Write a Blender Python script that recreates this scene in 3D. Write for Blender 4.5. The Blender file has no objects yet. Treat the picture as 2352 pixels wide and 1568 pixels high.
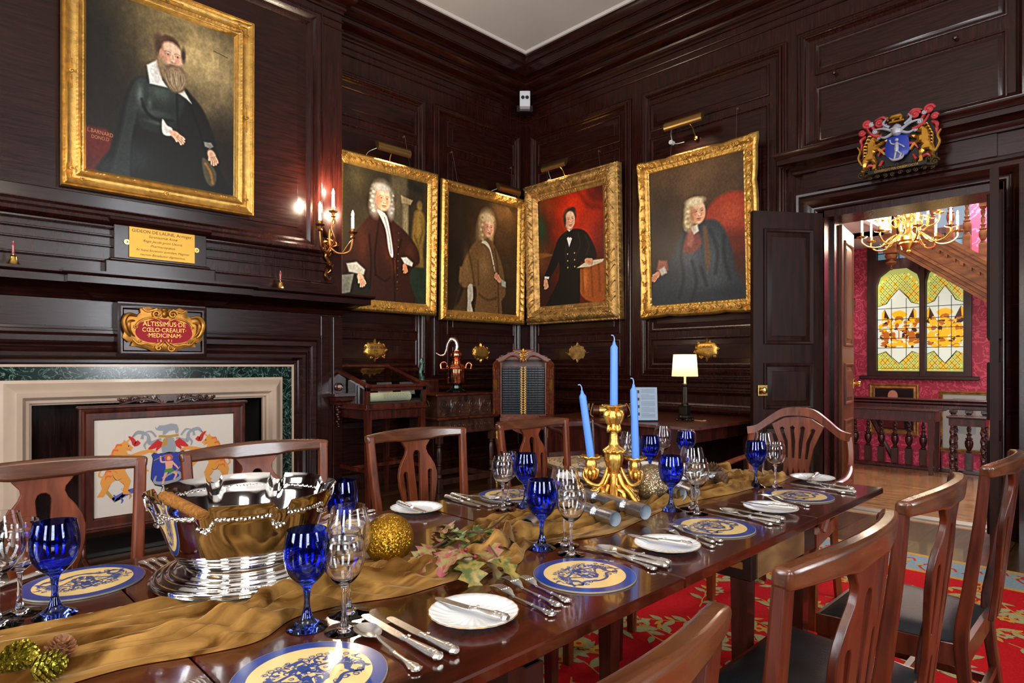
import bpy, bmesh, math, random
import numpy as np
from mathutils import Vector, Matrix, geometry
R_ = random.Random(7)
PI = math.pi
sc = bpy.context.scene
COL = sc.collection
# ------------------------------------------------------------------ camera (x: along fireplace wall, y: towards it)
FPX, HY, YAW, EYE = 1437.0, 839.0, math.radians(44.42), 1.21
FW = (math.sin(YAW), math.cos(YAW)); RT = (math.cos(YAW), -math.sin(YAW))
def _ray(px, py):
    u = (px-1176)/FPX
    return FW[0]+u*RT[0], FW[1]+u*RT[1], (HY-py)/FPX
def onZ(px, py, z):
    r = _ray(px, py); t = (z-EYE)/r[2]; return Vector((r[0]*t, r[1]*t, z))
def onY(px, py, y):
    r = _ray(px, py); t = y/r[1]; return Vector((r[0]*t, y, EYE+r[2]*t))
def onX(px, py, x):
    r = _ray(px, py); t = x/r[0]; return Vector((x, r[1]*t, EYE+r[2]*t))
cam = bpy.data.cameras.new('camera'); co = bpy.data.objects.new('camera', cam); COL.objects.link(co)
co.location = (0, 0, EYE); co.rotation_euler = (PI/2, 0, -YAW)
cam.sensor_width = 36; cam.lens = FPX/2352*36; cam.shift_y = (HY-784)/2352; cam.clip_start = .05
sc.camera = co
WA, WB, BR = 5.432, 5.55, 5.07      # fireplace wall, door wall, chimney breast face
ZC = 4.86
# ------------------------------------------------------------------ materials
def lin(c):
    if isinstance(c, str):
        c = [int(c[i:i+2], 16)/255 for i in (0, 2, 4)]
    return tuple(x/12.92 if x <= .04045 else ((x+.055)/1.055)**2.4 for x in c)
MATS = {}
def mat(name, col=(.5,.5,.5), rough=.5, metal=0, spec=.5, coat=0, trans=0, ior=1.45, emis=None, es=0, sheen=0, alpha=1, var=0, vscale=20, bump=0, bscale=60, cr=.1):
    if name in MATS: return MATS[name]
    m = bpy.data.materials.new(name); m.use_nodes = True; nt = m.node_tree; b = nt.nodes['Principled BSDF']
    c = lin(col)
    b.inputs['Base Color'].default_value = (*c, 1); b.inputs['Roughness'].default_value = rough
    b.inputs['Metallic'].default_value = metal; b.inputs['Specular IOR Level'].default_value = spec
    b.inputs['Coat Weight'].default_value = coat; b.inputs['Coat Roughness'].default_value = cr
    b.inputs['Transmission Weight'].default_value = trans; b.inputs['IOR'].default_value = ior
    b.inputs['Sheen Weight'].default_value = sheen; b.inputs['Alpha'].default_value = alpha
    if emis is not None:
        b.inputs['Emission Color'].default_value = (*lin(emis), 1); b.inputs['Emission Strength'].default_value = es
    if var or bump:
        tc = nt.nodes.new('ShaderNodeTexCoord')
        n = nt.nodes.new('ShaderNodeTexNoise'); n.inputs['Scale'].default_value = vscale; n.inputs['Detail'].default_value = 5
        nt.links.new(tc.outputs['Object'], n.inputs['Vector'])
        if var:
            r = nt.nodes.new('ShaderNodeValToRGB'); r.color_ramp.elements[0].position = .3; r.color_ramp.elements[1].position = .7
            r.color_ramp.elements[0].color = (*[x*(1-var) for x in c], 1); r.color_ramp.elements[1].color = (*[min(1, x*(1+var)) for x in c], 1)
            nt.links.new(n.outputs['Fac'], r.inputs['Fac']); nt.links.new(r.outputs['Color'], b.inputs['Base Color'])
        if bump:
            n2 = nt.nodes.new('ShaderNodeTexNoise'); n2.inputs['Scale'].default_value = bscale; n2.inputs['Detail'].default_value = 3
            nt.links.new(tc.outputs['Object'], n2.inputs['Vector'])
            bp = nt.nodes.new('ShaderNodeBump'); bp.inputs['Strength'].default_value = bump; bp.inputs['Distance'].default_value = .01
            nt.links.new(n2.outputs['Fac'], bp.inputs['Height']); nt.links.new(bp.outputs['Normal'], b.inputs['Normal'])
    MATS[name] = m; return m
def wood(name, c0, c1, rough=.28, scale=(1, 1, 12), sc_=3, coat=.3, bump=.08, spec=.5, p0=.3, p1=.72, cr=.12):
    if name in MATS: return MATS[name]
    m = bpy.data.materials.new(name); m.use_nodes = True; nt = m.node_tree; b = nt.nodes['Principled BSDF']
    tc = nt.nodes.new('ShaderNodeTexCoord'); mp = nt.nodes.new('ShaderNodeMapping'); mp.inputs['Scale'].default_value = scale
    nt.links.new(tc.outputs['Object'], mp.inputs['Vector'])
    n = nt.nodes.new('ShaderNodeTexNoise'); n.inputs['Scale'].default_value = sc_; n.inputs['Detail'].default_value = 7; n.inputs['Distortion'].default_value = .6
    nt.links.new(mp.outputs['Vector'], n.inputs['Vector'])
    r = nt.nodes.new('ShaderNodeValToRGB'); r.color_ramp.elements[0].position = p0; r.color_ramp.elements[1].position = p1
    r.color_ramp.elements[0].color = (*lin(c0), 1); r.color_ramp.elements[1].color = (*lin(c1), 1)
    nt.links.new(n.outputs['Fac'], r.inputs['Fac']); nt.links.new(r.outputs['Color'], b.inputs['Base Color'])
    mr = nt.nodes.new('ShaderNodeMapRange'); mr.inputs['To Min'].default_value = rough*.75; mr.inputs['To Max'].default_value = rough*1.3
    nt.links.new(n.outputs['Fac'], mr.inputs['Value']); nt.links.new(mr.outputs['Result'], b.inputs['Roughness'])
    b.inputs['Coat Weight'].default_value = coat; b.inputs['Coat Roughness'].default_value = cr; b.inputs['Specular IOR Level'].default_value = spec
    n2 = nt.nodes.new('ShaderNodeTexNoise'); n2.inputs['Scale'].default_value = sc_*8; n2.inputs['Detail'].default_value = 4
    nt.links.new(mp.outputs['Vector'], n2.inputs['Vector'])
    bp = nt.nodes.new('ShaderNodeBump'); bp.inputs['Strength'].default_value = bump; bp.inputs['Distance'].default_value = .004
    nt.links.new(n2.outputs['Fac'], bp.inputs['Height']); nt.links.new(bp.outputs['Normal'], b.inputs['Normal'])
    MATS[name] = m; return m
PANEL_V = wood('panel_wood_v', '120504', '340f08', scale=(16, 16, 1.2), sc_=4, rough=.25, coat=.12, spec=.32)
PANEL_H = wood('panel_wood_h', '120504', '2f0e08', scale=(1.2, 1.2, 18), sc_=4.5, rough=.24, coat=.14, spec=.32)
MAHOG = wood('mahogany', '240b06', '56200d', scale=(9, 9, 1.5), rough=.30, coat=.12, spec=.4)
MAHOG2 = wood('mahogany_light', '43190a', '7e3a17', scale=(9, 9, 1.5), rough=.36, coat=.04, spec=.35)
MAHOGD = wood('mahogany_dark', '210c08', '4a1a10', scale=(9, 9, 1.5), rough=.24, coat=.5)
TABLEW = wood('table_mahogany', '190703', '521c0c', scale=(1.0, 5, 5), sc_=2.2, rough=.15, coat=.5, bump=.04, cr=.04, spec=.45)
CREST = wood('crest_mahogany', '371a0d', '64371c', scale=(1.5, 9, 9), rough=.26, coat=.3)
OAKC = wood('carved_oak', '20100a', '4c2817', scale=(6, 6, 2), rough=.4, coat=.2, bump=.3)
FADED = wood('faded_pine', '5a3c22', '8a6238', scale=(2, 6, 6), rough=.45, coat=.1)
WALNUT = wood('burr_walnut', '3c160b', '74351a', scale=(5, 5, 4), sc_=8, rough=.3, coat=.15, spec=.4)
STAIRW = wood('stair_oak', '5a2f18', '8e5a34', scale=(3, 2, 6), rough=.5, coat=0, spec=.2)
DOORW2 = wood('hall_door_wood', '4a2412', '74401f', scale=(10, 10, 1), rough=.35, coat=.1, spec=.3)
GOLD = mat('gilt', 'cd9f52', .36, .82, var=.25, vscale=25, bump=.2, bscale=180)
GOLDD = mat('gilt_worn', 'b58c50', .42, .75, var=.45, vscale=18, bump=.4, bscale=140)
ORMOLU = mat('ormolu', 'd6a552', .33, .95, var=.22, vscale=60, bump=.22, bscale=110)
BRASS = mat('brass', 'd8b060', .22, 1, var=.1)
BRASSP = mat('brass_plate', 'c8963f', .42, .8, var=.08, vscale=6)
SILVER = mat('silver', 'e8e6e2', .07, 1)
SILVC = mat('cutlery_silver', 'e2ddd4', .26, .9, bump=.05, bscale=200)
COPPER = mat('copper', 'e08a62', .12, 1, var=.08)
TIN = mat('tinned_metal', 'c8c0b4', .2, 1)
BLACKL = mat('black_lacquer', '0a0a0b', .2, coat=.5)
BLACK = mat('matt_black', '0b0a0a', .6)
WHITE = mat('white_plastic', 'c8ccd2', .45)
CLEAR = mat('clear_glass', (1, 1, 1), 0, trans=1, ior=1.45)
BLUEG = mat('cobalt_glass', (.30, .43, 1.0), 0, trans=1, ior=1.45)
def thin_pane():
    m = bpy.data.materials.new('thin_pane'); m.use_nodes = True; nt = m.node_tree; nt.nodes.clear()
    o = nt.nodes.new('ShaderNodeOutputMaterial'); mx = nt.nodes.new('ShaderNodeMixShader'); t = nt.nodes.new('ShaderNodeBsdfTransparent'); g = nt.nodes.new('ShaderNodeBsdfGlossy'); f = nt.nodes.new('ShaderNodeFresnel')
    f.inputs['IOR'].default_value = 1.45; g.inputs['Roughness'].default_value = .02; t.inputs['Color'].default_value = (.93, .95, .95, 1)
    nt.links.new(f.outputs[0], mx.inputs[0]); nt.links.new(t.outputs[0], mx.inputs[1]); nt.links.new(g.outputs[0], mx.inputs[2]); nt.links.new(mx.outputs[0], o.inputs[0]); return m
PANEG = thin_pane()
CHINA = mat('china', 'eceef0', .12, coat=.5)
BLUECANDLE = mat('blue_wax', '4f80cf', .38, spec=.5)
VELVET = CG_ = None
def colattr_mat(name, rough=.35, coat=.3, bump=.15, bs=90, spec=.5, emis=0):
    if name in MATS: return MATS[name]
    m = bpy.data.materials.new(name); m.use_nodes = True; nt = m.node_tree; b = nt.nodes['Principled BSDF']
    a = nt.nodes.new('ShaderNodeVertexColor'); a.layer_name = 'paint'
    nt.links.new(a.outputs['Color'], b.inputs['Base Color']); b.inputs['Roughness'].default_value = rough
    b.inputs['Coat Weight'].default_value = coat; b.inputs['Coat Roughness'].default_value = .25; b.inputs['Specular IOR Level'].default_value = spec
    if emis:
        nt.links.new(a.outputs['Color'], b.inputs['Emission Color']); b.inputs['Emission Strength'].default_value = emis
    tc = nt.nodes.new('ShaderNodeTexCoord'); n2 = nt.nodes.new('ShaderNodeTexNoise'); n2.inputs['Scale'].default_value = bs; n2.inputs['Detail'].default_value = 4
    nt.links.new(tc.outputs['Object'], n2.inputs['Vector'])
    bp = nt.nodes.new('ShaderNodeBump'); bp.inputs['Strength'].default_value = bump; bp.inputs['Distance'].default_value = .004
    nt.links.new(n2.outputs['Fac'], bp.inputs['Height']); nt.links.new(bp.outputs['Normal'], b.inputs['Normal'])
    MATS[name] = m; return m
# ------------------------------------------------------------------ mesh builder
def catmull(pts, n=6, closed=False):
    P = [Vector(p) for p in pts]; out = []
    L = len(P); rng = L if closed else L-1
    for i in range(rng):
        p0 = P[(i-1) % L] if closed or i > 0 else P[0]; p1 = P[i % L]; p2 = P[(i+1) % L]
        p3 = P[(i+2) % L] if closed or i+2 < L else P[-1]
        for k in range(n):
            t = k/n
            out.append(.5*((2*p1)+(p2-p0)*t+(2*p0-5*p1+4*p2-p3)*t*t+(3*p1-p0-3*p2+p3)*t**3))
    if not closed: out.append(P[-1])
    return out
class MB:
    def __init__(s, T=None): s.v = []; s.f = []; s.mi = []; s.T = T; s.cur = 0
    def add(s, vs, fs):
        o = len(s.v)
        if s.T is not None: vs = [s.T(Vector(v)) if callable(s.T) else s.T @ Vector(v) for v in vs]
        s.v += [tuple(v) for v in vs]; s.f += [tuple(i+o for i in f) for f in fs]; s.mi += [s.cur]*len(fs); return s
    def box(s, x0, y0, z0, x1, y1, z1, b=0):
        if b:
            b = min(b, abs(x1-x0)*.45, abs(y1-y0)*.45, abs(z1-z0)*.45)
            vs = []; 
            for z, k in ((z0, b), (z0+b, 0), (z1-b, 0), (z1, b)):
                for (x, y) in ((x0+k, y0+k+ (0 if k else b)), (x0+k+(0 if k else b), y0+k), (x1-k-(0 if k else b), y0+k), (x1-k, y0+k+(0 if k else b)),
                               (x1-k, y1-k-(0 if k else b)), (x1-k-(0 if k else b), y1-k), (x0+k+(0 if k else b), y1-k), (x0+k, y1-k-(0 if k else b))):
                    vs.append((x, y, z))
            fs = [tuple(reversed(range(8))), tuple(range(24, 32))]
            for l in range(3):
                for i in range(8): fs.append((l*8+i, l*8+(i+1) % 8, l*8+8+(i+1) % 8, l*8+8+i))
            return s.add(vs, fs)
        vs = [(x, y, z) for z in (z0, z1) for (x, y) in ((x0, y0), (x1, y0), (x1, y1), (x0, y1))]
        return s.add(vs, [(3, 2, 1, 0), (4, 5, 6, 7), (0, 1, 5, 4), (1, 2, 6, 5), (2, 3, 7, 6), (3, 0, 4, 7)])
    def lathe(s, prof, c=(0, 0, 0), n=24, fn=None, axis=None, cap=True):
        """prof: (r,z) list; fn(r,z,ang)->(r,z)"""
        vs = []; m = len(prof)
        Q = Matrix.Identity(3)
        if axis is not None: Q = Vector((0, 0, 1)).rotation_difference(Vector(axis)).to_matrix()
        for (r, z) in prof:
            for k in range(n):
                a = 2*PI*k/n; rr, zz = (fn(r, z, a) if fn else (r, z))
                p = Q @ Vector((rr*math.cos(a), rr*math.sin(a), zz)); vs.append((p.x+c[0], p.y+c[1], p.z+c[2]))
        fs = []
        for i in range(m-1):
            for k in range(n): fs.append((i*n+k, i*n+(k+1) % n, (i+1)*n+(k+1) % n, (i+1)*n+k))
        if cap and prof[0][0] > 1e-6: fs.append(tuple(reversed(range(n))))
        if cap and prof[-1][0] > 1e-6: fs.append(tuple(range((m-1)*n, m*n)))
        return s.add(vs, fs)
    def tube(s, pts, r, n=8, cap=True, flat=1.0, twist=0):
        P = [Vector(p) for p in pts]; m = len(P)
        rr = r if isinstance(r, (list, tuple)) else [r]*m
        if len(rr) != m: rr = [rr[0]+(rr[-1]-rr[0])*i/(m-1) for i in range(m)] if len(rr) == 2 else [np.interp(i/(m-1), np.linspace(0, 1, len(rr)), rr) for i in range(m)]
        vs = []; up = None
        for i in range(m):
            t = (P[min(i+1, m-1)]-P[max(i-1, 0)])
            if t.length < 1e-9: t = Vector((0, 0, 1))
            t.normalize()
            if up is None:
                up = Vector((0, 0, 1)) if abs(t.z) < .9 else Vector((1, 0, 0))
            x = t.cross(up)
            if x.length < 1e-6: x = t.orthogonal()
            x.normalize(); y = x.cross(t).normalized(); up = y
            for k in range(n):
                a = 2*PI*k/n+twist*i
                vs.append(P[i]+x*math.cos(a)*rr[i]+y*math.sin(a)*rr[i]*flat)
        fs = [(i*n+k, i*n+(k+1) % n, (i+1)*n+(k+1) % n, (i+1)*n+k) for i in range(m-1) for k in range(n)]
        if cap: fs += [tuple(reversed(range(n))), tuple(range((m-1)*n, m*n))]
        return s.add(vs, fs)
    def sphere(s, c, r, n=12, m=8, sx=1, sy=1, sz=1):
        prof = [(max(1e-4, math.sin(PI*i/m)), -math.cos(PI*i/m)) for i in range(m+1)]
        vs = []; 
        for (a_, z) in prof:
            for k in range(n): vs.append((c[0]+r*sx*a_*math.cos(2*PI*k/n), c[1]+r*sy*a_*math.sin(2*PI*k/n), c[2]+r*sz*z))
        fs = [(i*n+k, i*n+(k+1) % n, (i+1)*n+(k+1) % n, (i+1)*n+k) for i in range(m) for k in range(n)]
        return s.add(vs, fs)
    def prism(s, outer, holes=(), z0=0, z1=.01, grid=0, fn=None, bev=0, dome=0):
        """2-D outline with holes, extruded between z0 and z1; fn(x,y,z) bends it; dome swells the front"""
        pts = []; edges = []
        for loop in [outer]+list(holes):
            o = len(pts); n = len(loop); pts += [Vector((p[0], p[1])) for p in loop]
            edges += [(o+i, o+(i+1) % n) for i in range(n)]
        nb = len(pts)
        if grid:
            xs = [p[0] for p in outer]; ys = [p[1] for p in outer]
            x = min(xs)+grid*.5
            while x < max(xs):
                y = min(ys)+grid*.5
                while y < max(ys):
                    q = Vector((x, y)); ok = True
                    for i, j in edges:
                        a, b = pts[i], pts[j]; ab = b-a; t = max(0, min(1, (q-a).dot(ab)/max(1e-12, ab.length_squared)))
                        if (a+ab*t-q).length < grid*.35: ok = False; break
                    if ok: pts.append(q)
                    y += grid
                x += grid
        vo, eo, fo, ov, oe, of = geometry.delaunay_2d_cdt(pts, edges, [], 0, 1e-7)
        def inside(p, loop):
            c = False; n = len(loop)
            for i in range(n):
                a = loop[i]; b = loop[(i+1) % n]
                if (a[1] > p[1]) != (b[1] > p[1]) and p[0] < (b[0]-a[0])*(p[1]-a[1])/(b[1]-a[1])+a[0]: c = not c
            return c
        tri = []
        for f in fo:
            cx = sum(vo[i][0] for i in f)/len(f); cy = sum(vo[i][1] for i in f)/len(f)
            if inside((cx, cy), outer) and not any(inside((cx, cy), h) for h in holes):
                f = list(f); a, b, c = vo[f[0]], vo[f[1]], vo[f[2]]
                if (b[0]-a[0])*(c[1]-a[1])-(b[1]-a[1])*(c[0]-a[0]) < 0: f.reverse()
                tri.append(f)
        cnt = {}
        for f in tri:
            for i in range(len(f)): cnt[(f[i], f[(i+1) % len(f)])] = 1
        bd = [(a, b) for (a, b) in cnt if (b, a) not in cnt]
        bset = {a for e in bd for a in e}
        N = len(vo); vs = []
        for k, z in enumerate((z0, z1)):
            for i, p in enumerate(vo):
                zz = z
                if dome and k == 1 and i not in bset: zz = z+dome
                q = (p[0], p[1], zz)
                vs.append(fn(*q) if fn else q)
        fs = [tuple(N+i for i in f) for f in tri]+[tuple(reversed(f)) for f in tri]
        fs += [(a, b, N+b, N+a) for a, b in bd]
        return s.add(vs, fs)
    def ring(s, u0, v0, u1, v1, prof, n=1, relief=None):
        """mitred rectangular moulding in the xy plane, height along z; prof: (inset, height)"""
        vs = []; per = []
        for side in range(4):
            for k in range(n): per.append((side, k/n))
        for j, (d, h) in enumerate(prof):
            for (side, t) in per:
                dd, hh = d, h
                if relief:
                    a, b = relief(side, t, j, d); dd += a; hh += b
                U0, V0, U1, V1 = u0+d, v0+d, u1-d, v1-d
                if side == 0: p = [U0+(U1-U0)*t, V0]; nn = (0, 1)
                elif side == 1: p = [U1, V0+(V1-V0)*t]; nn = (-1, 0)
                elif side == 2: p = [U1-(U1-U0)*t, V1]; nn = (0, -1)
                else: p = [U0, V1-(V1-V0)*t]; nn = (1, 0)
                if t == 0 and n > 1:
                    nn = {0: (1, 1), 1: (-1, 1), 2: (-1, -1), 3: (1, -1)}[side]
                vs.append((p[0]+nn[0]*(dd-d), p[1]+nn[1]*(dd-d), hh))
        L = len(per); fs = []
        for j in range(len(prof)-1):
            for k in range(L): fs.append((j*L+k, j*L+(k+1) % L, (j+1)*L+(k+1) % L, (j+1)*L+k))
        return s.add(vs, fs)
    def sweep(s, path, prof, closed=False):
        """prof (out, z) carried along a plan path; out is to the right of travel"""
        P = [Vector((p[0], p[1])) for p in path]; n = len(P); rows = []
        for i in range(n):
            def nrm(a, b):
                d = (b-a).normalized(); return Vector((d.y, -d.x))
            if closed or 0 < i < n-1:
                n1 = nrm(P[(i-1) % n], P[i]); n2 = nrm(P[i], P[(i+1) % n]); m = (n1+n2)
                m = m/max(1e-6, m.length_squared)*2; 
            elif i == 0: m = nrm(P[0], P[1])
            else: m = nrm(P[-2], P[-1])
            rows.append([(P[i].x+m.x*o, P[i].y+m.y*o, z) for (o, z) in prof])
        k = len(prof); vs = [v for r in rows for v in r]; fs = []
        for i in range(n if closed else n-1):
            for j in range(k-1):
                a = i*k+j; b = ((i+1) % n)*k+j
                fs.append((a, a+1, b+1, b))
        if not closed: fs += [tuple(range(k)), tuple(reversed(range((n-1)*k, n*k)))]
        return s.add(vs, fs)
    def poly(s, pts, z=0, up=True):
        t = geometry.tessellate_polygon([[Vector((p[0], p[1], 0)) for p in pts]])
        fs = []
        for f in t:
            a, b, c = [pts[i] for i in f]
            cr = (b[0]-a[0])*(c[1]-a[1])-(b[1]-a[1])*(c[0]-a[0])
            fs.append(tuple(f) if (cr > 0) == up else tuple(reversed(f)))
        return s.add([(p[0], p[1], z) for p in pts], fs)
    def ribbon(s, pts, w, z=0):
        P = [Vector((p[0], p[1])) for p in pts]; n = len(P); vs = []
        ww = w if isinstance(w, (list, tuple)) else [w, w]
        for i in range(n):
            d = (P[min(i+1, n-1)]-P[max(i-1, 0)]);
            if d.length < 1e-9: d = Vector((1, 0))
            d.normalize(); q = Vector((-d.y, d.x))*float(np.interp(i/(n-1), np.linspace(0, 1, len(ww)), ww))*.5
            vs += [(P[i].x+q.x, P[i].y+q.y, z), (P[i].x-q.x, P[i].y-q.y, z)]
        return s.add(vs, [(2*i, 2*i+1, 2*i+3, 2*i+2) for i in range(n-1)])
    def disc(s, cx, cy, rx, ry, z=0, n=32):
        return s.poly([(cx+rx*math.cos(2*PI*k/n), cy+ry*math.sin(2*PI*k/n)) for k in range(n)], z)
    def mesh(s, name, mats, smooth=True, ang=35):
        me = bpy.data.meshes.new(name); me.from_pydata(s.v, [], s.f)
        for m in (mats if isinstance(mats, (list, tuple)) else [mats]): me.materials.append(m)
        if len(me.polygons) == len(s.mi) and max(s.mi, default=0) > 0: me.polygons.foreach_set('material_index', s.mi)
        me.validate()
        if smooth:
            me.polygons.foreach_set('use_smooth', [True]*len(me.polygons)); me.set_sharp_from_angle(angle=math.radians(ang))
        me.update(); return me
def BAS(o, u, v, n):
    """matrix taking local x,y,z to the world directions u,v,n at o"""
    u, v, n = Vector(u), Vector(v), Vector(n)
    m = Matrix(((u.x, v.x, n.x, o[0]), (u.y, v.y, n.y, o[1]), (u.z, v.z, n.z, o[2]), (0, 0, 0, 1))); return m
def onA(x=0, z=0, y=WA, tilt=0):       # plane facing the room from the fireplace wall
    return BAS((x, y, z), (1, 0, 0), (0, -math.sin(tilt), math.cos(tilt)), (0, -math.cos(tilt), -math.sin(tilt)))
def onB(y=0, z=0, x=WB, tilt=0):       # plane facing the room from the door wall
    return BAS((x, y, z), (0, -1, 0), (-math.sin(tilt), 0, math.cos(tilt)), (-math.cos(tilt), 0, -math.sin(tilt)))
def bevel(o, w, seg=2):
    b = o.modifiers.new('rounded', 'BEVEL'); b.width = w; b.segments = seg; b.limit_method = 'ANGLE'; b.angle_limit = math.radians(50); return o
def tag(o, label=None, cat=None, group=None, kind=None):
    if label: o['label'] = label
    if cat: o['category'] = cat
    if group: o['group'] = group
    if kind: o['kind'] = kind
    return o
def thing(name, label, cat, loc=(0, 0, 0), rz=0, group=None):
    o = bpy.data.objects.new(name, None); COL.objects.link(o); o.location = loc; o.rotation_euler = (0, 0, rz)
    o.empty_display_size = .05
    return tag(o, label, cat, group)
def part(name, mb, mats, parent=None, label=None, world=False, smooth=True, ang=35):
    if mats is ORMOLU or mats is CG_: ang = 75
    """one mesh object; world=True: mb holds world coordinates and parent is an unrotated Empty"""
    if world and parent is not None:
        L = parent.location.copy(); q = parent.parent
        while q is not None: L += q.location; q = q.parent
        mb.v = [(v[0]-L.x, v[1]-L.y, v[2]-L.z) for v in mb.v]
    o = bpy.data.objects.new(name, mb.mesh(name, mats, smooth, ang)); COL.objects.link(o)
    if parent is not None: o.parent = parent
    if label: o['label'] = label
    return o
def single(name, mb, mats, label, cat, group=None, loc=None, rz=0, smooth=True, ang=35):
    """a thing that is one mesh, its origin at loc (mb in world coordinates when rz == 0)"""
    if loc is not None: mb.v = [(v[0]-loc[0], v[1]-loc[1], v[2]-loc[2]) for v in mb.v]
    o = part(name, mb, mats, smooth=smooth, ang=ang)
    if loc is not None: o.location = loc
    o.rotation_euler = (0, 0, rz)
    return tag(o, label, cat, group)
def struct(name, mb, mats, smooth=True, ang=35):
    return tag(part(name, mb, mats, smooth=smooth, ang=ang), kind='structure')
def dup(root, loc, rz=None, label=None, group=None, scale=None):
    r = root.copy(); COL.objects.link(r); r.location = loc
    if rz is not None: r.rotation_euler = (r.rotation_euler[0], r.rotation_euler[1], rz)
    if label: r['label'] = label
    if group: r['group'] = group
    if scale: r.scale = (scale,)*3
    for ch in list(root.children):
        c = ch.copy(); COL.objects.link(c); c.parent = r
        for g in list(ch.children):
            d = g.copy(); COL.objects.link(d); d.parent = c
    return r
def text_mb(mb, s, size, mtx, extrude=.0008, shear=0, align='CENTER', squash=1):
    cu = bpy.data.curves.new('t', 'FONT'); cu.body = s; cu.size = size; cu.extrude = extrude; cu.align_x = align; cu.align_y = 'CENTER'; cu.shear = shear
    cu.resolution_u = 3
    ob = bpy.data.objects.new('t', cu); COL.objects.link(ob)
    me = bpy.data.meshes.new_from_object(ob)
    S = Matrix.Diagonal((squash, 1, 1, 1))
    mb.add([mtx @ (S @ v.co) for v in me.vertices], [tuple(p.vertices) for p in me.polygons])
    bpy.data.objects.remove(ob); bpy.data.curves.remove(cu); bpy.data.meshes.remove(me)
    return mb
WIN_W0=0; ROOM_W=25; EXPO=1.1
# ------------------------------------------------------------------ room shell
def floor_mat():
    m = bpy.data.materials.new('floor_boards'); m.use_nodes = True; nt = m.node_tree; b = nt.nodes['Principled BSDF']
    tc = nt.nodes.new('ShaderNodeTexCoord'); mp = nt.nodes.new('ShaderNodeMapping'); mp.inputs['Rotation'].default_value = (0, 0, .0)
    nt.links.new(tc.outputs['Object'], mp.inputs['Vector'])
    br = nt.nodes.new('ShaderNodeTexBrick'); br.inputs['Scale'].default_value = 1; br.inputs['Brick Width'].default_value = 1.6; br.inputs['Row Height'].default_value = .16
    br.inputs['Mortar Size'].default_value = .003; br.inputs['Color1'].default_value = (*lin('3a2415'), 1); br.inputs['Color2'].default_value = (*lin('55381f'), 1); br.inputs['Mortar'].default_value = (*lin('120a06'), 1)
    nt.links.new(mp.outputs['Vector'], br.inputs['Vector'])
    n = nt.nodes.new('ShaderNodeTexNoise'); n.inputs['Scale'].default_value = 5; n.inputs['Detail'].default_value = 6
    mp2 = nt.nodes.new('ShaderNodeMapping'); mp2.inputs['Scale'].default_value = (1, 9, 1); nt.links.new(tc.outputs['Object'], mp2.inputs['Vector']); nt.links.new(mp2.outputs['Vector'], n.inputs['Vector'])
    mx = nt.nodes.new('ShaderNodeMix'); mx.data_type = 'RGBA'; mx.blend_type = 'MULTIPLY'; mx.inputs['Factor'].default_value = .8
    r = nt.nodes.new('ShaderNodeValToRGB'); r.color_ramp.elements[0].color = (.35, .33, .3, 1); r.color_ramp.elements[1].color = (1.3, 1.25, 1.1, 1); r.color_ramp.elements[0].position = .3; r.color_ramp.elements[1].position = .7
    nt.links.new(n.outputs['Fac'], r.inputs['Fac']); nt.links.new(br.outputs['Color'], mx.inputs['A']); nt.links.new(r.outputs['Color'], mx.inputs['B'])
    nt.links.new(mx.outputs['Result'], b.inputs['Base Color']); b.inputs['Roughness'].default_value = .28; b.inputs['Coat Weight'].default_value = .3
    return m
FLM = floor_mat()
HFL = wood('hall_parquet', '6a4426', 'a5764a', scale=(9, 1.3, 1), sc_=2.5, rough=.22, coat=.5)
struct('floor', MB().box(-3.9, -3.6, -.12, 5.62, 5.7, 0), FLM)
# wall material: fine vertical and horizontal grain share one mesh with two slots
def panel_ring(mb, u0, z0, u1, z1, kind='big'):
    """bolection moulding with stepped fillets"""
    if kind == 'big':
        prof = [(0, 0), (0, .018), (.006, .022), (.014, .02), (.018, .028), (.028, .031), (.036, .026), (.04, .038), (.056, .044), (.068, .034), (.074, .016), (.084, .014), (.09, .006), (.096, 0)]
    elif kind == 'mid':
        prof = [(0, 0), (0, .01), (.006, .013), (.014, .012), (.02, .004), (.03, .001)]
    elif kind == 'huge':
        prof = [(0, 0), (0, .03), (.01, .035), (.02, .035), (.026, .055), (.045, .075), (.07, .07), (.085, .05), (.095, .03), (.115, .028), (.13, .012), (.14, 0)]
    mb.ring(u0, z0, u1, z1, prof)
def fielded(mb, u0, z0, u1, z1, d=.012, w=.05):
    """raised flat field inside a moulding"""
    mb.cur = 1
    mb.ring(u0, z0, u1, z1, [(0, .001), (w, d-.004), (w+.003, d)])
    a = w+.003
    mb.add([(u0+a, z0+a, d), (u1-a, z0+a, d), (u1-a, z1-a, d), (u0+a, z1-a, d)], [(0, 1, 2, 3)]); mb.cur = 0
def flat_in(mb, u0, z0, u1, z1, d):
    mb.add([(u0, z0, d), (u1, z0, d), (u1, z1, d), (u0, z1, d)], [(0, 1, 2, 3)])
def bay(mb, u0, u1, iu0, iu1, low=True):
    panel_ring(mb, u0, 1.10, u1, 4.04)
    for (a, b) in ((3.62, 3.905), (1.555, 3.548), (1.20, 1.49)):
        panel_ring(mb, iu0, a, iu1, b, 'mid'); fielded(mb, iu0+.03, a+.03, iu1-.03, b-.03, w=.045)
H_RAILS = [[(0, 1.035), (.02, 1.04), (.03, 1.055), (.022, 1.07), (.012, 1.075), (0, 1.08)],
           [(0, .925), (.03, .93), (.04, .945), (.055, .955), (.055, .968), (.03, .975), (.022, .99), (.008, 1.0), (0, 1.003)],
           [(0, .715), (.015, .72), (.02, .74), (.03, .75), (.045, .765), (.05, .785), (.03, .80), (.024, .815), (.034, .825), (.03, .84), (0, .845)],
           [(0, 0), (.03, 0), (.03, .14), (.022, .155), (.028, .165), (.012, .19), (0, .195)]]
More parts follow.
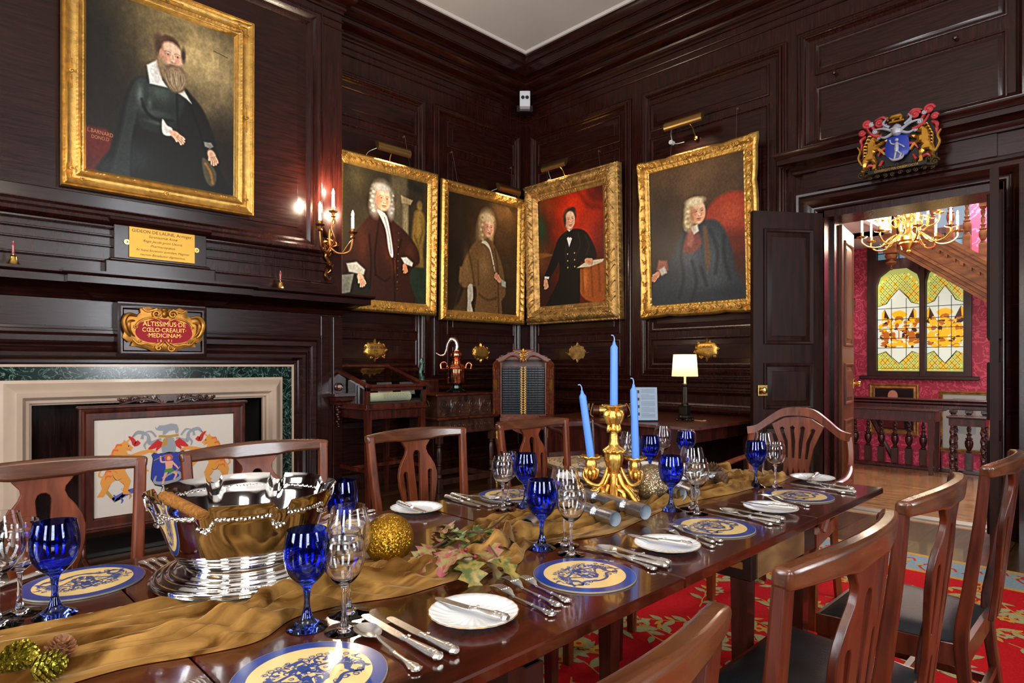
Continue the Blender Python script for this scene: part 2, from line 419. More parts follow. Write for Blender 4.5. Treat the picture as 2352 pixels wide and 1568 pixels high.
# fireplace-side wall
wa = MB(); wa.box(-3.9, WA, 0, -.12, WA+.25, 5.3); wa.box(-.12, WA, 0, WB+.3, WA+.25, 5.3)
wa.T = onA(); 
bay(wa, 2.74, 4.02, 2.86, 3.913); bay(wa, 4.125, 5.46, 4.318, 5.355)
for (a, b) in ((-3.4, -.3),): panel_ring(wa, a, 1.1, b, 4.04)
wa.T = None
for pr in H_RAILS:
    wa.sweep([(2.834, WA), (WB, WA)], pr); wa.sweep([(-3.6, WA), (-.12, WA)], pr)
wa.T = onA()
for (a, b) in ((2.95, 4.02), (4.12, 5.44)): panel_ring(wa, a, .24, b, .68, 'mid'); fielded(wa, a+.03, .27, b-.03, .65)
struct('wall_left', wa, [PANEL_V, PANEL_H])
# door-side wall with its opening
DY0, DY1, DZ = .77, 1.90, 2.442; WT = .27
wb = MB(); wb.box(WB, DY1, 0, WB+WT, WA+.25, 5.3); wb.box(WB, -3.6, 0, WB+WT, DY0, 5.3); wb.box(WB, DY0, DZ, WB+WT, DY1, 5.3)
wb.T = onB()
def bayB(u0, u1, iu0, iu1): bay(wb, -u0, -u1, -iu0, -iu1)
bayB(5.34, 3.85, 5.212, 3.995); bayB(3.715, 2.224, 3.613, 2.382)
# over-door bay and the next bay towards the windows
wb.ring(-2.135, 3.02, -.56, 4.06, [(0, 0), (0, .018), (.006, .022), (.018, .028), (.028, .031), (.036, .026), (.04, .038), (.056, .044), (.068, .034), (.074, .016), (.09, .006), (.096, 0)])
for (a, b) in ((3.665, 3.93), (3.06, 3.57)): panel_ring(wb, -1.99, a, -.70, b, 'mid'); fielded(wb, -1.96, a+.03, -.73, b-.03, w=.02)
bayB(.10, -1.4, -.02, -1.28); bayB(-1.5, -3.1, -1.62, -2.98)
wb.T = None
for pr in H_RAILS:
    wb.sweep([(WB, WA), (WB, 2.14)], pr); wb.sweep([(WB, .53), (WB, -3.5)], pr)
wb.T = onB()
for (a, b) in ((5.33, 3.87), (3.7, 2.25), (.4, -1.4)): panel_ring(wb, -a, .24, -b, .68, 'mid'); fielded(wb, -a+.03, .27, -b-.03, .65)
struct('wall_right', wb, [PANEL_V, PANEL_H])
# architrave, frieze and cornice round the door
ar = MB(T=onB())
pr = [(0, 0), (0, .06), (.012, .065), (.03, .06), (.04, .075), (.06, .10), (.09, .105), (.12, .085), (.135, .06), (.145, .055), (.165, .055), (.18, .04), (.20, .045), (.22, .03), (.235, .03)]
# three sided moulding: keep top and sides, legs run to the floor
def three_side(mb, u0, u1, ztop, prof):
    path = lambda d: [(u0+d, 0), (u0+d, ztop-d), (u1-d, ztop-d), (u1-d, 0)]
    vs = []; fs = []
    for (d, h) in prof: vs += [(a, b, h) for a, b in path(d)]
    for j in range(len(prof)-1):
        for k in range(3): fs.append((j*4+k, j*4+4+k, j*4+5+k, j*4+1+k)[::-1])
    mb.add(vs, fs)
three_side(ar, -2.135, -.535, 2.675, pr)
ar.T = None
fz = [(0, 2.675), (.075, 2.675), (.075, 2.83), (.085, 2.835), (.085, 2.85), (.10, 2.87), (.105, 2.885), (.135, 2.90), (.165, 2.915), (.18, 2.918), (.18, 2.955), (.19, 2.96), (.20, 2.985), (.215, 3.0), (.215, 3.012), (0, 3.02)]
ar.sweep([(WB, 2.07), (WB, .60)], fz[:1]+[(.055, 2.675), (.055, 2.83), (0, 2.83)])
ar.sweep([(WB+.02, 2.06), (WB, 2.06), (WB, .62), (WB+.02, .62)], [(0, 2.83)]+fz[3:])
ar.box(WB-.075, .75, 2.675, WB, 1.95, 2.83)
struct('trim_2', ar, PANEL_H)
# jamb linings of the opening
jb = MB(); jb.box(WB-.06, DY1-.004, 0, WB+WT+.02, DY1+.05, DZ+.05); jb.box(WB-.06, DY0-.05, 0, WB+WT+.02, DY0+.004, DZ+.05); jb.box(WB-.06, DY0-.05, DZ-.004, WB+WT+.02, DY1+.05, DZ+.05)
jb.box(WB+.10, DY1-.03, 0, WB+.14, DY1, DZ); jb.box(WB+.10, DY0, 0, WB+.14, DY0+.03, DZ)
struct('trim_3', jb, PANEL_V)
struct('trim_4', MB().box(WB+.16, DY0, -.03, WB+WT+.03, DY1, .012, .005), mat('threshold_metal', 'b8b0a0', .35, 1))
# room cornice
cor = [(0, 4.34), (.012, 4.345), (.012, 4.365), (.03, 4.38), (.03, 4.40), (.02, 4.41), (.03, 4.425), (.075, 4.44), (.10, 4.465), (.105, 4.495), (.09, 4.52), (.075, 4.53),
       (.075, 4.535), (.11, 4.56), (.135, 4.575), (.15, 4.60), (.15, 4.61), (.17, 4.615), (.17, 4.635), (.24, 4.645), (.24, 4.655), (.25, 4.66), (.25, 4.74), (.26, 4.745), (.26, 4.755), (.275, 4.76), (.285, 4.79), (.31, 4.815), (.32, 4.84), (.33, 4.845), (.33, ZC+.02), (0, ZC+.02)]
room_path = [(-3.6, WA), (-.12, WA), (-.12, BR), (2.834, BR), (2.834, WA), (WB, WA), (WB, -3.5)]
c1 = MB().sweep(room_path, cor); struct('trim_1', c1, PANEL_H)
# thin mouldings in the frieze between cornice and panels
c2 = MB()
for zz in (4.20, 4.27): c2.sweep(room_path, [(0, zz), (.008, zz+.002), (.012, zz+.01), (.004, zz+.016), (0, zz+.018)])
struct('trim_5', c2, PANEL_H)
CEILM = mat('ceiling_plaster', 'cdc6c0', .9, var=.03, vscale=2)
struct('ceiling', MB().box(-3.9, -3.6, ZC, WB+.3, WA+.25, ZC+.15), CEILM)
struct('trim_6', MB().sweep([(-3.6, BR-.33), (2.834+.33, BR-.33), (2.834+.33, WA-.33), (WB-.33, WA-.33), (WB-.33, -3.5)], [(-.02, ZC-.02), (.012, ZC-.02), (.03, ZC), (-.02, ZC)]), CEILM)
# ------------------------------------------------------------------ chimney breast
FX = 1.36
def mx(x): return 2*FX-x
bm_ = MB()
ox0, ox1, oz = .61, 2.11, .98
bm_.box(-.12, BR, 0, ox0-.25, WA, 5.2); bm_.box(ox1+.25, BR, 0, 2.834, WA, 5.2); bm_.box(ox0-.25, BR, 1.22, ox1+.25, WA, 5.2)
bm_.T = onA(y=BR)
panel_ring(bm_, mx(2.636), 2.155, 2.636, 4.27, 'huge')
fielded(bm_, mx(2.49), 2.30, 2.49, 4.125, d=.012, w=.075)
# band under the panel
for z0, z1, o in ((2.03, 2.045, .02), (2.10, 2.115, .03), (1.93, 1.945, .02)):
    bm_.box(mx(2.74), z0, 0, 2.74, z1, o, .004)
bm_.T = None
struct('wall_chimney', bm_, [PANEL_V, PANEL_H])
# overmantel plaque block, mantel shelf with break front, frieze, cartouche block: one joinery unit
mt = MB()
shelf = [(0, 1.655), (.012, 1.66), (.02, 1.675), (.045, 1.69), (.055, 1.705), (.09, 1.72), (.12, 1.74), (.15, 1.745), (.185, 1.75), (.185, 1.795), (.20, 1.80), (.215, 1.812), (.215, 1.828), (0, 1.835)]
mt.sweep([(mx(2.834), BR+.1), (mx(2.834), BR), (mx(1.765), BR), (mx(1.765), BR-.05), (1.765, BR-.05), (1.765, BR), (2.834, BR), (2.834, BR+.2)], shelf)
mt.box(mx(2.76), BR-.03, 1.83, 2.76, BR, 1.925, .006)
for (x0, x1) in ((mx(1.72), 1.72),): mt.box(x0, BR-.10, 1.83, x1, BR, 1.935, .008); mt.box(x0+.03, BR-.075, 1.935, x1-.03, BR, 1.955, .008)
mt.box(1.06, BR-.06, 1.955, 1.665, BR, 2.19, .003)
mt.sweep([(.98, BR), (.98+.06, BR), (1.06, BR-.06), (1.665, BR-.06), (1.69, BR), (1.75, BR)], [(0, 2.185), (.02, 2.19), (.03, 2.2), (.04, 2.215), (.035, 2.232), (.02, 2.24), (0, 2.242)])
mt.T = onA(y=BR)
# wood bolection surround
wprof = [(0, 0), (0, .02), (.015, .022), (.02, .03), (.04, .032), (.06, .05), (.095, .045), (.12, .02), (.13, .018), (.145, .05), (.17, .075), (.195, .07), (.21, .04), (.222, .03), (.24, .03), (.25, .018), (.262, .018)]
three_side(mt, mx(2.624), 2.624, 1.47, wprof)
flat_in(mt, mx(2.62), 1.475, 2.62, 1.65, .012)
mt.T = None
mt.box(1.075, BR-.085, 1.277, 1.655, BR, 1.655, .004)
mt.T = onA(y=BR-.085); mt.ring(1.075, 1.277, 1.655, 1.64, [(0, 0), (0, .012), (.012, .016), (.03, .014), (.036, .004), (.04, 0)]); mt.T = None
mt.box(2.624, BR-.02, 0, 2.70, BR, 1.64, .004); mt.box(2.74, BR-.02, 0, 2.83, BR, 1.64, .004)
mt.box(mx(2.70), BR-.02, 0, mx(2.624), BR, 1.64, .004)
mantel = thing('fireplace_surround', 'dark wooden mantelpiece with stepped shelf over green marble and cream stone fireplace', 'fireplace', (FX, BR, 0))
part('mantelpiece', mt, PANEL_H, mantel, world=True)
GREEN = None
def marble():
    m = bpy.data.materials.new('green_marble'); m.use_nodes = True; nt = m.node_tree; b = nt.nodes['Principled BSDF']
    tc = nt.nodes.new('ShaderNodeTexCoord'); n = nt.nodes.new('ShaderNodeTexNoise'); n.inputs['Scale'].default_value = 9; n.inputs['Detail'].default_value = 8; n.inputs['Distortion'].default_value = 2.5
    nt.links.new(tc.outputs['Object'], n.inputs['Vector'])
    r = nt.nodes.new('ShaderNodeValToRGB'); e = r.color_ramp.elements; e[0].position = .40; e[0].color = (*lin('08110f'), 1); e[1].position = .56; e[1].color = (*lin('122622'), 1)
    for p, c in ((.485, '16302a'), (.50, '7d9a8c'), (.515, '152b26')):
        q = e.new(p); q.color = (*lin(c), 1)
    nt.links.new(n.outputs['Fac'], r.inputs['Fac']); nt.links.new(r.outputs['Color'], b.inputs['Base Color']); b.inputs['Roughness'].default_value = .15
    return m
gm = MB(T=onA(y=BR)); three_side(gm, mx(2.356), 2.356, 1.203, [(0, 0), (0, .02), (.17, .02)])
part('marble_slip', gm, marble(), mantel, 'green veined marble slip', world=True)
fil = MB(T=onA(y=BR)); three_side(fil, mx(2.372), 2.372, 1.217, [(0, 0), (0, .03), (.016, .03), (.016, 0)])
STONE = mat('cream_stone', 'b89f8a', .32, var=.06, vscale=6, coat=.3)
part('fillet', fil, STONE, mantel, world=True)
st = MB(T=onA(y=BR)); three_side(st, mx(2.273), 2.273, 1.114, [(0, 0), (0, .03), (.02, .033), (.03, .045), (.05, .075), (.08, .095), (.11, .09), (.125, .07), (.13, .06), (.148, .058), (.15, .03), (.163, .028), (.163, -.05)])
part('stone_moulding', st, STONE, mantel, 'cream stone bolection moulding', world=True)
fb = MB(); fb.box(ox0-.06, BR+.0, 0, ox0+.0, WA+.1, 1.0); fb.box(ox1, BR, 0, ox1+.06, WA+.1, 1.0); fb.box(ox0-.05, WA+.08, 0, ox1+.05, WA+.14, 1.05); fb.box(ox0-.05, BR, .97, ox1+.05, WA+.1, 1.05)
struct('trim_7', fb, mat('sooty_iron', '14110f', .5, var=.3))
hs = MB().box(mx(2.35), BR-.42, 0.001, 2.35, BR+.0, .03, .004); struct('trim_8', hs, mat('hearth_slate', '1c1a1a', .3))
# ------------------------------------------------------------------ walls and windows behind the camera
PAINTW = mat('window_paint', 'd8d4cc', .5)
SKYM = mat('window_sky', (.8, .9, 1), 1, emis=(.80, .90, 1.0), es=1)
def window_wall(name, axis, pos, wins, lo, hi, n0):
    mb = MB(); cuts = [lo]+[c for w in wins for c in w]+[hi]
    def B(a, b, z0, z1):
        if b-a < .001: return
        if axis == 'x': mb.box(pos-.25, a, z0, pos, b, z1)
        else: mb.box(a, pos-.25, z0, b, pos, z1)
    for i in range(0, len(cuts), 2): B(cuts[i], cuts[i+1], 0, ZC+.1)
    for a, b in wins: B(a, b, 0, .95); B(a, b, 3.85, ZC+.1)
    struct(name, mb, [PANEL_V])
    for k, (a, b) in enumerate(wins):
        f = MB()
        def W(a0, b0, z0, z1, d0=-.12, d1=-.06):
            if axis == 'x': f.box(pos+d0, a0, z0, pos+d1, b0, z1)
            else: f.box(a0, pos+d0, z0, b0, pos+d1, z1)
        W(a, a+.07, .95, 3.85); W(b-.07, b, .95, 3.85); W(a, b, .95, 1.03); W(a, b, 3.77, 3.85); W(a, b, 2.36, 2.43)
        for q in (1,): c = a+(b-a)*q/2; W(c-.014, c+.014, .95, 3.85)
        for z in (1.45, 1.9, 2.85, 3.3): W(a, b, z-.012, z+.012)
        o = struct('window_%d' % (n0+k), f, PAINTW)
        L = bpy.data.lights.new('daylight', 'AREA'); L.shape = 'RECTANGLE'; L.size = b-a-.1; L.size_y = 2.8; L.energy = WIN_W; L.color = (.92, .96, 1.0)
        lo_ = bpy.data.objects.new('daylight', L); COL.objects.link(lo_)
        if axis == 'x': lo_.location = (pos-.2, (a+b)/2, 2.4); lo_.rotation_euler = (PI/2, 0, -PI/2)
        else: lo_.location = ((a+b)/2, pos-.2, 2.4); lo_.rotation_euler = (PI/2, 0, 0)
        lo_.rotation_euler = (PI/2, 0, -PI/2) if axis == 'x' else (PI/2, 0, 0)
WIN_W = 115
window_wall('wall_back', 'x', -3.6, [(-2.3, -.9), (1.4, 2.8)], -3.6, WA+.2, 2)
window_wall('wall_front', 'y', -3.35, [(-2.0, -.6), (2.4, 3.8)], -3.9, WB+.3, 5)  # unseen windows added in this wall to light the fireplace wall
# ------------------------------------------------------------------ door leaves
def door_leaf(name, hinge, direction, w, h, m, t=.045, flip=False, knob=None, panels=((1.37, 2.30), (.85, 1.22), (.12, .72))):
    d = Vector((direction[0], direction[1], 0)).normalized(); n = Vector((d.y, -d.x, 0))
    if flip: n = -n
    M_ = BAS((hinge[0], hinge[1], .01), d, (0, 0, 1), n)
    mb = MB(T=M_); mb.box(0, 0, -t, w, h, 0)
    for face, zo in ((1, 0), (-1, -t)):
        if face == -1: mb.T = M_ @ Matrix.Translation((0, 0, -t)) @ Matrix.Diagonal((1, 1, -1, 1))
        for (a, b) in panels:
            mb.ring(.09, a, w-.09, b, [(0, 0), (0, .012), (.008, .016), (.02, .013), (.028, .004), (.03, -.0)])
            mb.ring(.12, a+.03, w-.12, b-.03, [(0, .0), (.035, .008), (.038, .011)])
            flat_in(mb, .158, a+.068, w-.158, b-.068, .011)
    o = struct(name, mb, m)
    if knob:
        k = MB(T=M_); x, z = knob
        k.box(x-.05, z-.045, 0, x+.03, z+.045, .016, .003)
        k.lathe([(.012, .01), (.011, .03), (.022, .038), (.027, .052), (.022, .066), (.001, .072)], (x, z, 0), 16)
        q = part('door_handle', k, BRASS, o)
    return o
DOORM = wood('door_wood', '130805', '2a120b', scale=(10, 10, 1.2), rough=.42, coat=.0, spec=.12)
h1 = Vector((5.38, 1.87)); e1 = Vector((4.885, 2.225))
door_leaf('door_1', h1, e1-h1, (e1-h1).length, 2.44, DOORM, flip=True, knob=((e1-h1).length-.065, 1.0))
h2 = Vector((5.84, 1.87)); e2 = Vector((6.38, 1.945)); door_leaf('door_2', h2, e2-h2, .56, 2.42, DOORW2, knob=(.50, 1.03))
h3 = Vector((5.46, .735)); e3 = Vector((4.90, .662)); door_leaf('door_3', h3, e3-h3, .565, 2.44, DOORM, knob=None, flip=True)
# ------------------------------------------------------------------ staircase hall beyond the door
XW = 9.7
def damask():
    m = bpy.data.materials.new('red_damask'); m.use_nodes = True; nt = m.node_tree; b = nt.nodes['Principled BSDF']
    tc = nt.nodes.new('ShaderNodeTexCoord'); mp = nt.nodes.new('ShaderNodeMapping'); nt.links.new(tc.outputs['Object'], mp.inputs['Vector'])
    nz = nt.nodes.new('ShaderNodeTexNoise'); nz.inputs['Scale'].default_value = 14; nz.inputs['Detail'].default_value = 2; nt.links.new(mp.outputs['Vector'], nz.inputs['Vector'])
    ad = nt.nodes.new('ShaderNodeMix'); ad.data_type = 'RGBA'; ad.inputs['Factor'].default_value = .12; nt.links.new(mp.outputs['Vector'], ad.inputs['A']); nt.links.new(nz.outputs['Color'], ad.inputs['B'])
    vo = nt.nodes.new('ShaderNodeTexVoronoi'); vo.feature = 'SMOOTH_F1'; vo.inputs['Scale'].default_value = 5.5; vo.inputs['Randomness'].default_value = .55; nt.links.new(ad.outputs['Result'], vo.inputs['Vector'])
    w = nt.nodes.new('ShaderNodeMath'); w.operation = 'MULTIPLY'; w.inputs[1].default_value = 40; nt.links.new(vo.outputs['Distance'], w.inputs[0])
    s = nt.nodes.new('ShaderNodeMath'); s.operation = 'SINE'; nt.links.new(w.outputs[0], s.inputs[0])
    a2 = nt.nodes.new('ShaderNodeMath'); a2.operation = 'ADD'; nt.links.new(s.outputs[0], a2.inputs[0]); 
    n3 = nt.nodes.new('ShaderNodeTexNoise'); n3.inputs['Scale'].default_value = 45; n3.inputs['Detail'].default_value = 1; nt.links.new(mp.outputs['Vector'], n3.inputs['Vector'])
    m3 = nt.nodes.new('ShaderNodeMath'); m3.operation = 'MULTIPLY_ADD'; m3.inputs[1].default_value = 3; m3.inputs[2].default_value = -1.5; nt.links.new(n3.outputs['Fac'], m3.inputs[0]); nt.links.new(m3.outputs[0], a2.inputs[1])
    r = nt.nodes.new('ShaderNodeValToRGB'); e = r.color_ramp.elements; e[0].position = .46; e[0].color = (*lin('b52c48'), 1); e[1].position = .54; e[1].color = (*lin('e2566e'), 1)
    nt.links.new(a2.outputs[0], r.inputs['Fac']); nt.links.new(r.outputs['Color'], b.inputs['Base Color']); b.inputs['Roughness'].default_value = .55; b.inputs['Sheen Weight'].default_value = .3
    return m
DAM = damask()
CEIL2 = mat('hall_plaster', 'dcdcdc', .9)
struct('hall_floor', MB().box(WB+.07, -1.6, -.12, 8.62, 3.4, 0.0), HFL)
struct('hall_floor', MB().box(8.62, -1.6, -1.9, XW+.3, 3.4, -1.8), HFL)
wz0 = -1.9
WY0, WY1, WZ0, WZ1 = 1.60, 2.76, 1.055, 2.95
wf = MB(); wf.box(XW, -1.6, wz0, XW+.2, WY0, 4.4); wf.box(XW, WY1, wz0, XW+.2, 3.4, 4.4); wf.box(XW, WY0, wz0, XW+.2, WY1, WZ0); wf.box(XW, WY0, WZ1+.5, XW+.2, WY1, 4.4)
struct('hall_wall_far', wf, DAM)
sk = MB(); sk.box(XW-.03, -1.5, wz0, XW, 3.3, wz0+.6)
struct('hall_wall_left', MB().box(WB+WT, 3.2, wz0, XW+.2, 3.4, 4.4), DAM)
struct('hall_wall_right', MB().box(WB+WT, -1.7, wz0, XW+.2, -1.5, 4.4), CEIL2)
struct('hall_ceiling', MB().box(WB+WT, -1.7, 4.3, XW+.2, 3.4, 4.4), CEIL2)
struct('hall_landing_ceiling', MB().box(WB+WT, 2.22, 2.86, XW, 3.3, 3.0), CEIL2)
struct('hall_wall_reverse', MB().box(WB+WT, DY1+.08, 0, WB+WT+.03, 3.3, 4.3).box(WB+WT, -1.5, 0, WB+WT+.03, DY0-.08, 4.3).box(WB+WT, DY0-.08, DZ+.08, WB+WT+.03, DY1+.08, 4.3), CEIL2)
# pilaster beside the window
pz = MB(); pz.box(XW-.42, 2.86, 0, XW-.3, 3.2, 1.95, .01); 
pz.sweep([(XW-.3, 3.2), (XW-.44, 3.2), (XW-.44, 2.84), (XW-.3, 2.84)][::-1], [(0, 1.95), (.02, 1.96), (.03, 2.0), (.07, 2.05), (.08, 2.12), (0, 2.13)])
pz.box(XW-.42, 2.86, 2.13, XW-.3, 3.2, 2.86)
struct('hall_pilaster', pz, STAIRW)
# stained glass window: stone/oak frame, mullion, two arched lights
OAKD = wood('window_oak', '1f0e08', '43221a', scale=(6, 6, 1), rough=.45, coat=.1)
LY = [(2.655, 2.135), (2.075, 1.665)]   # each light: left and right edge in y
wfm = MB(T=onB(x=XW)); ZB, ZT = 1.13, 2.53
def light_outline(yl, yr, g=0):
    a, b = -yl+g, -yr-g; c = (a+b)/2; w = b-a
    return [(a, ZB+g), (b, ZB+g), (b, ZT-.22), (b-.07*w, ZT-.10), (c+.18*w, ZT-g), (c-.18*w, ZT-g), (a+.07*w, ZT-.10), (a, ZT-.22)]
holes = [light_outline(*q) for q in LY]
th = [[(-2.655, 2.66), (-2.135, 2.66), (-2.135, 2.92), (-2.655, 2.92)], [(-2.075, 2.66), (-1.665, 2.66), (-1.665, 2.92), (-2.075, 2.92)]]
wfm.prism([(-2.77, 1.06), (-1.58, 1.06), (-1.58, 3.0), (-2.77, 3.0)], holes+th, -.06, .04)
wfm.box(-2.86, 1.02, -.02, -1.50, 1.07, .09, .01)
wfm.box(-2.14, 1.06, .04, -2.07, 3.0, .075, .01)
w1 = struct('window_1', wfm, OAKD)
def glassmat(name, c, es):
    return mat(name, c, .15, emis=c, es=es*.5)
GL = [glassmat('stained_glass_pale', 'd8e2d0', .62), glassmat('stained_glass_yellowgreen', 'c8c455', 1.1), glassmat('stained_glass_amber', 'e8a91a', .85), glassmat('stained_glass_rust', 'b4641e', .6), glassmat('stained_glass_brown', '4a2c22', .3), mat('lead_came', '0d0d0c', .5), glassmat('stained_glass_green', 'a3aa5c', .9)]
for (yl, yr) in LY:
    g = MB(T=onB(x=XW)); a, b = -yl, -yr; c = (a+b)/2; w = b-a
    out = light_outline(yl, yr)
    g.cur = 6; g.poly(out, -.02)
    # diamond quarries with small square centres
    def inl(x, z): return a+.02 < x < b-.02 and ZB+.02 < z < ZT-.06-max(0, abs(x-c)-.18*w)*.9
    q = .062; 
    for i in range(-2, 12):
        for j in range(-1, 40):
            x = a+i*q+(q/2 if j % 2 else 0); z = ZB+j*q*.62
            if inl(x, z) and (z < 1.42 or z > 2.02):
                g.cur = 2 if R_.random() < .28 else 1; s_ = .027 if g.cur == 2 else .020
                g.poly([(x-s_, z), (x, z-s_*1.1), (x+s_, z), (x, z+s_*1.1)], -.019)
    g.cur = 5
    for i in range(-14, 22):
        for sg in (1, -1):
            pts = []
            for z in np.linspace(ZB, ZT, 40):
                x = a+i*q*1.0+sg*(z-ZB)*(1/(2*.62))
                if inl(x, z) and (z < 1.42 or z > 2.02): pts.append((x, z))
                else:
                    if len(pts) > 1: g.ribbon(pts, .005, -.018)
                    pts = []
            if len(pts) > 1: g.ribbon(pts, .005, -.018)
    # central heraldic zone
    g.cur = 0
    arch = [(a, 1.45), (a, 1.36)]+[(a+w*.2, 1.40), (c-w*.18, 1.33), (c, 1.24), (c+w*.18, 1.33), (b-w*.2, 1.40), (b, 1.36), (b, 2.02), (b-w*.22, 2.06), (c+w*.2, 2.13), (c, 2.25), (c-w*.2, 2.13), (a+w*.22, 2.06), (a, 2.02)]
    g.poly(arch, -.017)
    rr = random.Random(int(yl*100))
    def blob(cx, cz, rx, rz, col, z=-.016, n=9):
        g.cur = col; g.poly([(cx+rx*math.cos(t*2*PI/n)*rr.uniform(.75, 1.1), cz+rz*math.sin(t*2*PI/n)*rr.uniform(.75, 1.1)) for t in range(n)], z)
    dk = yl < 2.1
    blob(c, 1.90, .10, .06, 2); blob(c, 1.84, .06, .05, 3, -.0155); blob(c, 1.80, .045, .04, 2, -.015)
    for sgn in (-1, 1):
        g.cur = 4; g.poly([(c+sgn*.10, 1.82), (c+sgn*.17, 1.98), (c+sgn*.205, 1.93), (c+sgn*.20, 1.78), (c+sgn*.14, 1.74)], -.0155)
        g.cur = 2; g.poly([(c+sgn*.17, 1.97), (c+sgn*.205, 1.93), (c+sgn*.205, 1.80), (c+sgn*.18, 1.84)], -.015)
    pal = [2, 2, 3, 2, 4, 2] if dk else [0, 3, 2, 2, 3, 4]
    for _ in range(170):
        x = rr.uniform(a+.03, b-.03); z = rr.uniform(1.46, 1.84)
        blob(x, z, rr.uniform(.015, .045), rr.uniform(.010, .035), pal[rr.randrange(6)], -.0158+_*.00001, 6)
    for sgn in (-1, 1):
        blob(c+sgn*.15, 1.60, .045, .09, 3 if not dk else 2, -.0142); blob(c+sgn*.13, 1.70, .025, .035, 0 if not dk else 3, -.0141)
    blob(c, 1.62, .05, .07, 0 if not dk else 2, -.014); blob(c, 1.50, .12, .025, 2, -.014)
    g.cur = 3 if not dk else 2; g.box(c-.006, 1.57, -.014, c+.006, 1.68, -.0135)
    g.cur = 5
    for z in (1.45, 1.58, 1.71, 1.84, 1.99): g.ribbon([(a, z), (b, z)], .008, -.012)
    for x in (a+w*.33, a+w*.67): g.ribbon([(x, 1.33), (x, 2.12)], .007, -.012)
    g.ribbon(arch+[arch[0]], .01, -.011)
    g.ribbon([(a, ZB+.04), (b, ZB+.04)], .006, -.012)
    g.ribbon([(out[i][0], out[i][1]) for i in list(range(8))+[0]], .012, -.010)
    part('pane', g, GL, w1, smooth=False)
pn = MB(T=onB(x=XW))
pn.cur = 0; pn.poly(th[0], -.02); pn.poly(th[1], -.02); pn.cur = 1
for t in th:
    for i in range(5): x = t[0][0]+(t[1][0]-t[0][0])*i/4; pn.ribbon([(x, 2.66), (x, 2.92)], .012, -.018)
    for z in (2.75, 2.84): pn.ribbon([(t[0][0], z), (t[1][0], z)], .012, -.018)
part('pane', pn, [mat('leaded_night_glass', '55707a', .2, emis='55707a', es=.5), GL[5]], w1, 'dark leaded panes above', smooth=False)
# upper glazing beside the stairs
ug = MB(T=onB(x=XW)); ug.box(-2.05, 3.05, .0, -1.42, 3.9, .05)
# staircase flight seen side-on
SX = 8.6
p_lo = onX(2276.6, 700.6, SX); p_hi = onX(2060.5, 579.5, SX); sl = (p_lo.z-p_hi.z)/(p_lo.y-p_hi.y)
def sz(y, off=0): return p_hi.z+(y-p_hi.y)*sl+off
stt = thing('staircase', 'oak staircase flight rising to the left with carved string and turned balusters', 'staircase', (SX, 1.6, 1.5))
y0, y1 = p_hi.y+.02, .75
ss = MB()
def slab(mb, x0, x1, ya, yb, o0, o1):
    mb.add([(x0, ya, sz(ya, o0)), (x1, ya, sz(ya, o0)), (x1, yb, sz(yb, o0)), (x0, yb, sz(yb, o0)), (x0, ya, sz(ya, o1)), (x1, ya, sz(ya, o1)), (x1, yb, sz(yb, o1)), (x0, yb, sz(yb, o1))],
           [(0, 1, 2, 3), (7, 6, 5, 4), (0, 4, 5, 1), (1, 5, 6, 2), (2, 6, 7, 3), (3, 7, 4, 0)])
TH = .47
slab(ss, SX, SX+.06, y0, y1, 0, TH)
for (o0, o1, d) in ((0, .04, .03), (.05, .065, .02), (.10, .14, .045), (.15, .165, .02), (TH-.17, TH-.15, .035), (TH-.12, TH-.08, .03), (TH-.06, TH, .06), (TH-.02, TH+.03, .08)):
    slab(ss, SX-d, SX+.01, y0, y1, o0, o1)
yy = y0-.05
while yy > y1:
    slab(ss, SX-.04, SX, yy, yy-.035, TH-.205, TH-.165); yy -= .075
part('string', ss, STAIRW, stt, world=True)
tr = MB(); slab(tr, SX+.06, XW-.02, y0, y1, .06, .12); part('soffit', tr, STAIRW, stt, world=True)
hr = MB(); slab(hr, SX-.05, SX+.07, y0, y1, TH+.68, TH+.76); slab(hr, SX-.03, SX+.05, y0, y1, TH+.61, TH+.68); slab(hr, SX-.06, SX+.06, y0, y1, TH+.76, TH+.79)
part('handrail', hr, STAIRW, stt, world=True)
def baluster_prof(h, b=.19, t=.17):
    pr = []
    z = b
    body = [(.020, 0), (.030, .008), (.030, .014), (.018, .024), (.02, .03), (.038, .07), (.042, .11), (.038, .135), (.026, .145), (.036, .152), (.036, .162), (.022, .17), (.018, .19), (.030, .20), (.030, .206), (.017, .215)]
    return body
def make_baluster(name, h, parent, loc, m, b=.2, t=.14, mb0=None):
    mb = mb0 or MB(); mb.box(-.036, -.036, 0, .036, .036, b, .004)
    mb.lathe([(r, z+b) for r, z in baluster_prof(h)], n=16)
    # barley twist
    z0 = b+.215; z1 = h-t
    n = 10; m_ = 36; vs = []; 
    for i in range(m_+1):
        zz = z0+(z1-z0)*i/m_; ph = i/m_*PI*2*((z1-z0)/.085)/1.0
        for k in range(n):
            a = 2*PI*k/n; r = .0175*(1+.32*math.cos(a*2-ph)); vs.append((r*math.cos(a), r*math.sin(a), zz))
    mb.add(vs, [(i*n+k, i*n+(k+1) % n, (i+1)*n+(k+1) % n, (i+1)*n+k) for i in range(m_) for k in range(n)])
    mb.lathe([(.017, z1), (.03, z1+.006), (.03, z1+.014), (.02, z1+.02)], n=12)
    mb.box(-.034, -.034, z1+.02, .034, .034, h, .003)
    if mb0: return
    return mb
bal_me = make_baluster('b', .72, None, None, None).mesh('baluster', STAIRW)
for k, px in enumerate((2102, 2143, 2183, 2221, 2258)):
    yv = onX(px, 600, SX).y
    o = bpy.data.objects.new('baluster', bal_me); COL.objects.link(o); o.parent = stt
    o.location = (0.0, yv-1.6, sz(yv, TH)-1.5-.03)
nw = MB(); yN = onX(2047, 560, SX).y; zN = onX(2047, 583, SX).z
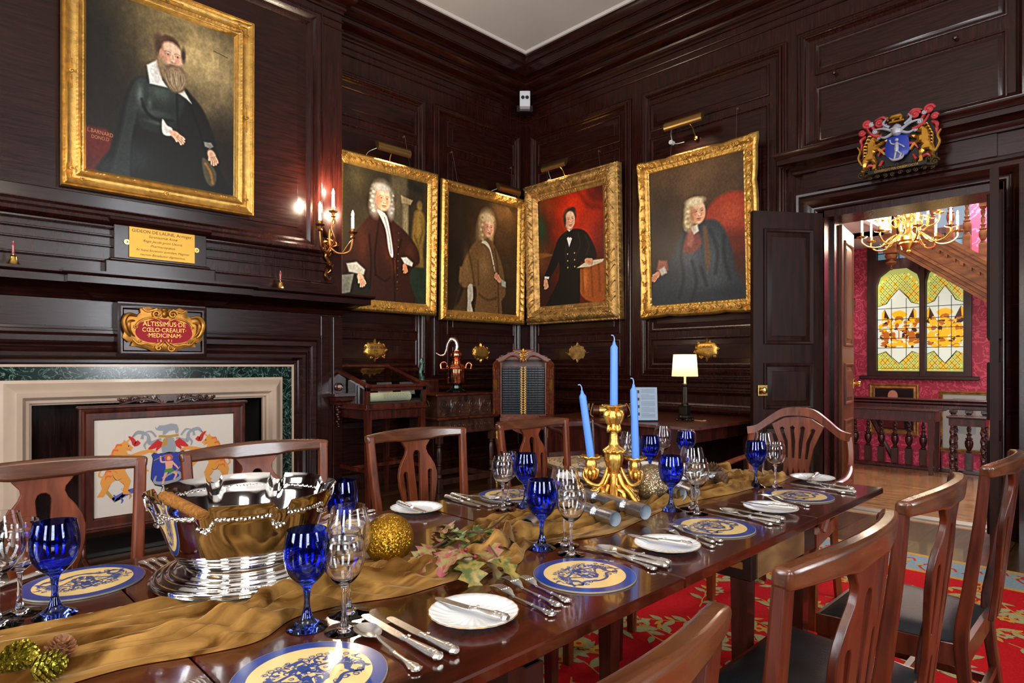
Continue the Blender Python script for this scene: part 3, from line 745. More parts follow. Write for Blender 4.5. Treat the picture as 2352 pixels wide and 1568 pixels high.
nw.box(SX-.07, yN-.07, zN, SX+.07, yN+.07, 2.86, .008)
nw.lathe([(.001, -.2), (.018, -.19), (.02, -.175), (.01, -.16), (.012, -.14), (.03, -.13), (.06, -.115), (.062, -.10), (.03, -.085), (.03, -.07), (.055, -.06), (.068, -.03), (.068, -.012), (.05, 0)], (SX, yN, zN), 20)
part('newel_post', nw, STAIRW, stt, world=True)
struct('hall_trim', MB().box(SX-.07, 2.22-.04, 2.86, SX+.3, 3.2, 3.02).box(WB+WT, 2.18, 2.80, SX, 2.24, 3.04), CEIL2)
# lower balustrade on the landing
BXX = 8.52
bd = thing('landing_balustrade', 'dark balustrade with barley twist balusters behind the console table', 'balustrade', (BXX, 1.9, 0))
rl = MB(); rl.box(BXX-.06, .95, .76, BXX+.06, 3.1, .80, .012); rl.box(BXX-.045, .95, .71, BXX+.045, 3.1, .76, .008); rl.box(BXX-.07, .95, .80, BXX+.07, 3.1, .825, .01)
part('handrail', rl, MAHOGD, bd, world=True)
part('base_rail', MB().box(BXX-.06, .95, 0.001, BXX+.06, 3.1, .04, .005), MAHOGD, bd, world=True)
bm2 = make_baluster('b', .66, None, None, None, b=.19, t=.05).mesh('baluster', MAHOGD)
for k in range(13):
    o = bpy.data.objects.new('baluster', bm2); COL.objects.link(o); o.parent = bd; o.location = (0, 2.72-.145*k-1.9, .045)
# tall newel at the foot of the upper flight
nn = MB(); yA, yB = 1.20, 1.04; 
nn.box(8.0, .90, 0.0, 8.16, 1.11, 1.36, .008)
nn.sweep([(8.16, .88), (8.16, 1.11), (8.0, 1.11), (8.0, .88)][::-1], [(0, 1.34), (.01, 1.35), (.02, 1.38), (.05, 1.41), (.05, 1.44), (0, 1.45)])
nn.box(8.02, .92, 1.45, 8.14, 1.09, 1.50, .01); nn.box(8.04, .94, 1.56, 8.12, 1.07, 1.78, .01); nn.box(8.0, .90, 1.75, 8.16, 1.11, 1.80, .012)
single('stair_newel', nn, MAHOGD, 'tall dark newel post with moulded cap right of the twisted stool', 'newel post', loc=(8.08, 1.0, 0))
single('leaflet', MB().prism([(0, 0), (.10, 0), (.10, .12), (0, .12)], z0=0, z1=.01, fn=lambda x, y, z: (7.99+.04*y/.12-z, 1.10-x, 1.452+y)), mat('paper_blue', 'b9cde8', .5), 'pale blue leaflet propped on the newel cap', 'leaflet')
# console table in the hall
tb = thing('console_table', 'dark console table standing in front of the landing balustrade', 'table', (8.25, 2.2, 0))
part('table_top', MB().box(8.05, 1.60, .70, 8.44, 3.0, .725, .006), MAHOGD, tb, world=True)
part('apron', MB().box(8.09, 1.66, .58, 8.41, 2.96, .70, .003), MAHOGD, tb, world=True)
for (x, y) in ((8.11, 1.69), (8.39, 1.69), (8.11, 2.93), (8.39, 2.93)):
    part('leg', MB().add([(x-.03, y-.03, .6), (x+.03, y-.03, .6), (x+.03, y+.03, .6), (x-.03, y+.03, .6), (x-.02, y-.02, 0), (x+.02, y-.02, 0), (x+.02, y+.02, 0), (x-.02, y+.02, 0)], [(0, 1, 2, 3), (7, 6, 5, 4), (0, 4, 5, 1), (1, 5, 6, 2), (2, 6, 7, 3), (3, 7, 4, 0)]), MAHOGD, tb, world=True)
# joined stool with twisted legs
sl_ = thing('side_stool', 'small dark side table on twisted legs right of the console table', 'table', (8.2, 1.35, 0))
part('stool_top', MB().box(8.10, 1.19, .64, 8.38, 1.55, .665, .008), MAHOGD, sl_, world=True)
part('frame', MB().box(8.12, 1.21, .56, 8.36, 1.53, .64, .003), MAHOGD, sl_, world=True)
for (x, y) in ((8.145, 1.235), (8.335, 1.235), (8.145, 1.505), (8.335, 1.505)):
    mb = MB(); n = 8; vs = []
    for i in range(41):
        z = .08+.48*i/40
        for k in range(n):
            a = 2*PI*k/n; r = .018*(1+.35*math.cos(2*a-z*70)); vs.append((x+r*math.cos(a), y+r*math.sin(a), z))
    mb.add(vs, [(i*n+k, i*n+(k+1) % n, (i+1)*n+(k+1) % n, (i+1)*n+k) for i in range(40) for k in range(n)])
    mb.box(x-.022, y-.022, 0, x+.022, y+.022, .09, .004)
    part('leg', mb, MAHOGD, sl_, world=True)
struct('hall_step', MB().box(7.75, -1.4, 0, 8.5, 1.14, .11, .012), MAHOGD)
# two pictures hung low on the stair wall
def small_picture(name, label, px0, py0, px1, py1, inner, fw=.07, matc=None):
    a = onX(px0, py0, XW-.03); b = onX(px1, py1, XW-.03)
    t = thing(name, label, 'picture', (XW-.02, (a.y+b.y)/2, b.z))
    m = MB(T=onB(x=XW-.004)); m.ring(-a.y, b.z, -b.y, a.z, [(0, 0), (0, .03), (.015, .04), (fw*.5, .02), (fw*.8, .03), (fw, .01)], 1)
    part('frame', m, GOLDD, t, world=True)
    c = MB(T=onB(x=XW-.006)); u0, u1, z0, z1 = -a.y+fw*.9, -b.y-fw*.9, b.z+fw*.9, a.z-fw*.9
    inner(c, u0, u1, z0, z1); part('picture', c, [mat('picture_black', '0c0a0c', .3), mat('picture_mount', 'b9c0b6', .4), mat('picture_skin', 'c98f74', .5), mat('picture_print', '9aa79f', .4), mat('picture_cloth', '5a1a18', .5)], t, world=True, smooth=False)
def inn1(c, u0, u1, z0, z1):
    c.cur = 0; flat_in(c, u0, z0, u1, z1, .005); cu = (u0+u1)/2-.01; c.cur = 4; c.poly([(cu-.14, z0+.02), (cu+.14, z0+.02), (cu+.12, z0+.25), (cu, z0+.32), (cu-.12, z0+.25)], .006); c.cur = 2; c.disc(cu, z1-.10, .06, .075, .007); 
def inn2(c, u0, u1, z0, z1):
    c.cur = 1; flat_in(c, u0, z0, u1, z1, .005); cu = (u0+u1)/2; c.cur = 3; flat_in(c, cu-.12, z0+.2, cu+.12, z1-.05, .006); c.cur = 2; c.disc(cu-.03, z1-.10, .03, .03, .007); 
small_picture('hall_portrait', 'gold framed dark portrait of a bald head low on the red wall', 1996, 880, 2110, 1001, inn1)
small_picture('hall_print', 'pale mounted print in thin gold frame low on the red wall', 2156, 897, 2275, 1045, inn2, .045)
# descending handrail of the lower flight
lh = MB(); a = onX(2010, 975, 9.2); b = onX(2056, 1062, 9.2); lh.tube([a+(a-b)*.5, b+(b-a)*.6], .03, 8); 
single('lower_handrail', lh, MAHOGD, 'dark sloping handrail going down behind the balustrade', 'handrail', loc=(9.2, 2.2, 0))
# chandelier
CX_, CY_ = 7.05, 1.655
zb = onX(2088, 583, CX_).z
ch = thing('chandelier', 'brass chandelier with two tiers of scrolled arms and lit candles in the hall', 'chandelier', (CX_, CY_, zb))
part('stem', MB().lathe([(.001, 0), (.012, .01), (.02, .025), (.012, .04), (.03, .055), (.065, .085), (.085, .10), (.08, .115), (.095, .13), (.095, .165), (.06, .18), (.035, .21), (.028, .24), (.04, .26), (.045, .30), (.03, .33), (.045, .35), (.06, .38), (.055, .42), (.03, .45), (.02, .47), (.05, .49), (.04, .51), (.012, .52), (.012, 1.2)], n=20), BRASS, ch)
CANW = mat('candle_white', 'f4ead8', .5, emis='fff0d0', es=1.2)
FLAME = mat('bulb_lit', 'fff4dc', .5, emis=(1, .93, .80), es=60)
def chand_arm(R, z0, ang):
    c, s_ = math.cos(ang), math.sin(ang)
    P = catmull([(.06, 0, z0), (.10, 0, z0+.05), (.16, 0, z0+.02), (R*.6, 0, z0-.055), (R*.85, 0, z0-.05), (R, 0, z0+.0), (R, 0, z0+.05)], 5)
    P = [(p.x*c, p.x*s_, p.z) for p in P]
    m = MB().tube(P, .0085, 8); m.tube([(p[0]*.75, p[1]*.75, p[2]+.025) for p in P[8:20]], .005, 6)
    m.lathe([(.01, .04), (.045, .05), (.05, .058), (.02, .06), (.012, .066), (.014, .10), (.001, .10)], (R*c, R*s_, z0), 16)
    a = part('arm', m, BRASS, ch)
    part('candle', MB().lathe([(.0105, .10), (.0105, .205), (.001, .207)], (R*c, R*s_, z0), 10), CANW, a)
    part('bulb', MB().lathe([(.001, .207), (.007, .213), (.009, .225), (.006, .238), (.001, .25)], (R*c, R*s_, z0), 10), FLAME, a, 'glowing flame bulb')
for k in range(8): chand_arm(.40, .14, YAW*-1+PI/8+k*PI/4)
for k in range(6): chand_arm(.25, .31, YAW*-1+.3+k*PI/3)
def plight(loc, e, col, r=.03, kind='POINT'):
    L = bpy.data.lights.new('lamp_light', kind); L.energy = e; L.color = col; L.shadow_soft_size = r
    o = bpy.data.objects.new('lamp_light', L); COL.objects.link(o); o.location = loc; return o
for dx, dy in ((.40, 0), (-.4, 0), (0, .4), (0, -.4)):
    plight((CX_+dx*.8, CY_+dy*.8, zb+.22), 6, (1, .86, .66), .10)
hl = bpy.data.lights.new('hall_fill', 'AREA'); hl.size = 1.6; hl.size_y = 1.2; hl.shape = 'RECTANGLE'; hl.energy = 190; hl.color = (.85, .92, 1)  # fill lamp added high in the hall to brighten it
ho = bpy.data.objects.new('hall_fill', hl); COL.objects.link(ho); ho.location = (8.9, .9, 4.2); ho.rotation_euler = (0, 0, 0)
# ------------------------------------------------------------------ painter: colours stored on a fine canvas grid
class Pic:
    def __init__(s, asp, n, bg):
        s.h = n; s.w = max(8, int(n*asp)); s.asp = asp
        X, Y = np.meshgrid(np.linspace(0, asp, s.w), np.linspace(0, 1, s.h)); s.X, s.Y = X, Y
        s.a = np.zeros((s.h, s.w, 3)); s.a[:] = s.c(bg); s.rng = np.random.RandomState(3)
    def c(s, col): return np.array([int(col[i:i+2], 16)/255 for i in (0, 2, 4)]) if isinstance(col, str) else np.array(col)
    def mix(s, m, col, al=1): m = np.clip(m, 0, 1)[..., None]*al; s.a = s.a*(1-m)+s.c(col)*m; return s
    def ell(s, cx, cy, rx, ry, col, soft=.15, al=1, rot=0):
        dx, dy = s.X-cx, s.Y-cy; c, q = math.cos(rot), math.sin(rot)
        d = np.sqrt(((dx*c+dy*q)/rx)**2+((-dx*q+dy*c)/ry)**2); return s.mix((1+soft-d)/(2*soft)if soft > 0 else (d < 1)*1., col, al)
    def glow(s, cx, cy, rx, ry, col, al=1): 
        d = ((s.X-cx)/rx)**2+((s.Y-cy)/ry)**2; return s.mix(np.exp(-d), col, al)
    def poly(s, pts, col, soft=.006, al=1):
        if len(pts) > 5: pts = [(p.x, p.y) for p in catmull([(a, b, 0) for a, b in pts], 3, True)]
        ins = np.zeros(s.X.shape, bool); dm = np.full(s.X.shape, 9.)
        n = len(pts)
        for i in range(n):
            x0, y0 = pts[i]; x1, y1 = pts[(i+1) % n]
            dx, dy = x1-x0, y1-y0; L = dx*dx+dy*dy+1e-12
            t = np.clip(((s.X-x0)*dx+(s.Y-y0)*dy)/L, 0, 1); dm = np.minimum(dm, np.hypot(s.X-x0-t*dx, s.Y-y0-t*dy))
            if abs(dy) > 1e-9:
                k = (y0 > s.Y) != (y1 > s.Y); ins ^= k & (s.X < x0+(s.Y-y0)*dx/dy)
        sd = np.where(ins, dm, -dm); return s.mix(sd/(2*soft)+.5, col, al)
    def line(s, pts, w, col, soft=.003, al=1, smooth=True):
        if len(pts) > 2 and smooth: pts = [(p.x, p.y) for p in catmull([(a, b, 0) for a, b in pts], 4)]
        dm = np.full(s.X.shape, 9.)
        for (x0, y0), (x1, y1) in zip(pts, pts[1:]):
            dx, dy = x1-x0, y1-y0; L = dx*dx+dy*dy+1e-12
            t = np.clip(((s.X-x0)*dx+(s.Y-y0)*dy)/L, 0, 1); dm = np.minimum(dm, np.hypot(s.X-x0-t*dx, s.Y-y0-t*dy))
        return s.mix((w-dm)/(2*soft)+.5, col, al)
    def noise(s, amp, k=8):
        g = s.rng.rand(k+2, k+2)*2-1
        yi = np.linspace(0, k, s.h); xi = np.linspace(0, k, s.w)
        y0 = yi.astype(int); x0 = xi.astype(int); fy = (yi-y0)[:, None]; fx = (xi-x0)[None]
        fy = fy*fy*(3-2*fy); fx = fx*fx*(3-2*fx)
        v = g[y0][:, x0]*(1-fy)*(1-fx)+g[y0+1][:, x0]*fy*(1-fx)+g[y0][:, x0+1]*(1-fy)*fx+g[y0+1][:, x0+1]*fy*fx
        s.a = np.clip(s.a*(1+amp*v[..., None]), 0, 1); return s
    def face(s, cx, cy, h, tone='dca884', dark='8a5236', turn=1, old=0):
        """three-quarter face, chin to brow height h, turned to +x when turn=1"""
        w = h*.40
        s.ell(cx, cy, w, h*.54, tone, .10)
        s.ell(cx-turn*w*.78, cy-h*.02, w*.34, h*.5, dark, .9, .55)
        s.glow(cx+turn*w*.1, cy+h*.33, w*.6, h*.13, 'f3cfae', .65); s.glow(cx+turn*w*.15, cy-h*.05, w*.2, h*.2, 'f2cba8', .5)
        for e, k in ((-.36, 1), (.42, .85)):
            ex = cx+turn*w*(e+.10); ey = cy+h*.08
            s.ell(ex, ey, w*.20*k, h*.042, dark, .6, .65); s.ell(ex, ey-h*.003, w*.13*k, h*.018, 'd8c0a8', .5, .7); s.ell(ex+turn*w*.03, ey, w*.058, h*.022, '2a1a12', .4)
            s.line([(ex-w*.24*k, ey+h*.075), (ex, ey+h*.105), (ex+w*.24*k, ey+h*.08)], h*.010, '6b4630', h*.015, .6)
            s.glow(ex-turn*w*.02, ey-h*.14, w*.26, h*.09, 'd97f66', .5)
        nx = cx+turn*w*.20
        s.line([(nx-turn*w*.08, cy+h*.08), (nx+turn*w*.02, cy-h*.08), (nx+turn*w*.08, cy-h*.14)], h*.012, dark, h*.02, .45)
        s.ell(nx, cy-h*.155, w*.17, h*.035, dark, .6, .7); s.glow(nx+turn*w*.03, cy-h*.11, w*.09, h*.06, 'f6d5b8', .9)
        s.ell(cx+turn*w*.13, cy-h*.275, w*.30, h*.025, '9c3f35', .5, .9); s.ell(cx+turn*w*.13, cy-h*.31, w*.24, h*.022, 'c97866', .6, .7)
        s.glow(cx+turn*w*.12, cy-h*.36, w*.25, h*.03, dark, .5); s.glow(cx+turn*w*.1, cy-h*.43, w*.25, h*.05, 'eab995', .6)
        return s
    def hand(s, x, y, r, ang, tone='dca584', dark='8a4f38', spread=.10):
        c, q = math.cos(ang), math.sin(ang)
        s.ell(x, y, r, r*.68, tone, .2, 1, ang)
        for k in range(4):
            a = ang+(k-1.5)*spread; L = r*(1.1, 1.25, 1.2, .95)[k]
            ox, oy = x+c*r*.5-q*(k-1.5)*r*.30, y+q*r*.5+c*(k-1.5)*r*.30
            s.line([(ox, oy), (ox+math.cos(a)*L*.6, oy+math.sin(a)*L*.6), (ox+math.cos(a-.15)*L, oy+math.sin(a-.15)*L)], r*.19, dark, r*.1, .6)
            s.line([(ox, oy), (ox+math.cos(a)*L*.6, oy+math.sin(a)*L*.6), (ox+math.cos(a-.15)*L*.97, oy+math.sin(a-.15)*L*.97)], r*.145, tone, r*.06)
        s.line([(x-q*-.4*r, y-c*.4*r), (x+c*r*.7+q*.8*r, y+q*r*.7-c*.8*r)], r*.17, tone, r*.08)
        return s
    def folds(s, lines, col, w=.012, al=.5):
        for l in lines: s.line(l, w, col, w*1.5, al)
        return s
    def finish(s):
        s.noise(.05, 60).noise(.05, 110)
        b = s.a.copy()
        for ax in (0, 1):
            acc = np.zeros_like(b); 
            for k, wt in ((-4, .1), (-2, .2), (0, .4), (2, .2), (4, .1)): acc += wt*np.roll(b, k, ax)
            b = acc
        s.a = np.clip(s.a+1.1*(s.a-b), 0, 1); return s
    def put(s, name, parent, T, W, H, m):
        s.finish()
        me = bpy.data.meshes.new(name); w, h = s.w, s.h
        xs, ys = np.meshgrid(np.linspace(0, W, w), np.linspace(0, H, h))
        v = np.stack([xs.ravel(), ys.ravel(), np.zeros(w*h)], 1); Tm = np.array(T); v = v@Tm[:3, :3].T+Tm[:3, 3]
        L = parent.location; v -= np.array([L.x, L.y, L.z])
        i = (np.arange(h-1)[:, None]*w+np.arange(w-1)[None]).ravel(); f = np.stack([i, i+1, i+w+1, i+w], 1)
        me.vertices.add(w*h); me.vertices.foreach_set('co', v.ravel().astype(np.float32))
        me.loops.add(f.size); me.loops.foreach_set('vertex_index', f.ravel().astype(np.int32)); me.polygons.add(len(f)); me.polygons.foreach_set('loop_start', np.arange(0, f.size, 4, dtype=np.int32))
        me.materials.append(m); me.update(calc_edges=True)
        a = s.a.reshape(-1, 3); l = np.where(a <= .04045, a/12.92, ((a+.055)/1.055)**2.4)
        at = me.color_attributes.new('paint', 'FLOAT_COLOR', 'POINT'); at.data.foreach_set('color', np.concatenate([l, np.ones((len(l), 1))], 1).ravel().astype(np.float32))
        o = bpy.data.objects.new(name, me); COL.objects.link(o); o.parent = parent; return o
OIL = colattr_mat('oil_paint', rough=.42, coat=.06, bump=.12, bs=260, spec=.28)
def spiral(mb, cx, cy, r, turns=1.3, th=.006, z=.008, sgn=1, a0=0, n=22, flat=.8):
    pts = [(cx+r*(1-.82*t/n)*math.cos(a0+sgn*turns*2*PI*t/n), cy+r*(1-.82*t/n)*math.sin(a0+sgn*turns*2*PI*t/n), z) for t in range(n+1)]
    mb.tube(pts, [th*.8, th*1.2, th, th*.8], 6, flat=flat); mb.sphere(pts[-1], th*1.5, 8, 5)
def leaf3(mb, x, y, ang, L, w, z=.008, h=.006):
    """acanthus-like lobe lying in the xy plane"""
    c, q = math.cos(ang), math.sin(ang); vs = []; 
    prof = [(0, .25), (.2, .8), (.35, .6), (.5, 1.0), (.65, .6), (.8, .75), (1, 0)]
    for t, k in prof:
        for sd in (-1, 0, 1):
            X = t*L; Y = sd*k*w*.5; vs.append((x+X*c-Y*q, y+X*q+Y*c, z+(h*math.sin(PI*min(1, t+.15)) if sd == 0 else -z*.8)))
    fs = [(i*3+k, i*3+3+k, i*3+4+k, i*3+1+k) for i in range(6) for k in range(2)]
    mb.add(vs, fs)
def carved(A, fr, wav=0, wn=4, seed=0):
    def f(side, t, j, d):
        if j == 0: return (-wav*(abs(math.sin(t*PI*wn))**.8*.6+.4*math.exp(-((t-.5)/.06)**2)+math.exp(-(min(t, 1-t)/.05)**2)) if wav else 0, 0)
        p = t*fr*2*PI+side; k = .5+.5*math.sin(p+j*1.1+seed); m = .5+.5*math.sin(p*1.7-j*1.7)
        env = .45+.55*max(math.exp(-(min(t, 1-t)/.09)**2), math.exp(-((t-.5)/.08)**2))
        return (-wav*.8*(abs(math.sin(t*PI*wn))**.8*.6+.4*math.exp(-((t-.5)/.06)**2)+math.exp(-(min(t, 1-t)/.05)**2)) if (wav and j <= 3) else 0, A*env*(k*m*2-.4))
    return f
def gilt_frame(mb, u0, v0, u1, v1, w, style):
    """w: frame width; local plane, height along +z"""
    if style == 'reeded':
        pr = [(0, 0), (0, .05), (.004, .056), (.01, .05), (.02, .058), (.03, .05), (.035, .044), (.075, .036), (.08, .04), (.09, .046), (.10, .04), (.105, .034), (.115, .03), (.122, .033), (.13, .026), (.136, .012), (.14, .008)]
        k_ = w/.14; pr = [(a*k_, b) for a, b in pr]
        def rel(side, t, j, d):
            if j in (4,): return 0, .005*abs(math.sin(t*PI*60))
            if j in (9,): return 0, .005*abs(math.sin(t*PI*46))
            if j in (13,): return 0, .003*abs(math.sin(t*PI*110))
            return 0, 0
        mb.ring(u0, v0, u1, v1, pr, 160, rel)
        cu, cv = (u0+u1)/2, (v0+v1)/2; q = w*.40
        for (x, y, a) in ((cu, v0+q, 0), (cu, v1-q, 0), (u0+q, cv, PI/2), (u1-q, cv, PI/2)):
            spiral(mb, x, y, .018, 1, .005, .046)
            for sg in (0, PI): leaf3(mb, x+.018*math.cos(a+sg), y+.018*math.sin(a+sg), a+sg, .07, .026, .046, .009); mb.tube([(x+.08*math.cos(a+sg), y+.08*math.sin(a+sg), .046), (x+.11*math.cos(a+sg), y+.11*math.sin(a+sg), .046)], .004, 5)
        for (x, y, a) in ((u0+q, v0+q, PI/4), (u1-q, v0+q, 3*PI/4), (u1-q, v1-q, 5*PI/4), (u0+q, v1-q, 7*PI/4)):
            for da in (-PI/4, PI/4): leaf3(mb, x, y, a+da, .13, .036, .047, .012); spiral(mb, x+.06*math.cos(a+da), y+.06*math.sin(a+da), .015, 1, .004, .048)
        return
    if style == 'rococo': pr = [(0, 0), (-.0, .02), (.008, .04), (.02, .05), (.035, .035), (.05, .028), (.062, .034), (.075, .03), (.085, .022), (.095, .024), (.102, .012)]
    elif style == 'deep': pr = [(0, -.05), (0, .03), (.006, .036), (.014, .034), (.018, .05), (.035, .078), (.06, .085), (.085, .07), (.10, .05), (.108, .055), (.118, .05), (.124, .034), (.135, .03), (.15, .014)]
    else: pr = [(0, 0), (0, .03), (.008, .045), (.022, .055), (.04, .048), (.055, .032), (.066, .026), (.078, .03), (.088, .024), (.10, .018), (.108, .008)]
    k_ = w/pr[-1][0]; pr = [(a*k_, b) for a, b in pr]
    rel = {'rococo': carved(.004, 26, .026, 4), 'deep': carved(.005, 30), 'carved': carved(.0035, 34)}[style]
    mb.ring(u0, v0, u1, v1, pr, 190, rel)
    z = .058 if style != 'deep' else .090; cu, cv = (u0+u1)/2, (v0+v1)/2
    c_ = w*.42; big = 1.35 if style == 'deep' else 1.1 if style == 'rococo' else .8
    for (x, y, a) in ((u0+c_, v0+c_, PI/4), (u1-c_, v0+c_, 3*PI/4), (u1-c_, v1-c_, 5*PI/4), (u0+c_, v1-c_, 7*PI/4)):
        for da in (-PI/4, PI/4):
            ux, uy = math.cos(a+da), math.sin(a+da)
            leaf3(mb, x, y, a+da, .15*big, .05*big, z, .012)
            spiral(mb, x+ux*.10*big, y+uy*.10*big, .024*big, 1.3, .006*big, z, 1 if da > 0 else -1, a)
        leaf3(mb, x+.0*math.cos(a), y, a+PI, .06*big, .05*big, z, .012); mb.sphere((x, y, z), .014*big, 10, 6)
    for (x, y, a) in ((cu, v0+c_, 0), (cu, v1-c_, 0), (u0+c_, cv, PI/2), (u1-c_, cv, PI/2)):
        ux, uy = math.cos(a), math.sin(a)
        for sg in (-1, 1):
            leaf3(mb, x, y, a if sg > 0 else a+PI, .10*big, .04*big, z, .01); spiral(mb, x+sg*ux*.06*big, y+sg*uy*.06*big, .018*big, 1.2, .005*big, z, sg, a)
        mb.sphere((x, y, z), .013*big, 10, 6)
    if style in ('rococo', 'carved', 'deep'):
        L1, L2 = u1-u0, v1-v0; n = 14 if style == 'rococo' else 20
        for side, (sx, sy, a, L) in enumerate(((u0, v0+c_, 0, L1), (u0, v1-c_, 0, L1), (u0+c_, v0, PI/2, L2), (u1-c_, v0, PI/2, L2))):
            for i in range(2, n-1):
                t = i/n
                if abs(t-.5) < .06: continue
                x, y = sx+math.cos(a)*L*t, sy+math.sin(a)*L*t; sg = 1 if i % 2 else -1
                spiral(mb, x, y, w*.17, 1.1, .0042*big, z-.010, sg, i*.9, 14); leaf3(mb, x, y, a+(PI if t > .5 else 0)+sg*.6, w*.5, w*.22, z-.010, .010); leaf3(mb, x, y, a+(PI if t > .5 else 0)-sg*.9, w*.35, w*.16, z-.012, .008)
def portrait(name, label, T, W, H, fw, style, pic, gold, tilt=0):
    loc = T @ Vector((W/2, 0, 0)); t = thing(name, label, 'painting', loc)
    f = MB(T=T); gilt_frame(f, 0, 0, W, H, fw, style); part('frame', f, gold, t, world=True, ang=50)
    bk = MB(T=T); bk.box(fw*.3, fw*.3, -.028, W-fw*.3, H-fw*.3, -.002); part('stretcher', bk, mat('canvas_back', '2a2018', .8), t, world=True)
    pic.put('canvas', t, T @ Matrix.Translation((fw*.93, fw*.93, .006)), W-fw*1.86, H-fw*1.86, OIL)
    return t
# ---- 1 man in black gown (large, over the fireplace)
p = Pic(.78, 300, '201a10')
p.glow(.60, .80, .34, .30, 'b59a66', .95).glow(.40, .95, .25, .15, '8b7448', .7).glow(.66, .62, .18, .16, '9a8358', .6).glow(.03, .6, .16, .5, '14100b', .85).glow(.7, .25, .2, .25, '1a130d', .8)
p.noise(.16, 10).noise(.1, 30)
p.poly([(0, .24), (.10, .245), (.13, .22), (.11, .0), (0, 0)], '5a1712', .01)
p.poly([(.33, .60), (.24, .57), (.19, .45), (.155, .30), (.12, .14), (.09, -.02), (.74, -.02), (.69, .15), (.665, .32), (.60, .48), (.53, .56), (.45, .62)], '12120f', .008)
p.poly([(.33, .60), (.25, .575), (.205, .47), (.18, .30), (.14, .10), (.125, 0), (.22, 0), (.23, .25), (.27, .45), (.32, .54)], '252a26', .01)
p.poly([(.30, .57), (.27, .5), (.25, .38), (.27, .30), (.36, .29), (.42, .34), (.46, .40), (.50, .52), (.45, .58)], '1c211d', .01)
p.glow(.36, .53, .07, .06, '4a544c', .8).glow(.26, .48, .02, .06, '6b7570', .7).glow(.33, .40, .08, .02, '3d443f', .8).glow(.36, .345, .07, .012, '474d47', .7).glow(.31, .45, .015, .03, '5a635c', .6)
p.folds([[(.45, .56), (.455, .4), (.47, .28)], [(.27, .46), (.30, .38), (.40, .35)], [(.28, .42), (.33, .37), (.43, .38)], [(.52, .5), (.57, .38), (.60, .25)], [(.24, .3), (.22, .15), (.22, 0)]], '050505', .005, .7)
p.glow(.25, .12, .10, .08, '2c3232', .6).glow(.12, .04, .1, .05, '333a3c', .5)
p.poly([(.295, .66), (.345, .705), (.375, .60), (.40, .565), (.31, .56)], 'd9d6cb', .005).poly([(.46, .55), (.49, .575), (.53, .51), (.50, .53)], 'c9c5b8', .005)
p.ell(.408, .80, .062, .068, '4a3323', .12).face(.418, .745, .165, 'dcae8c', '8e5a3e', 1)
p.ell(.352, .80, .02, .055, '4a3526', .5).ell(.485, .78, .012, .04, '4a3526', .5).ell(.37, .75, .012, .03, 'c08a6a', .3)
p.poly([(.362, .735), (.352, .68), (.385, .60), (.43, .555), (.475, .56), (.495, .60), (.49, .67), (.478, .715), (.462, .700), (.44, .708), (.415, .703), (.385, .705)], '8d7454', .012).glow(.44, .62, .03, .05, 'b79d78', .7).glow(.40, .66, .02, .03, '6b543a', .6)
p.line([(.40, .685), (.425, .700), (.445, .698), (.465, .700), (.485, .683)], .007, '6e5238', .008, .8).ell(.447, .683, .013, .004, '9a5046', .5, .7)
for k in range(22): bx_ = .385+k*.0048; p.line([(bx_, .67), (bx_+.006*math.sin(k), .62), (.42+(bx_-.42)*.5+.01, .565)], .0012, 'b59c78' if k % 2 else '5e4a34', .002, .5)
p.folds([[(.39, .66), (.41, .6), (.44, .565)], [(.43, .65), (.44, .6), (.455, .565)], [(.47, .65), (.475, .6)]], '5c452e', .003, .5)
p.poly([(.375, .375), (.40, .345), (.425, .335), (.43, .30), (.40, .285), (.375, .30)], 'd8d2c2', .004).hand(.445, .30, .032, -.55)
p.poly([(.60, .30), (.64, .305), (.655, .285), (.635, .265), (.605, .275)], '777166', .004).hand(.645, .23, .034, -1.15)
p.poly([(.59, .20), (.63, .185), (.67, .13), (.665, .055), (.63, .045), (.60, .10)], '4a4330', .006).line([(.61, .17), (.64, .12), (.65, .06)], .007, '8a5a22', .005)
p.line([(.655, .865), (.70, .858)], .002, '3a2f20', .002, .7).line([(.705, .857), (.735, .85)], .002, '3a2f20', .002, .7)
T1 = onA(.758, 2.395, BR-.035, tilt=.012)
g1 = portrait('framed_portrait', 'largest gilt framed portrait, bearded person in black gown and white collar above fireplace', T1, 1.255, 1.52, .143, 'reeded', p, GOLD)
tx = MB(T=T1 @ Matrix.Translation((0, 0, .009))); text_mb(tx, 'L.BARNARD', .040, tx.T @ Matrix.Translation((.215, .405, 0)) @ Matrix.Rotation(-.07, 4, 'Z'), .0002, squash=.85); 
tx.T = None; tx2 = MB(); 
def mbtext(s, size, M_, ex=.0004, **k): m = MB(); return text_mb(m, s, size, M_, ex, **k)
lt = mbtext('L.BARNARD', .038, T1 @ Matrix.Translation((.225, .405, .008)) @ Matrix.Rotation(-.06, 4, 'Z'), squash=.75); text_mb(lt, 'DONO.D', .034, T1 @ Matrix.Translation((.225, .368, .008)), .0004, squash=.75)
part('lettering', lt, mat('paint_ochre', 'b9764a', .5), g1, world=True, smooth=False)
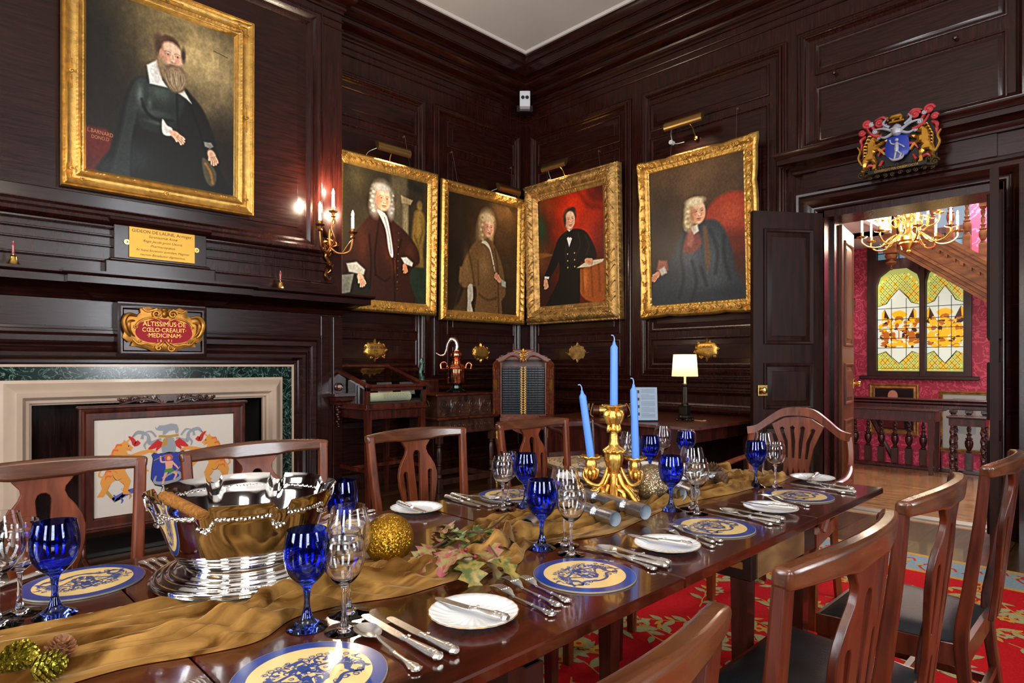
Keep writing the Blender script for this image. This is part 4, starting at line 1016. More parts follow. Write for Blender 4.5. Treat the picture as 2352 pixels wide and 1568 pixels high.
# ---- 2 person in brown velvet coat, statue behind
p = Pic(.743, 230, '2c2416')
p.glow(.08, .92, .2, .12, '4a4028', .7).poly([(.40, 1), (.55, 1), (.55, .0), (.42, 0)], '4e4430', .02).poly([(.49, .85), (.60, .83), (.58, .79), (.50, .79)], '8d7d58', .006).poly([(.51, .79), (.56, .79), (.56, .45), (.51, .45)], '7d6f50', .012)
p.poly([(.56, .93), (.70, .88), (.70, .95), (.56, 1)], '1c1a12', .02)
p.ell(.665, .80, .026, .04, '6b5428', .3).poly([(.62, .74), (.66, .76), (.71, .73), (.72, .60), (.70, .45), (.71, .30), (.64, .28), (.60, .50), (.60, .62)], '6e5322', .012).glow(.66, .66, .03, .1, '8a6c30', .8).folds([[(.62, .55), (.66, .45), (.65, .3)], [(.7, .6), (.67, .5)]], '3a2c12', .006)
p.poly([(.55, .30), (.75, .30), (.75, 0), (.52, 0)], '1f2a1c', .01).noise(.12, 12)
p.poly([(.25, .66), (.17, .58), (.08, .46), (.0, .30), (-.02, .1), (.20, 0), (.62, 0), (.58, .18), (.60, .28), (.67, .34), (.65, .45), (.55, .56), (.42, .64), (.37, .68)], '2e150c', .008)
p.poly([(.02, .16), (.16, .20), (.24, .14), (.24, 0), (0, 0)], '201c14', .01).poly([(0, .17), (.10, .19), (.07, .05), (0, .03)], '7a786a', .005)
p.glow(.40, .42, .05, .12, '5a2a14', .8).glow(.17, .40, .04, .12, '472010', .8).glow(.58, .42, .05, .06, '4c2412', .8).glow(.44, .28, .02, .06, '6e3214', .7)
p.folds([[(.38, .6), (.42, .4), (.44, .2), (.45, 0)], [(.22, .5), (.24, .3), (.23, .1)], [(.5, .5), (.46, .35), (.47, .2)], [(.28, .2), (.36, .16), (.40, .19)], [(.30, .6), (.27, .35), (.28, .2)]], '120805', .006, .8)
for k in range(9): p.ell(.475-k*.001, .55-k*.055, .004, .004, '6b4020', .4)
p.ell(.325, .815, .085, .105, 'aaa394', .35).ell(.27, .73, .045, .08, 'a19a8c', .5).ell(.40, .72, .03, .07, '9a9284', .5).noise(.05, 40)
p.face(.335, .785, .16, 'dfaa86', '94583c', 1).ell(.32, .875, .065, .03, 'b9b2a4', .4)
for k in range(10): p.ell(.245+.012*math.sin(k*2.2), .85-k*.018, .013, .010, 'c3bdb0' if k % 2 else '8e877a', .5, .7); p.ell(.415+.008*math.sin(k*2), .85-k*.017, .010, .009, 'b5ae9f' if k % 2 else '857e70', .5, .7)
p.poly([(.285, .695), (.31, .70), (.37, .66), (.41, .50), (.43, .37), (.41, .355), (.385, .42), (.36, .56), (.31, .655)], 'cfc8ba', .005).line([(.35, .65), (.395, .5), (.41, .38)], .004, '918b7f')
p.poly([(.04, .26), (.12, .28), (.19, .23), (.18, .19), (.06, .20)], 'b5b0a2', .006).hand(.155, .165, .038, -1.1)
p.poly([(.50, .36), (.55, .37), (.61, .33), (.60, .30), (.53, .315)], 'c9c4b6', .006).hand(.535, .29, .028, -1.3, 'c97f58')
Ta = onA(2.865, 1.735, WA-.085, tilt=.022)
portrait('framed_portrait', 'gilt framed portrait of person in grey wig and brown velvet coat beside the wall candles', Ta, 1.215, 1.50, .118, 'carved', p, GOLD)
# ---- 3 person in tan coat
p = Pic(.80, 220, '2a1d10')
p.glow(.68, .92, .28, .25, '7a5226', .85).glow(.6, .6, .3, .4, '4a3018', .7).glow(.05, .5, .14, .5, '1c130b', .7).noise(.1, 14)
p.ell(.43, .80, .085, .11, 'c9ab78', .35).ell(.37, .70, .05, .12, 'b08f60', .6).ell(.32, .62, .05, .09, '6b5030', .8, .5).ell(.475, .72, .03, .09, 'b8965f', .5)
p.poly([(.36, .64), (.28, .60), (.20, .48), (.13, .33), (.13, .24), (.20, .20), (.30, .23), (.32, .15), (.32, -.02), (.60, -.02), (.61, .12), (.66, .2), (.62, .42), (.54, .58), (.47, .65)], '6a4a28', .01)
p.poly([(.13, .38), (.13, .25), (.20, .205), (.29, .235), (.28, .40)], '75532f', .01).folds([[(.21, .55), (.26, .4), (.29, .25)], [(.52, .58), (.56, .4), (.57, .2), (.58, 0)], [(.33, .45), (.34, .25)], [(.35, .16), (.45, .12), (.55, .15)], [(.15, .24), (.10, .1), (.08, 0)]], '3a2613', .008, .7)
p.glow(.40, .42, .07, .12, '8f693d', .7).glow(.20, .42, .03, .1, '8a6438', .6).poly([(.18, .20), (.25, .22), (.24, .0), (.05, 0), (.13, .08)], '4a3219', .012)
p.poly([(.22, .22), (.27, .24), (.28, .12), (.26, .08), (.28, .0), (.22, .0), (.22, .1)], 'b7ab92', .006)
p.face(.445, .755, .15, 'd99f78', '8f5734', 1).ell(.43, .845, .07, .03, 'd2b685', .4)
for k in range(11): p.ell(.372+.012*math.sin(k*2.2), .84-k*.022, .014, .012, 'd6bd8c' if k % 2 else '957646', .5, .6)
p.poly([(.37, .62), (.41, .64), (.46, .60), (.50, .5), (.53, .38), (.51, .42), (.47, .55), (.42, .60)], 'c9bda3', .006)
for k in range(9): p.ell(.50+k*.006, .55-k*.06, .005, .005, '3f2813', .3)
p.poly([(.60, .32), (.66, .30), (.66, .25), (.61, .26)], 'a39c8c', .006).hand(.575, .315, .036, 2.5, 'cf8c68')
Tb = onA(4.135, 1.70, WA-.085, tilt=.02)
portrait('framed_portrait', 'gilt framed portrait of person in pale wig and tan coat left of the corner', Tb, 1.28, 1.51, .115, 'carved', p, GOLD)
# ---- 4 person in black tail coat, red curtain
p = Pic(.775, 230, '3a1408')
p.glow(.45, .86, .35, .28, 'd02c0c', .95).glow(.62, .80, .25, .2, 'b5260c', .6).glow(.55, .6, .2, .2, 'c8321a', .7).glow(.75, .95, .15, .1, '3c1410', .8).glow(.04, .72, .10, .18, '1f3a22', .95).glow(.04, .42, .12, .16, '6a3e18', .8).glow(.12, .15, .15, .2, '2a120a', .9).glow(.7, .45, .12, .3, '5a1410', .6)
p.folds([[(.07, .95), (.12, .75), (.22, .58), (.28, .52)], [(.5, .98), (.6, .85), (.75, .8)], [(.6, .98), (.66, .9), (.77, .88)]], '5e0f06', .014, .6).noise(.12, 12)
p.poly([(.10, .50), (0, .51), (0, .46), (.2, .47)], '7a4a22', .01).glow(.3, .25, .1, .06, '7a1408', .7).glow(.42, .06, .2, .06, '7d170a', .6)
p.poly([(.47, .32), (.53, .31), (.78, .36), (.78, .04), (.60, .02), (.48, .12)], '9a4c1c', .008).glow(.55, .22, .03, .1, 'c9702e', .8).folds([[(.52, .3), (.53, .1)], [(.62, .32), (.63, .06)], [(.70, .32), (.71, .1)]], '5c280c', .008)
p.poly([(.33, .66), (.24, .60), (.19, .50), (.10, .34), (.06, .28), (.11, .25), (.21, .35), (.25, .40), (.24, .24), (.08, .02), (.12, -.02), (.45, -.02), (.49, .12), (.50, .36), (.55, .36), (.66, .38), (.68, .43), (.62, .56), (.55, .64), (.45, .67)], '100c0b', .007)
p.folds([[(.36, .6), (.33, .45), (.36, .32)], [(.48, .63), (.5, .52), (.44, .42)], [(.56, .6), (.60, .5), (.56, .42)]], '2e2a28', .006, .6).glow(.42, .45, .05, .1, '1f1b19', .7)
for x in (.345, .425):
    for y in (.46, .40, .34): p.ell(x+.01, y, .006, .006, 'b48a3a', .4)
p.poly([(.35, .60), (.375, .62), (.41, .59), (.375, .52)], 'dcd5c5', .004).poly([(.33, .66), (.41, .67), (.43, .63), (.38, .60), (.35, .625)], '0a0808', .004).poly([(.35, .685), (.40, .665), (.42, .68), (.38, .655)], 'e6dfd0', .003)
p.ell(.385, .79, .075, .075, '35241a', .2).ell(.42, .84, .035, .025, '35241a', .3).face(.388, .755, .15, 'e0aa86', '96583a', 1).ell(.33, .76, .014, .045, '35241a', .5)
p.poly([(.46, .325), (.58, .375), (.76, .37), (.74, .345), (.60, .32)], 'cbb894', .005).hand(.58, .375, .034, -.2, 'cf9068').hand(.085, .235, .036, -1.4, 'cf9068').poly([(.07, .29), (.13, .28), (.12, .26), (.07, .27)], 'd0c8b8', .003)
Tc = onB(-0, 0, 0); Tc = onB(5.28, 1.70, WB-.09, tilt=.03)
portrait('framed_portrait', 'deep worn gilt frame with portrait of person in black coat before red curtain', Tc, 1.365, 1.655, .205, 'deep', p, GOLDD)
# ---- 5 seated person in blue-grey robe
p = Pic(.76, 240, '3a2a1c')
p.glow(.35, .95, .4, .25, '6a4c30', .85).glow(.1, .5, .15, .4, '2a1f18', .8).noise(.1, 12)
p.ell(.66, .53, .22, .21, '93301c', .08).glow(.66, .60, .12, .1, 'b04a2c', .7).poly([(.5, .5), (.8, .45), (.8, .2), (.5, .2)], '4e1a14', .04, .7)
p.poly([(.38, .56), (.30, .53), (.24, .47), (.19, .36), (.13, .30), (.02, .16), (.0, .0), (.72, .0), (.68, .20), (.66, .34), (.61, .48), (.55, .56), (.46, .58)], '2b3138', .012)
p.glow(.34, .34, .10, .14, '555c63', .75).glow(.52, .30, .09, .18, '4d545c', .7).glow(.46, .14, .2, .06, '464c52', .6).folds([[(.3, .5), (.26, .35), (.28, .2), (.24, .05)], [(.5, .5), (.55, .35), (.53, .2)], [(.6, .45), (.6, .3), (.64, .15)], [(.35, .3), (.38, .15), (.34, .02)], [(.42, .25), (.46, .12)]], '14181d', .01, .6)
p.poly([(.31, .50), (.36, .53), (.40, .50), (.43, .42), (.36, .36), (.28, .38)], '7a4038', .012).poly([(.33, .53), (.37, .54), (.37, .46), (.35, .4), (.31, .42)], '9a5c4c', .01).poly([(.34, .55), (.40, .56), (.41, .51), (.37, .49)], 'cfc4b0', .006)
p.poly([(.44, .54), (.47, .54), (.50, .30), (.47, .2), (.45, .3)], '6a4a30', .01, .8)
p.ell(.375, .66, .078, .085, 'cdb68c', .22).ell(.33, .585, .04, .06, 'c4ac80', .4).face(.405, .64, .15, 'd69f78', '8c5535', 1).ell(.385, .725, .07, .028, 'dcc89e', .4)
for k in range(9): p.ell(.318+.010*math.sin(k*2.2), .68-k*.018, .014, .012, 'dcc79a' if k % 2 else 'a08a5e', .5, .7)
p.poly([(.07, .34), (.14, .33), (.15, .26), (.10, .22), (.05, .27)], '95584a', .01).poly([(.07, .27), (.12, .29), (.14, .24), (.09, .225)], 'bdb2a2', .007).hand(.05, .23, .034, -2.4, 'c98a68')
p.glow(.6, .06, .2, .05, '20242a', .6)
Td = onB(3.655, 1.705, WB-.07, tilt=.045)
portrait('framed_portrait', 'wavy rococo gilt frame, portrait of seated person in blue-grey robe near the door', Td, 1.215, 1.545, .115, 'rococo', p, GOLD)
# ------------------------------------------------------------------ picture lights, hooks and cords
def pic_light(label, T, x, y, L, tiltx=0):
    """T: wall plane; x,y centre of the trough in plane coordinates"""
    c = T @ Vector((x, y, .18)); t = thing('picture_light', label, 'picture light', c, group='picture lights')
    m = MB(T=T @ Matrix.Translation((x, y, .18))); n = 10
    vs = []; 
    for e, X in enumerate((-L/2, L/2)):
        for k in range(n+1):
            a = -PI*.28+PI*.85*k/n; vs.append((X, .055*math.sin(a), .055*math.cos(a)))
    fs = [(k, k+1, n+2+k, n+1+k) for k in range(n)]
    m.add(vs, fs); m.add([(v[0], v[1]*.93, v[2]*.93) for v in vs], [tuple(reversed(f)) for f in fs]); m.add(vs[:n+1]+[(-L/2, 0, 0)], [tuple(range(n+2))]); m.add(vs[n+1:]+[(L/2, 0, 0)], [tuple(reversed(range(n+2)))])
    part('lamp_shade', m, mat('brushed_brass', 'a5824e', .35, 1), t, world=True)
    a = MB(T=T); a.tube(catmull([(x+.02, y+.02, .17), (x+.03, y-.02, .10), (x+.04, y-.09, .06), (x+.04, y-.13, .03)], 4), .005, 6); a.lathe([(.001, 0), (.02, 0), (.02, .012), (.008, .016), (.001, .016)], (x+.04, y-.12, .035), 12)
    part('arm', a, BRASS, t, world=True)
    k = MB(T=T); k.tube(catmull([(x-L*.4, y, .15), (x-L*.55, y-.04, .06), (x-L*.5, y-.11, .03), (x-L*.2, y-.13, .05)], 4), .003, 5); k.lathe([(.001, 0), (.022, 0), (.022, .05), (.001, .05)], (x-L*.55, y-.10, .02), 10)
    part('cord_plug', k, mat('cord_white', 'c9c4ba', .5), t, 'pale flex with round transformer', world=True)
    return t
A_ = onA(); B_ = onB()
pic_light('brass picture light above the brown velvet coat portrait nearest the fireplace', A_, 3.49, 3.335, .38)
pic_light('brass picture light above the tan coat portrait left of the corner', A_, 5.07, 3.25, .34)
pic_light('brass picture light above the black coat portrait with red curtain', B_, -4.77, 3.49, .36)
pic_light('brass picture light above the wavy framed portrait near the door', B_, -3.12, 3.53, .40)
def cord(label, T, pts):
    m = MB(T=T); m.tube(pts, .0022, 5); m.lathe([(.001, 0), (.010, 0), (.008, .02), (.012, .024), (.001, .028)], (pts[0][0], pts[0][1], 0), 8)
    single('hanging_wire', m, mat('cord_dark', '3b2f28', .6), label, 'cord', loc=tuple(T @ Vector(pts[0])), group='hanging wires')
cord('thin cord from hook down to first portrait right of the wall candles', A_, [(3.74, 3.58, .03), (3.80, 3.23, .05)])
cord('thin cord at left above the tan coat portrait', A_, [(4.37, 3.57, .03), (4.44, 3.2, .05)])
cord('thin cord at right above the tan coat portrait', A_, [(5.29, 3.60, .03), (5.25, 3.2, .05)])
cord('thin cord at left above the black coat portrait', B_, [(-5.05, 3.59, .03), (-5.0, 3.34, .05)])
cord('thin cord at right above the black coat portrait', B_, [(-4.27, 3.58, .03), (-4.22, 3.33, .05)])
cord('thin cord at left above the wavy framed portrait', B_, [(-3.34, 3.59, .03), (-3.36, 3.2, .05)])
cord('thin cord at right above the wavy framed portrait', B_, [(-2.67, 3.58, .03), (-2.67, 3.2, .05)])
for (y, z) in ((-1.83, 3.63), (-1.0, 3.61)):
    m = MB(T=B_); m.lathe([(.012, 0), (.010, .02), (.018, .03), (.016, .045), (.001, .05)], (y, z, 0), 12)
    single('wall_peg', m, PANEL_V, 'small turned wooden peg above the door, ' + ('left' if y < -1.5 else 'right') + ' of the two', 'peg', loc=tuple(B_ @ Vector((y, z, 0))), group='pegs above the door')
# ------------------------------------------------------------------ small gilt name tablets
def tablet(label, T, x, y, rx, ry, lines, style):
    t = thing('name_tablet', label, 'plaque', T @ Vector((x, y, 0)), group='gilt name tablets')
    P = T @ Matrix.Translation((x, y, .004)); m = MB(T=P); n = 48
    out = []
    for k in range(n):
        a = 2*PI*k/n; c, s = math.cos(a), math.sin(a); q = (abs(c)**3+abs(s)**3)**(-1/3) if style else 1
        w = 1+.05*math.sin(a*8) ; out.append((rx*.90*c*q*w, ry*.92*s*q*w))
    m.prism(out, (), 0, .012, grid=.03, dome=.012 if style else .004)
    for k in range(18):
        a = 2*PI*(k+.5)/18; c, s = math.cos(a), math.sin(a); q = (abs(c)**3+abs(s)**3)**(-1/3) if style else 1
        X, Y = rx*.88*c*q, ry*.86*s*q
        if k % 3 == 0: spiral(m, X, Y, .016, 1.2, .0045, .014, 1 if k % 2 else -1, a, 12)
        else: leaf3(m, X*.93, Y*.93, a+(1.35 if k % 2 else -1.35), .035, .024, .014, .008)
    for a in (PI/2, -PI/2): leaf3(m, 0, ry*.8*math.sin(a), a, .045, .035, .014, .01)
    if not style: m.tube([(-rx*1.25, 0, .01), (-rx*.9, -.01, .012)], .004, 5); m.tube([(rx*1.25, 0, .01), (rx*.9, -.01, .012)], .004, 5)
    part('tablet_body', m, ORMOLU if style else GOLDD, t, world=True)
    if lines:
        l = MB()
        for i, (s, sz_) in enumerate(lines): text_mb(l, s, sz_, P @ Matrix.Translation((0, ry*.32-i*ry*.36, .028)), .0005, squash=.9)
        part('lettering', l, mat('engraved_black', '2a1606', .5), t, world=True, smooth=False)
tablet('gilt scrolled name tablet under the brown velvet coat portrait', A_, 3.398, 1.36, .14, .085, [('RICARDUS MEAD', .034), ('M.D.', .026), ('1747', .03)], 1)
tablet('gilt scrolled name tablet under the tan coat portrait, right of the copper still', A_, 4.806, 1.355, .135, .085, [], 1)
tablet('pierced oval gilt tablet on the panel behind the tall blue candle', B_, -4.588, 1.358, .135, .088, [], 0)
tablet('gilt scrolled name tablet lit beside the table lamp', B_, -2.982, 1.36, .135, .085, [('C. RIDOUT', .03)], 1)
# ------------------------------------------------------------------ brass plaque over the mantel
t = thing('brass_plaque', 'engraved rectangular brass plate on the wooden block above mantel shelf', 'plaque', (1.365, BR-.07, 1.97))
P = onA(1.365, 2.077, BR-.066); m = MB(T=P); m.box(-.215, -.108, 0, .215, .108, .006, .002); part('plate', m, BRASSP, t, world=True)
m = MB(T=P)
for s in (-1, 1): m.lathe([(.018, 0), (.018, .004), (.008, .004), (.008, .01), (.001, .012)], (s*.228, -.005, 0), 14)
part('fixing_lug', m, BRASS, t, world=True)
l = MB()
for i, (s, z_, sh) in enumerate((('GIDEON DE LAUNE, Armiger.', .031, 0), ('Serenissimæ Annæ', .025, .35), ('Regis Jacobi primi Uxoris.', .025, .35), ('Pharmacopœius.', .025, .35), ('Ac hujus Societatis quondam, Magister', .0225, .35), ('necnon Benefactor dignissimus.', .0235, .35))):
    text_mb(l, s, z_, P @ Matrix.Translation((0, .082-i*.0325, .0066)), .0003, shear=sh, squash=1.0)
part('lettering', l, mat('engraved_black', '2a1606', .5), t, world=True, smooth=False)
# ------------------------------------------------------------------ carved red and gold cartouche
CG = mat('cartouche_gilt', 'a8702c', .38, .75, var=.3, vscale=30)
t = thing('carved_cartouche', 'carved gilt cartouche with red field and motto on the mantel frieze block', 'plaque', (1.363, BR-.1, 1.30))
P = onA(1.362, 1.462, BR-.09)
half = [(0, .155), (.07, .15), (.10, .165), (.155, .145), (.15, .12), (.17, .10), (.205, .115), (.25, .10), (.262, .03), (.25, -.02), (.262, -.06), (.225, -.09), (.20, -.085), (.21, -.115), (.17, -.12), (.11, -.135), (.08, -.15), (.05, -.155), (0, -.15)]
out = half+[(-x, y) for x, y in half[-2:0:-1]]
m = MB(T=P); m.prism(out, (), 0, .022, grid=.03, dome=.006)
for s in (-1, 1):
    spiral(m, s*.052, .115, .032, 1.4, .008, .035, s, 0); spiral(m, s*.04, -.125, .026, 1.4, .007, .033, -s, 0)
    m.tube(catmull([(s*.05, .15, .03), (s*.11, .13, .03), (s*.14, .15, .03)], 4), [.01, .006], 6)
    m.tube(catmull([(s*.02, .06, .03), (s*.07, .085, .034), (s*.13, .075, .034), (s*.165, .05, .03), (s*.18, .03, .03)], 4), .007, 6); spiral(m, s*.185, .02, .014, 1.2, .004, .032, s)
    m.tube(catmull([(s*.175, .095, .025), (s*.23, .10, .04), (s*.258, .05, .045), (s*.24, -.02, .045), (s*.215, -.05, .035)], 5), [.009, .016, .015, .006], 8); m.tube(catmull([(s*.19, .06, .03), (s*.225, .05, .05), (s*.222, -.01, .045), (s*.19, -.05, .03)], 5), [.006, .011, .004], 8)
    m.tube(catmull([(s*.20, -.07, .03), (s*.17, -.10, .034), (s*.12, -.10, .034), (s*.08, -.11, .03), (s*.03, -.09, .03)], 4), .007, 6); spiral(m, s*.155, -.085, .013, 1.2, .004, .032, -s)
    m.tube(catmull([(s*.06, -.13, .03), (s*.02, -.10, .035), (s*.0, -.07, .03)], 4), [.012, .005], 6)
m.sphere((0, .115, .034), .022, 12, 8, 1, 1.25, .9); m.sphere((0, .145, .03), .02, 10, 6, 1.3, .7, 1); m.tube([(0, .122, .052), (0, .108, .058)], .004, 5)
part('cartouche_scrolls', m, CG, t, world=True)
red = [(x*.76, y*.60-.010) for x, y in ((0, .15), (.09, .145), (.14, .12), (.20, .10), (.235, .03), (.24, -.04), (.20, -.10), (.13, -.13), (0, -.14))]
red = red+[(-x, y) for x, y in red[-2:0:-1]]
m = MB(T=P); m.prism([(p.x, p.y) for p in catmull([(a, b, 0) for a, b in red], 3, True)], (), .02, .031); part('red_field', m, mat('red_paint', '981826', .5, spec=.2), t, world=True)
l = MB()
for i, (s, z_, y) in enumerate((('ALTISSIMUS·DE', .046, .045), ('CŒLO·CREAUIT·', .042, .003), ('·MEDICINAM·', .042, -.036), ('1 6     9 1', .028, -.072), ('L          C', .022, .075))):
    text_mb(l, s, z_, P @ Matrix.Translation((0, y-.004, .032)), .0012, squash=.92)
part('lettering', l, mat('lettering_gilt', 'd99a4a', .35, .7), t, world=True, smooth=False)
# ------------------------------------------------------------------ corbel bracket and bell push on the stile
m = MB(); c = onY(785, 922, BR-.06); cx = 2.785
m.sweep([(cx-.05, BR), (cx-.05, BR-.10), (cx+.05, BR-.10), (cx+.05, BR)], [(0, .86), (.01, .865), (.012, .885), (.03, .90), (.035, .93), (.05, .94), (.05, .965), (0, .97)]); m.box(cx-.05, BR-.10, .86, cx+.05, BR, .965)
for k in range(10): m.sphere((cx-.012+.010*math.cos(k*2.2), BR-.045, .86-k*.021), .024*(1-.06*k), 8, 6, 1, .8, .9)
m.tube(catmull([(cx-.02, BR-.06, .88), (cx-.03, BR-.08, .85), (cx, BR-.08, .84)], 4), .012, 6)
single('corbel_bracket', m, MAHOGD, 'carved dark wooden bracket with hanging leaf drop at the mantel side', 'bracket', loc=(cx, BR-.02, .65))
t = thing('bell_push', 'round turned wooden bell push with ivory button above the bracket', 'bell push', (cx, BR-.02, 1.02))
part('surround', MB(T=onA(cx, 1.02, BR-.02)).lathe([(.035, 0), (.036, .01), (.028, .018), (.02, .014), (.014, .016), (.001, .016)], n=20), MAHOGD, t, world=True)
part('push_button', MB(T=onA(cx, 1.02, BR-.02)).lathe([(.010, .014), (.010, .022), (.001, .026)], n=12), mat('ivory', 'e0b48a', .3), t, world=True)
# ------------------------------------------------------------------ brass hand bells on the shelf
def bell(x, y, z, s, label):
    t = thing('hand_bell', label, 'bell', (x, y, z), group='hand bells on the mantel shelf')
    part('bell_body', MB().lathe([(.036*s, 0), (.038*s, .003*s), (.032*s, .01*s), (.026*s, .02*s), (.022*s, .035*s), (.02*s, .05*s), (.012*s, .058*s), (.005*s, .062*s), (.005*s, .07*s), (.001, .07*s)], n=24), BRASS, t)
    part('handle', MB().lathe([(.006*s, .068*s), (.009*s, .075*s), (.007*s, .09*s), (.0105*s, .115*s), (.009*s, .13*s), (.005*s, .135*s), (.005*s, .145*s), (.001, .148*s)], n=14), mat('bell_handle', '8a3034', .25, coat=.6), t)
bell(.505, BR-.15, 1.83, 1.02, 'brass hand bell with red wooden handle at the left end of the mantel shelf')
bell(2.215, BR-.12, 1.83, 1.02, 'brass hand bell with red wooden handle at the right end of the mantel shelf')
# ------------------------------------------------------------------ three-arm sconce
sx_ = 2.69; Y0 = BR-.02
t = thing('wall_sconce', 'gilt rococo three-branch wall light with lit candle bulbs right of the fireplace panel', 'wall light', (sx_, BR, 2.0))
m = MB(T=onA(sx_, 0, BR))
m.tube(catmull([(0, 2.02, .01), (.03, 2.06, .02), (.0, 2.12, .025), (-.03, 2.17, .03), (.01, 2.22, .04), (.0, 2.28, .05), (-.01, 2.36, .06), (0, 2.42, .07)], 5), [.006, .014, .018, .016, .02, .016, .012, .01], 8)
spiral(m, .0, 2.20, .055, 1.2, .010, .03, 1, 0); spiral(m, -.03, 2.28, .035, 1.2, .008, .04, -1, 1); spiral(m, .03, 2.10, .03, 1.1, .007, .02, 1, 2)
for a, x, y in ((1.2, 0, 2.3), (1.9, -.02, 2.33), (-1.2, 0, 2.12), (-1.9, .01, 2.1), (.3, .03, 2.25), (2.8, -.03, 2.2)): leaf3(m, x, y, a, .09, .035, .04, .015)
for k in range(5): a = .5+k*.9; m.tube(catmull([(.02*math.cos(a), 2.24+.02*math.sin(a), .04), (.06*math.cos(a), 2.24+.055*math.sin(a), .07), (.085*math.cos(a+.5), 2.24+.08*math.sin(a+.5), .05)], 4), [.008, .010, .004], 6)
m.tube(catmull([(.0, 2.40, .06), (.035, 2.45, .08), (.01, 2.50, .09), (-.02, 2.46, .09)], 4), [.008, .009, .004], 6); m.tube(catmull([(.0, 2.06, .02), (-.03, 2.0, .03), (.01, 1.96, .03), (.02, 1.99, .03)], 4), [.012, .010, .005], 6)
part('backplate', m, mat('sconce_gilt', 'b07a48', .28, 1, var=.3), t, world=True)
SG = MATS['sconce_gilt']; L3 = []
for (dx, zz, dy, s) in ((-.155, 2.43, .17, -1), (.0, 2.58, .11, 0), (.155, 2.41, .17, 1)):
    P0 = Vector((sx_, BR-.05, 2.24)); P3 = Vector((sx_+dx, BR-dy, zz-.06))
    pts = catmull([P0, P0+Vector((dx*.35, -.05, -.05)) if s else P0+Vector((.02, -.05, .06)), P0+Vector((dx*.85, -dy*.6, -.03)) if s else P0+Vector((-.02, -.06, .16)), P3+Vector((0, 0, -.02)), P3+Vector((0, 0, .03))], 6)
    m = MB().tube(pts, [.010, .008, .009, .007], 8)
    if s: m.tube(catmull([pts[8], pts[10]+Vector((0, 0, .05)), pts[14]+Vector((0, 0, .06)), pts[16]+Vector((s*.04, 0, .05))], 5), [.006, .004, .002], 6)
    m.lathe([(.008, -.03), (.022, -.02), (.014, -.005), (.018, .01), (.035, .02), (.04, .028), (.02, .03), (.012, .036), (.016, .06), (.001, .06)], tuple(P3), 14, fn=lambda r, z, a: (r*(1+.12*math.cos(6*a)), z))
    a = part('arm', m, SG, t, world=True)
    cz = P3.z
    part('candle', MB().lathe([(.012, .05), (.012, .16), (.001, .162)], tuple(P3), 12), CANW, a, world=True)
    part('bulb', MB().lathe([(.001, .16), (.009, .168), (.012, .185), (.007, .205), (.001, .222)], tuple(P3), 12), FLAME, a, 'glowing flame bulb', world=True)
    L3.append(Vector((P3.x, P3.y-.0, P3.z+.24)))
for v in L3: plight((v.x, v.y-.03, v.z), 11, (1, .80, .58), .03)
# ------------------------------------------------------------------ twin-eye detector in the corner
t = thing('beam_detector', 'grey-white box with two round black lenses high in the room corner', 'detector', (5.33, 5.22, 4.24))
Pd = BAS((5.33, 5.22, 4.24), RT+(0,), (0, 0, 1), (-FW[0], -FW[1], 0))
part('housing', MB(T=Pd).box(-.062, .03, 0, .062, .215, .07, .006), WHITE, t, world=True)
part('base_block', MB(T=Pd).box(-.06, 0, .0, .06, .03, .065, .004), mat('grey_plastic', '8a8486', .5), t, world=True)
part('mounting_plate', MB(T=Pd).box(-.10, -.01, -.12, .10, .075, -.002, .006), BLACKL, t, world=True)
for s in (-1, 1): part('lens', MB(T=Pd).lathe([(.021, .0705), (.021, .074), (.001, .074)], (s*.025, .135, 0), 20), BLACK, t, 'round black lens', world=True)
# ------------------------------------------------------------------ heraldic drawing shared by screen, mats and door carving
UNI = [(.58, .84), (.50, .93), (.49, .95), (.62, 1.10), (.465, .965), (.44, 1.0), (.41, .95), (.33, .92), (.26, .84), (.215, .72), (.21, .60), (.17, .48), (.10, .38), (.07, .27), (.10, .17), (.05, .08), (.02, .03), (.12, .025), (.15, .08), (.20, .17), (.24, .26), (.33, .31), (.38, .25), (.44, .19), (.41, .11), (.42, .03), (.54, .025), (.50, .08), (.51, .16), (.54, .26), (.49, .36), (.45, .45), (.49, .53), (.60, .52), (.70, .44), (.76, .385), (.84, .40), (.76, .46), (.66, .57), (.58, .62), (.60, .66), (.72, .70), (.84, .735), (.93, .70), (.97, .74), (.85, .80), (.70, .775), (.55, .73), (.49, .745), (.47, .80), (.53, .80)]
SHIELD = [(-.5, .95), (-.42, 1.0), (-.30, .96), (0, 1.0), (.30, .96), (.42, 1.0), (.5, .95), (.46, .85), (.50, .6), (.52, .35), (.40, .18), (.2, .12), (0, 0), (-.2, .12), (-.40, .18), (-.52, .35), (-.50, .6), (-.46, .85)]
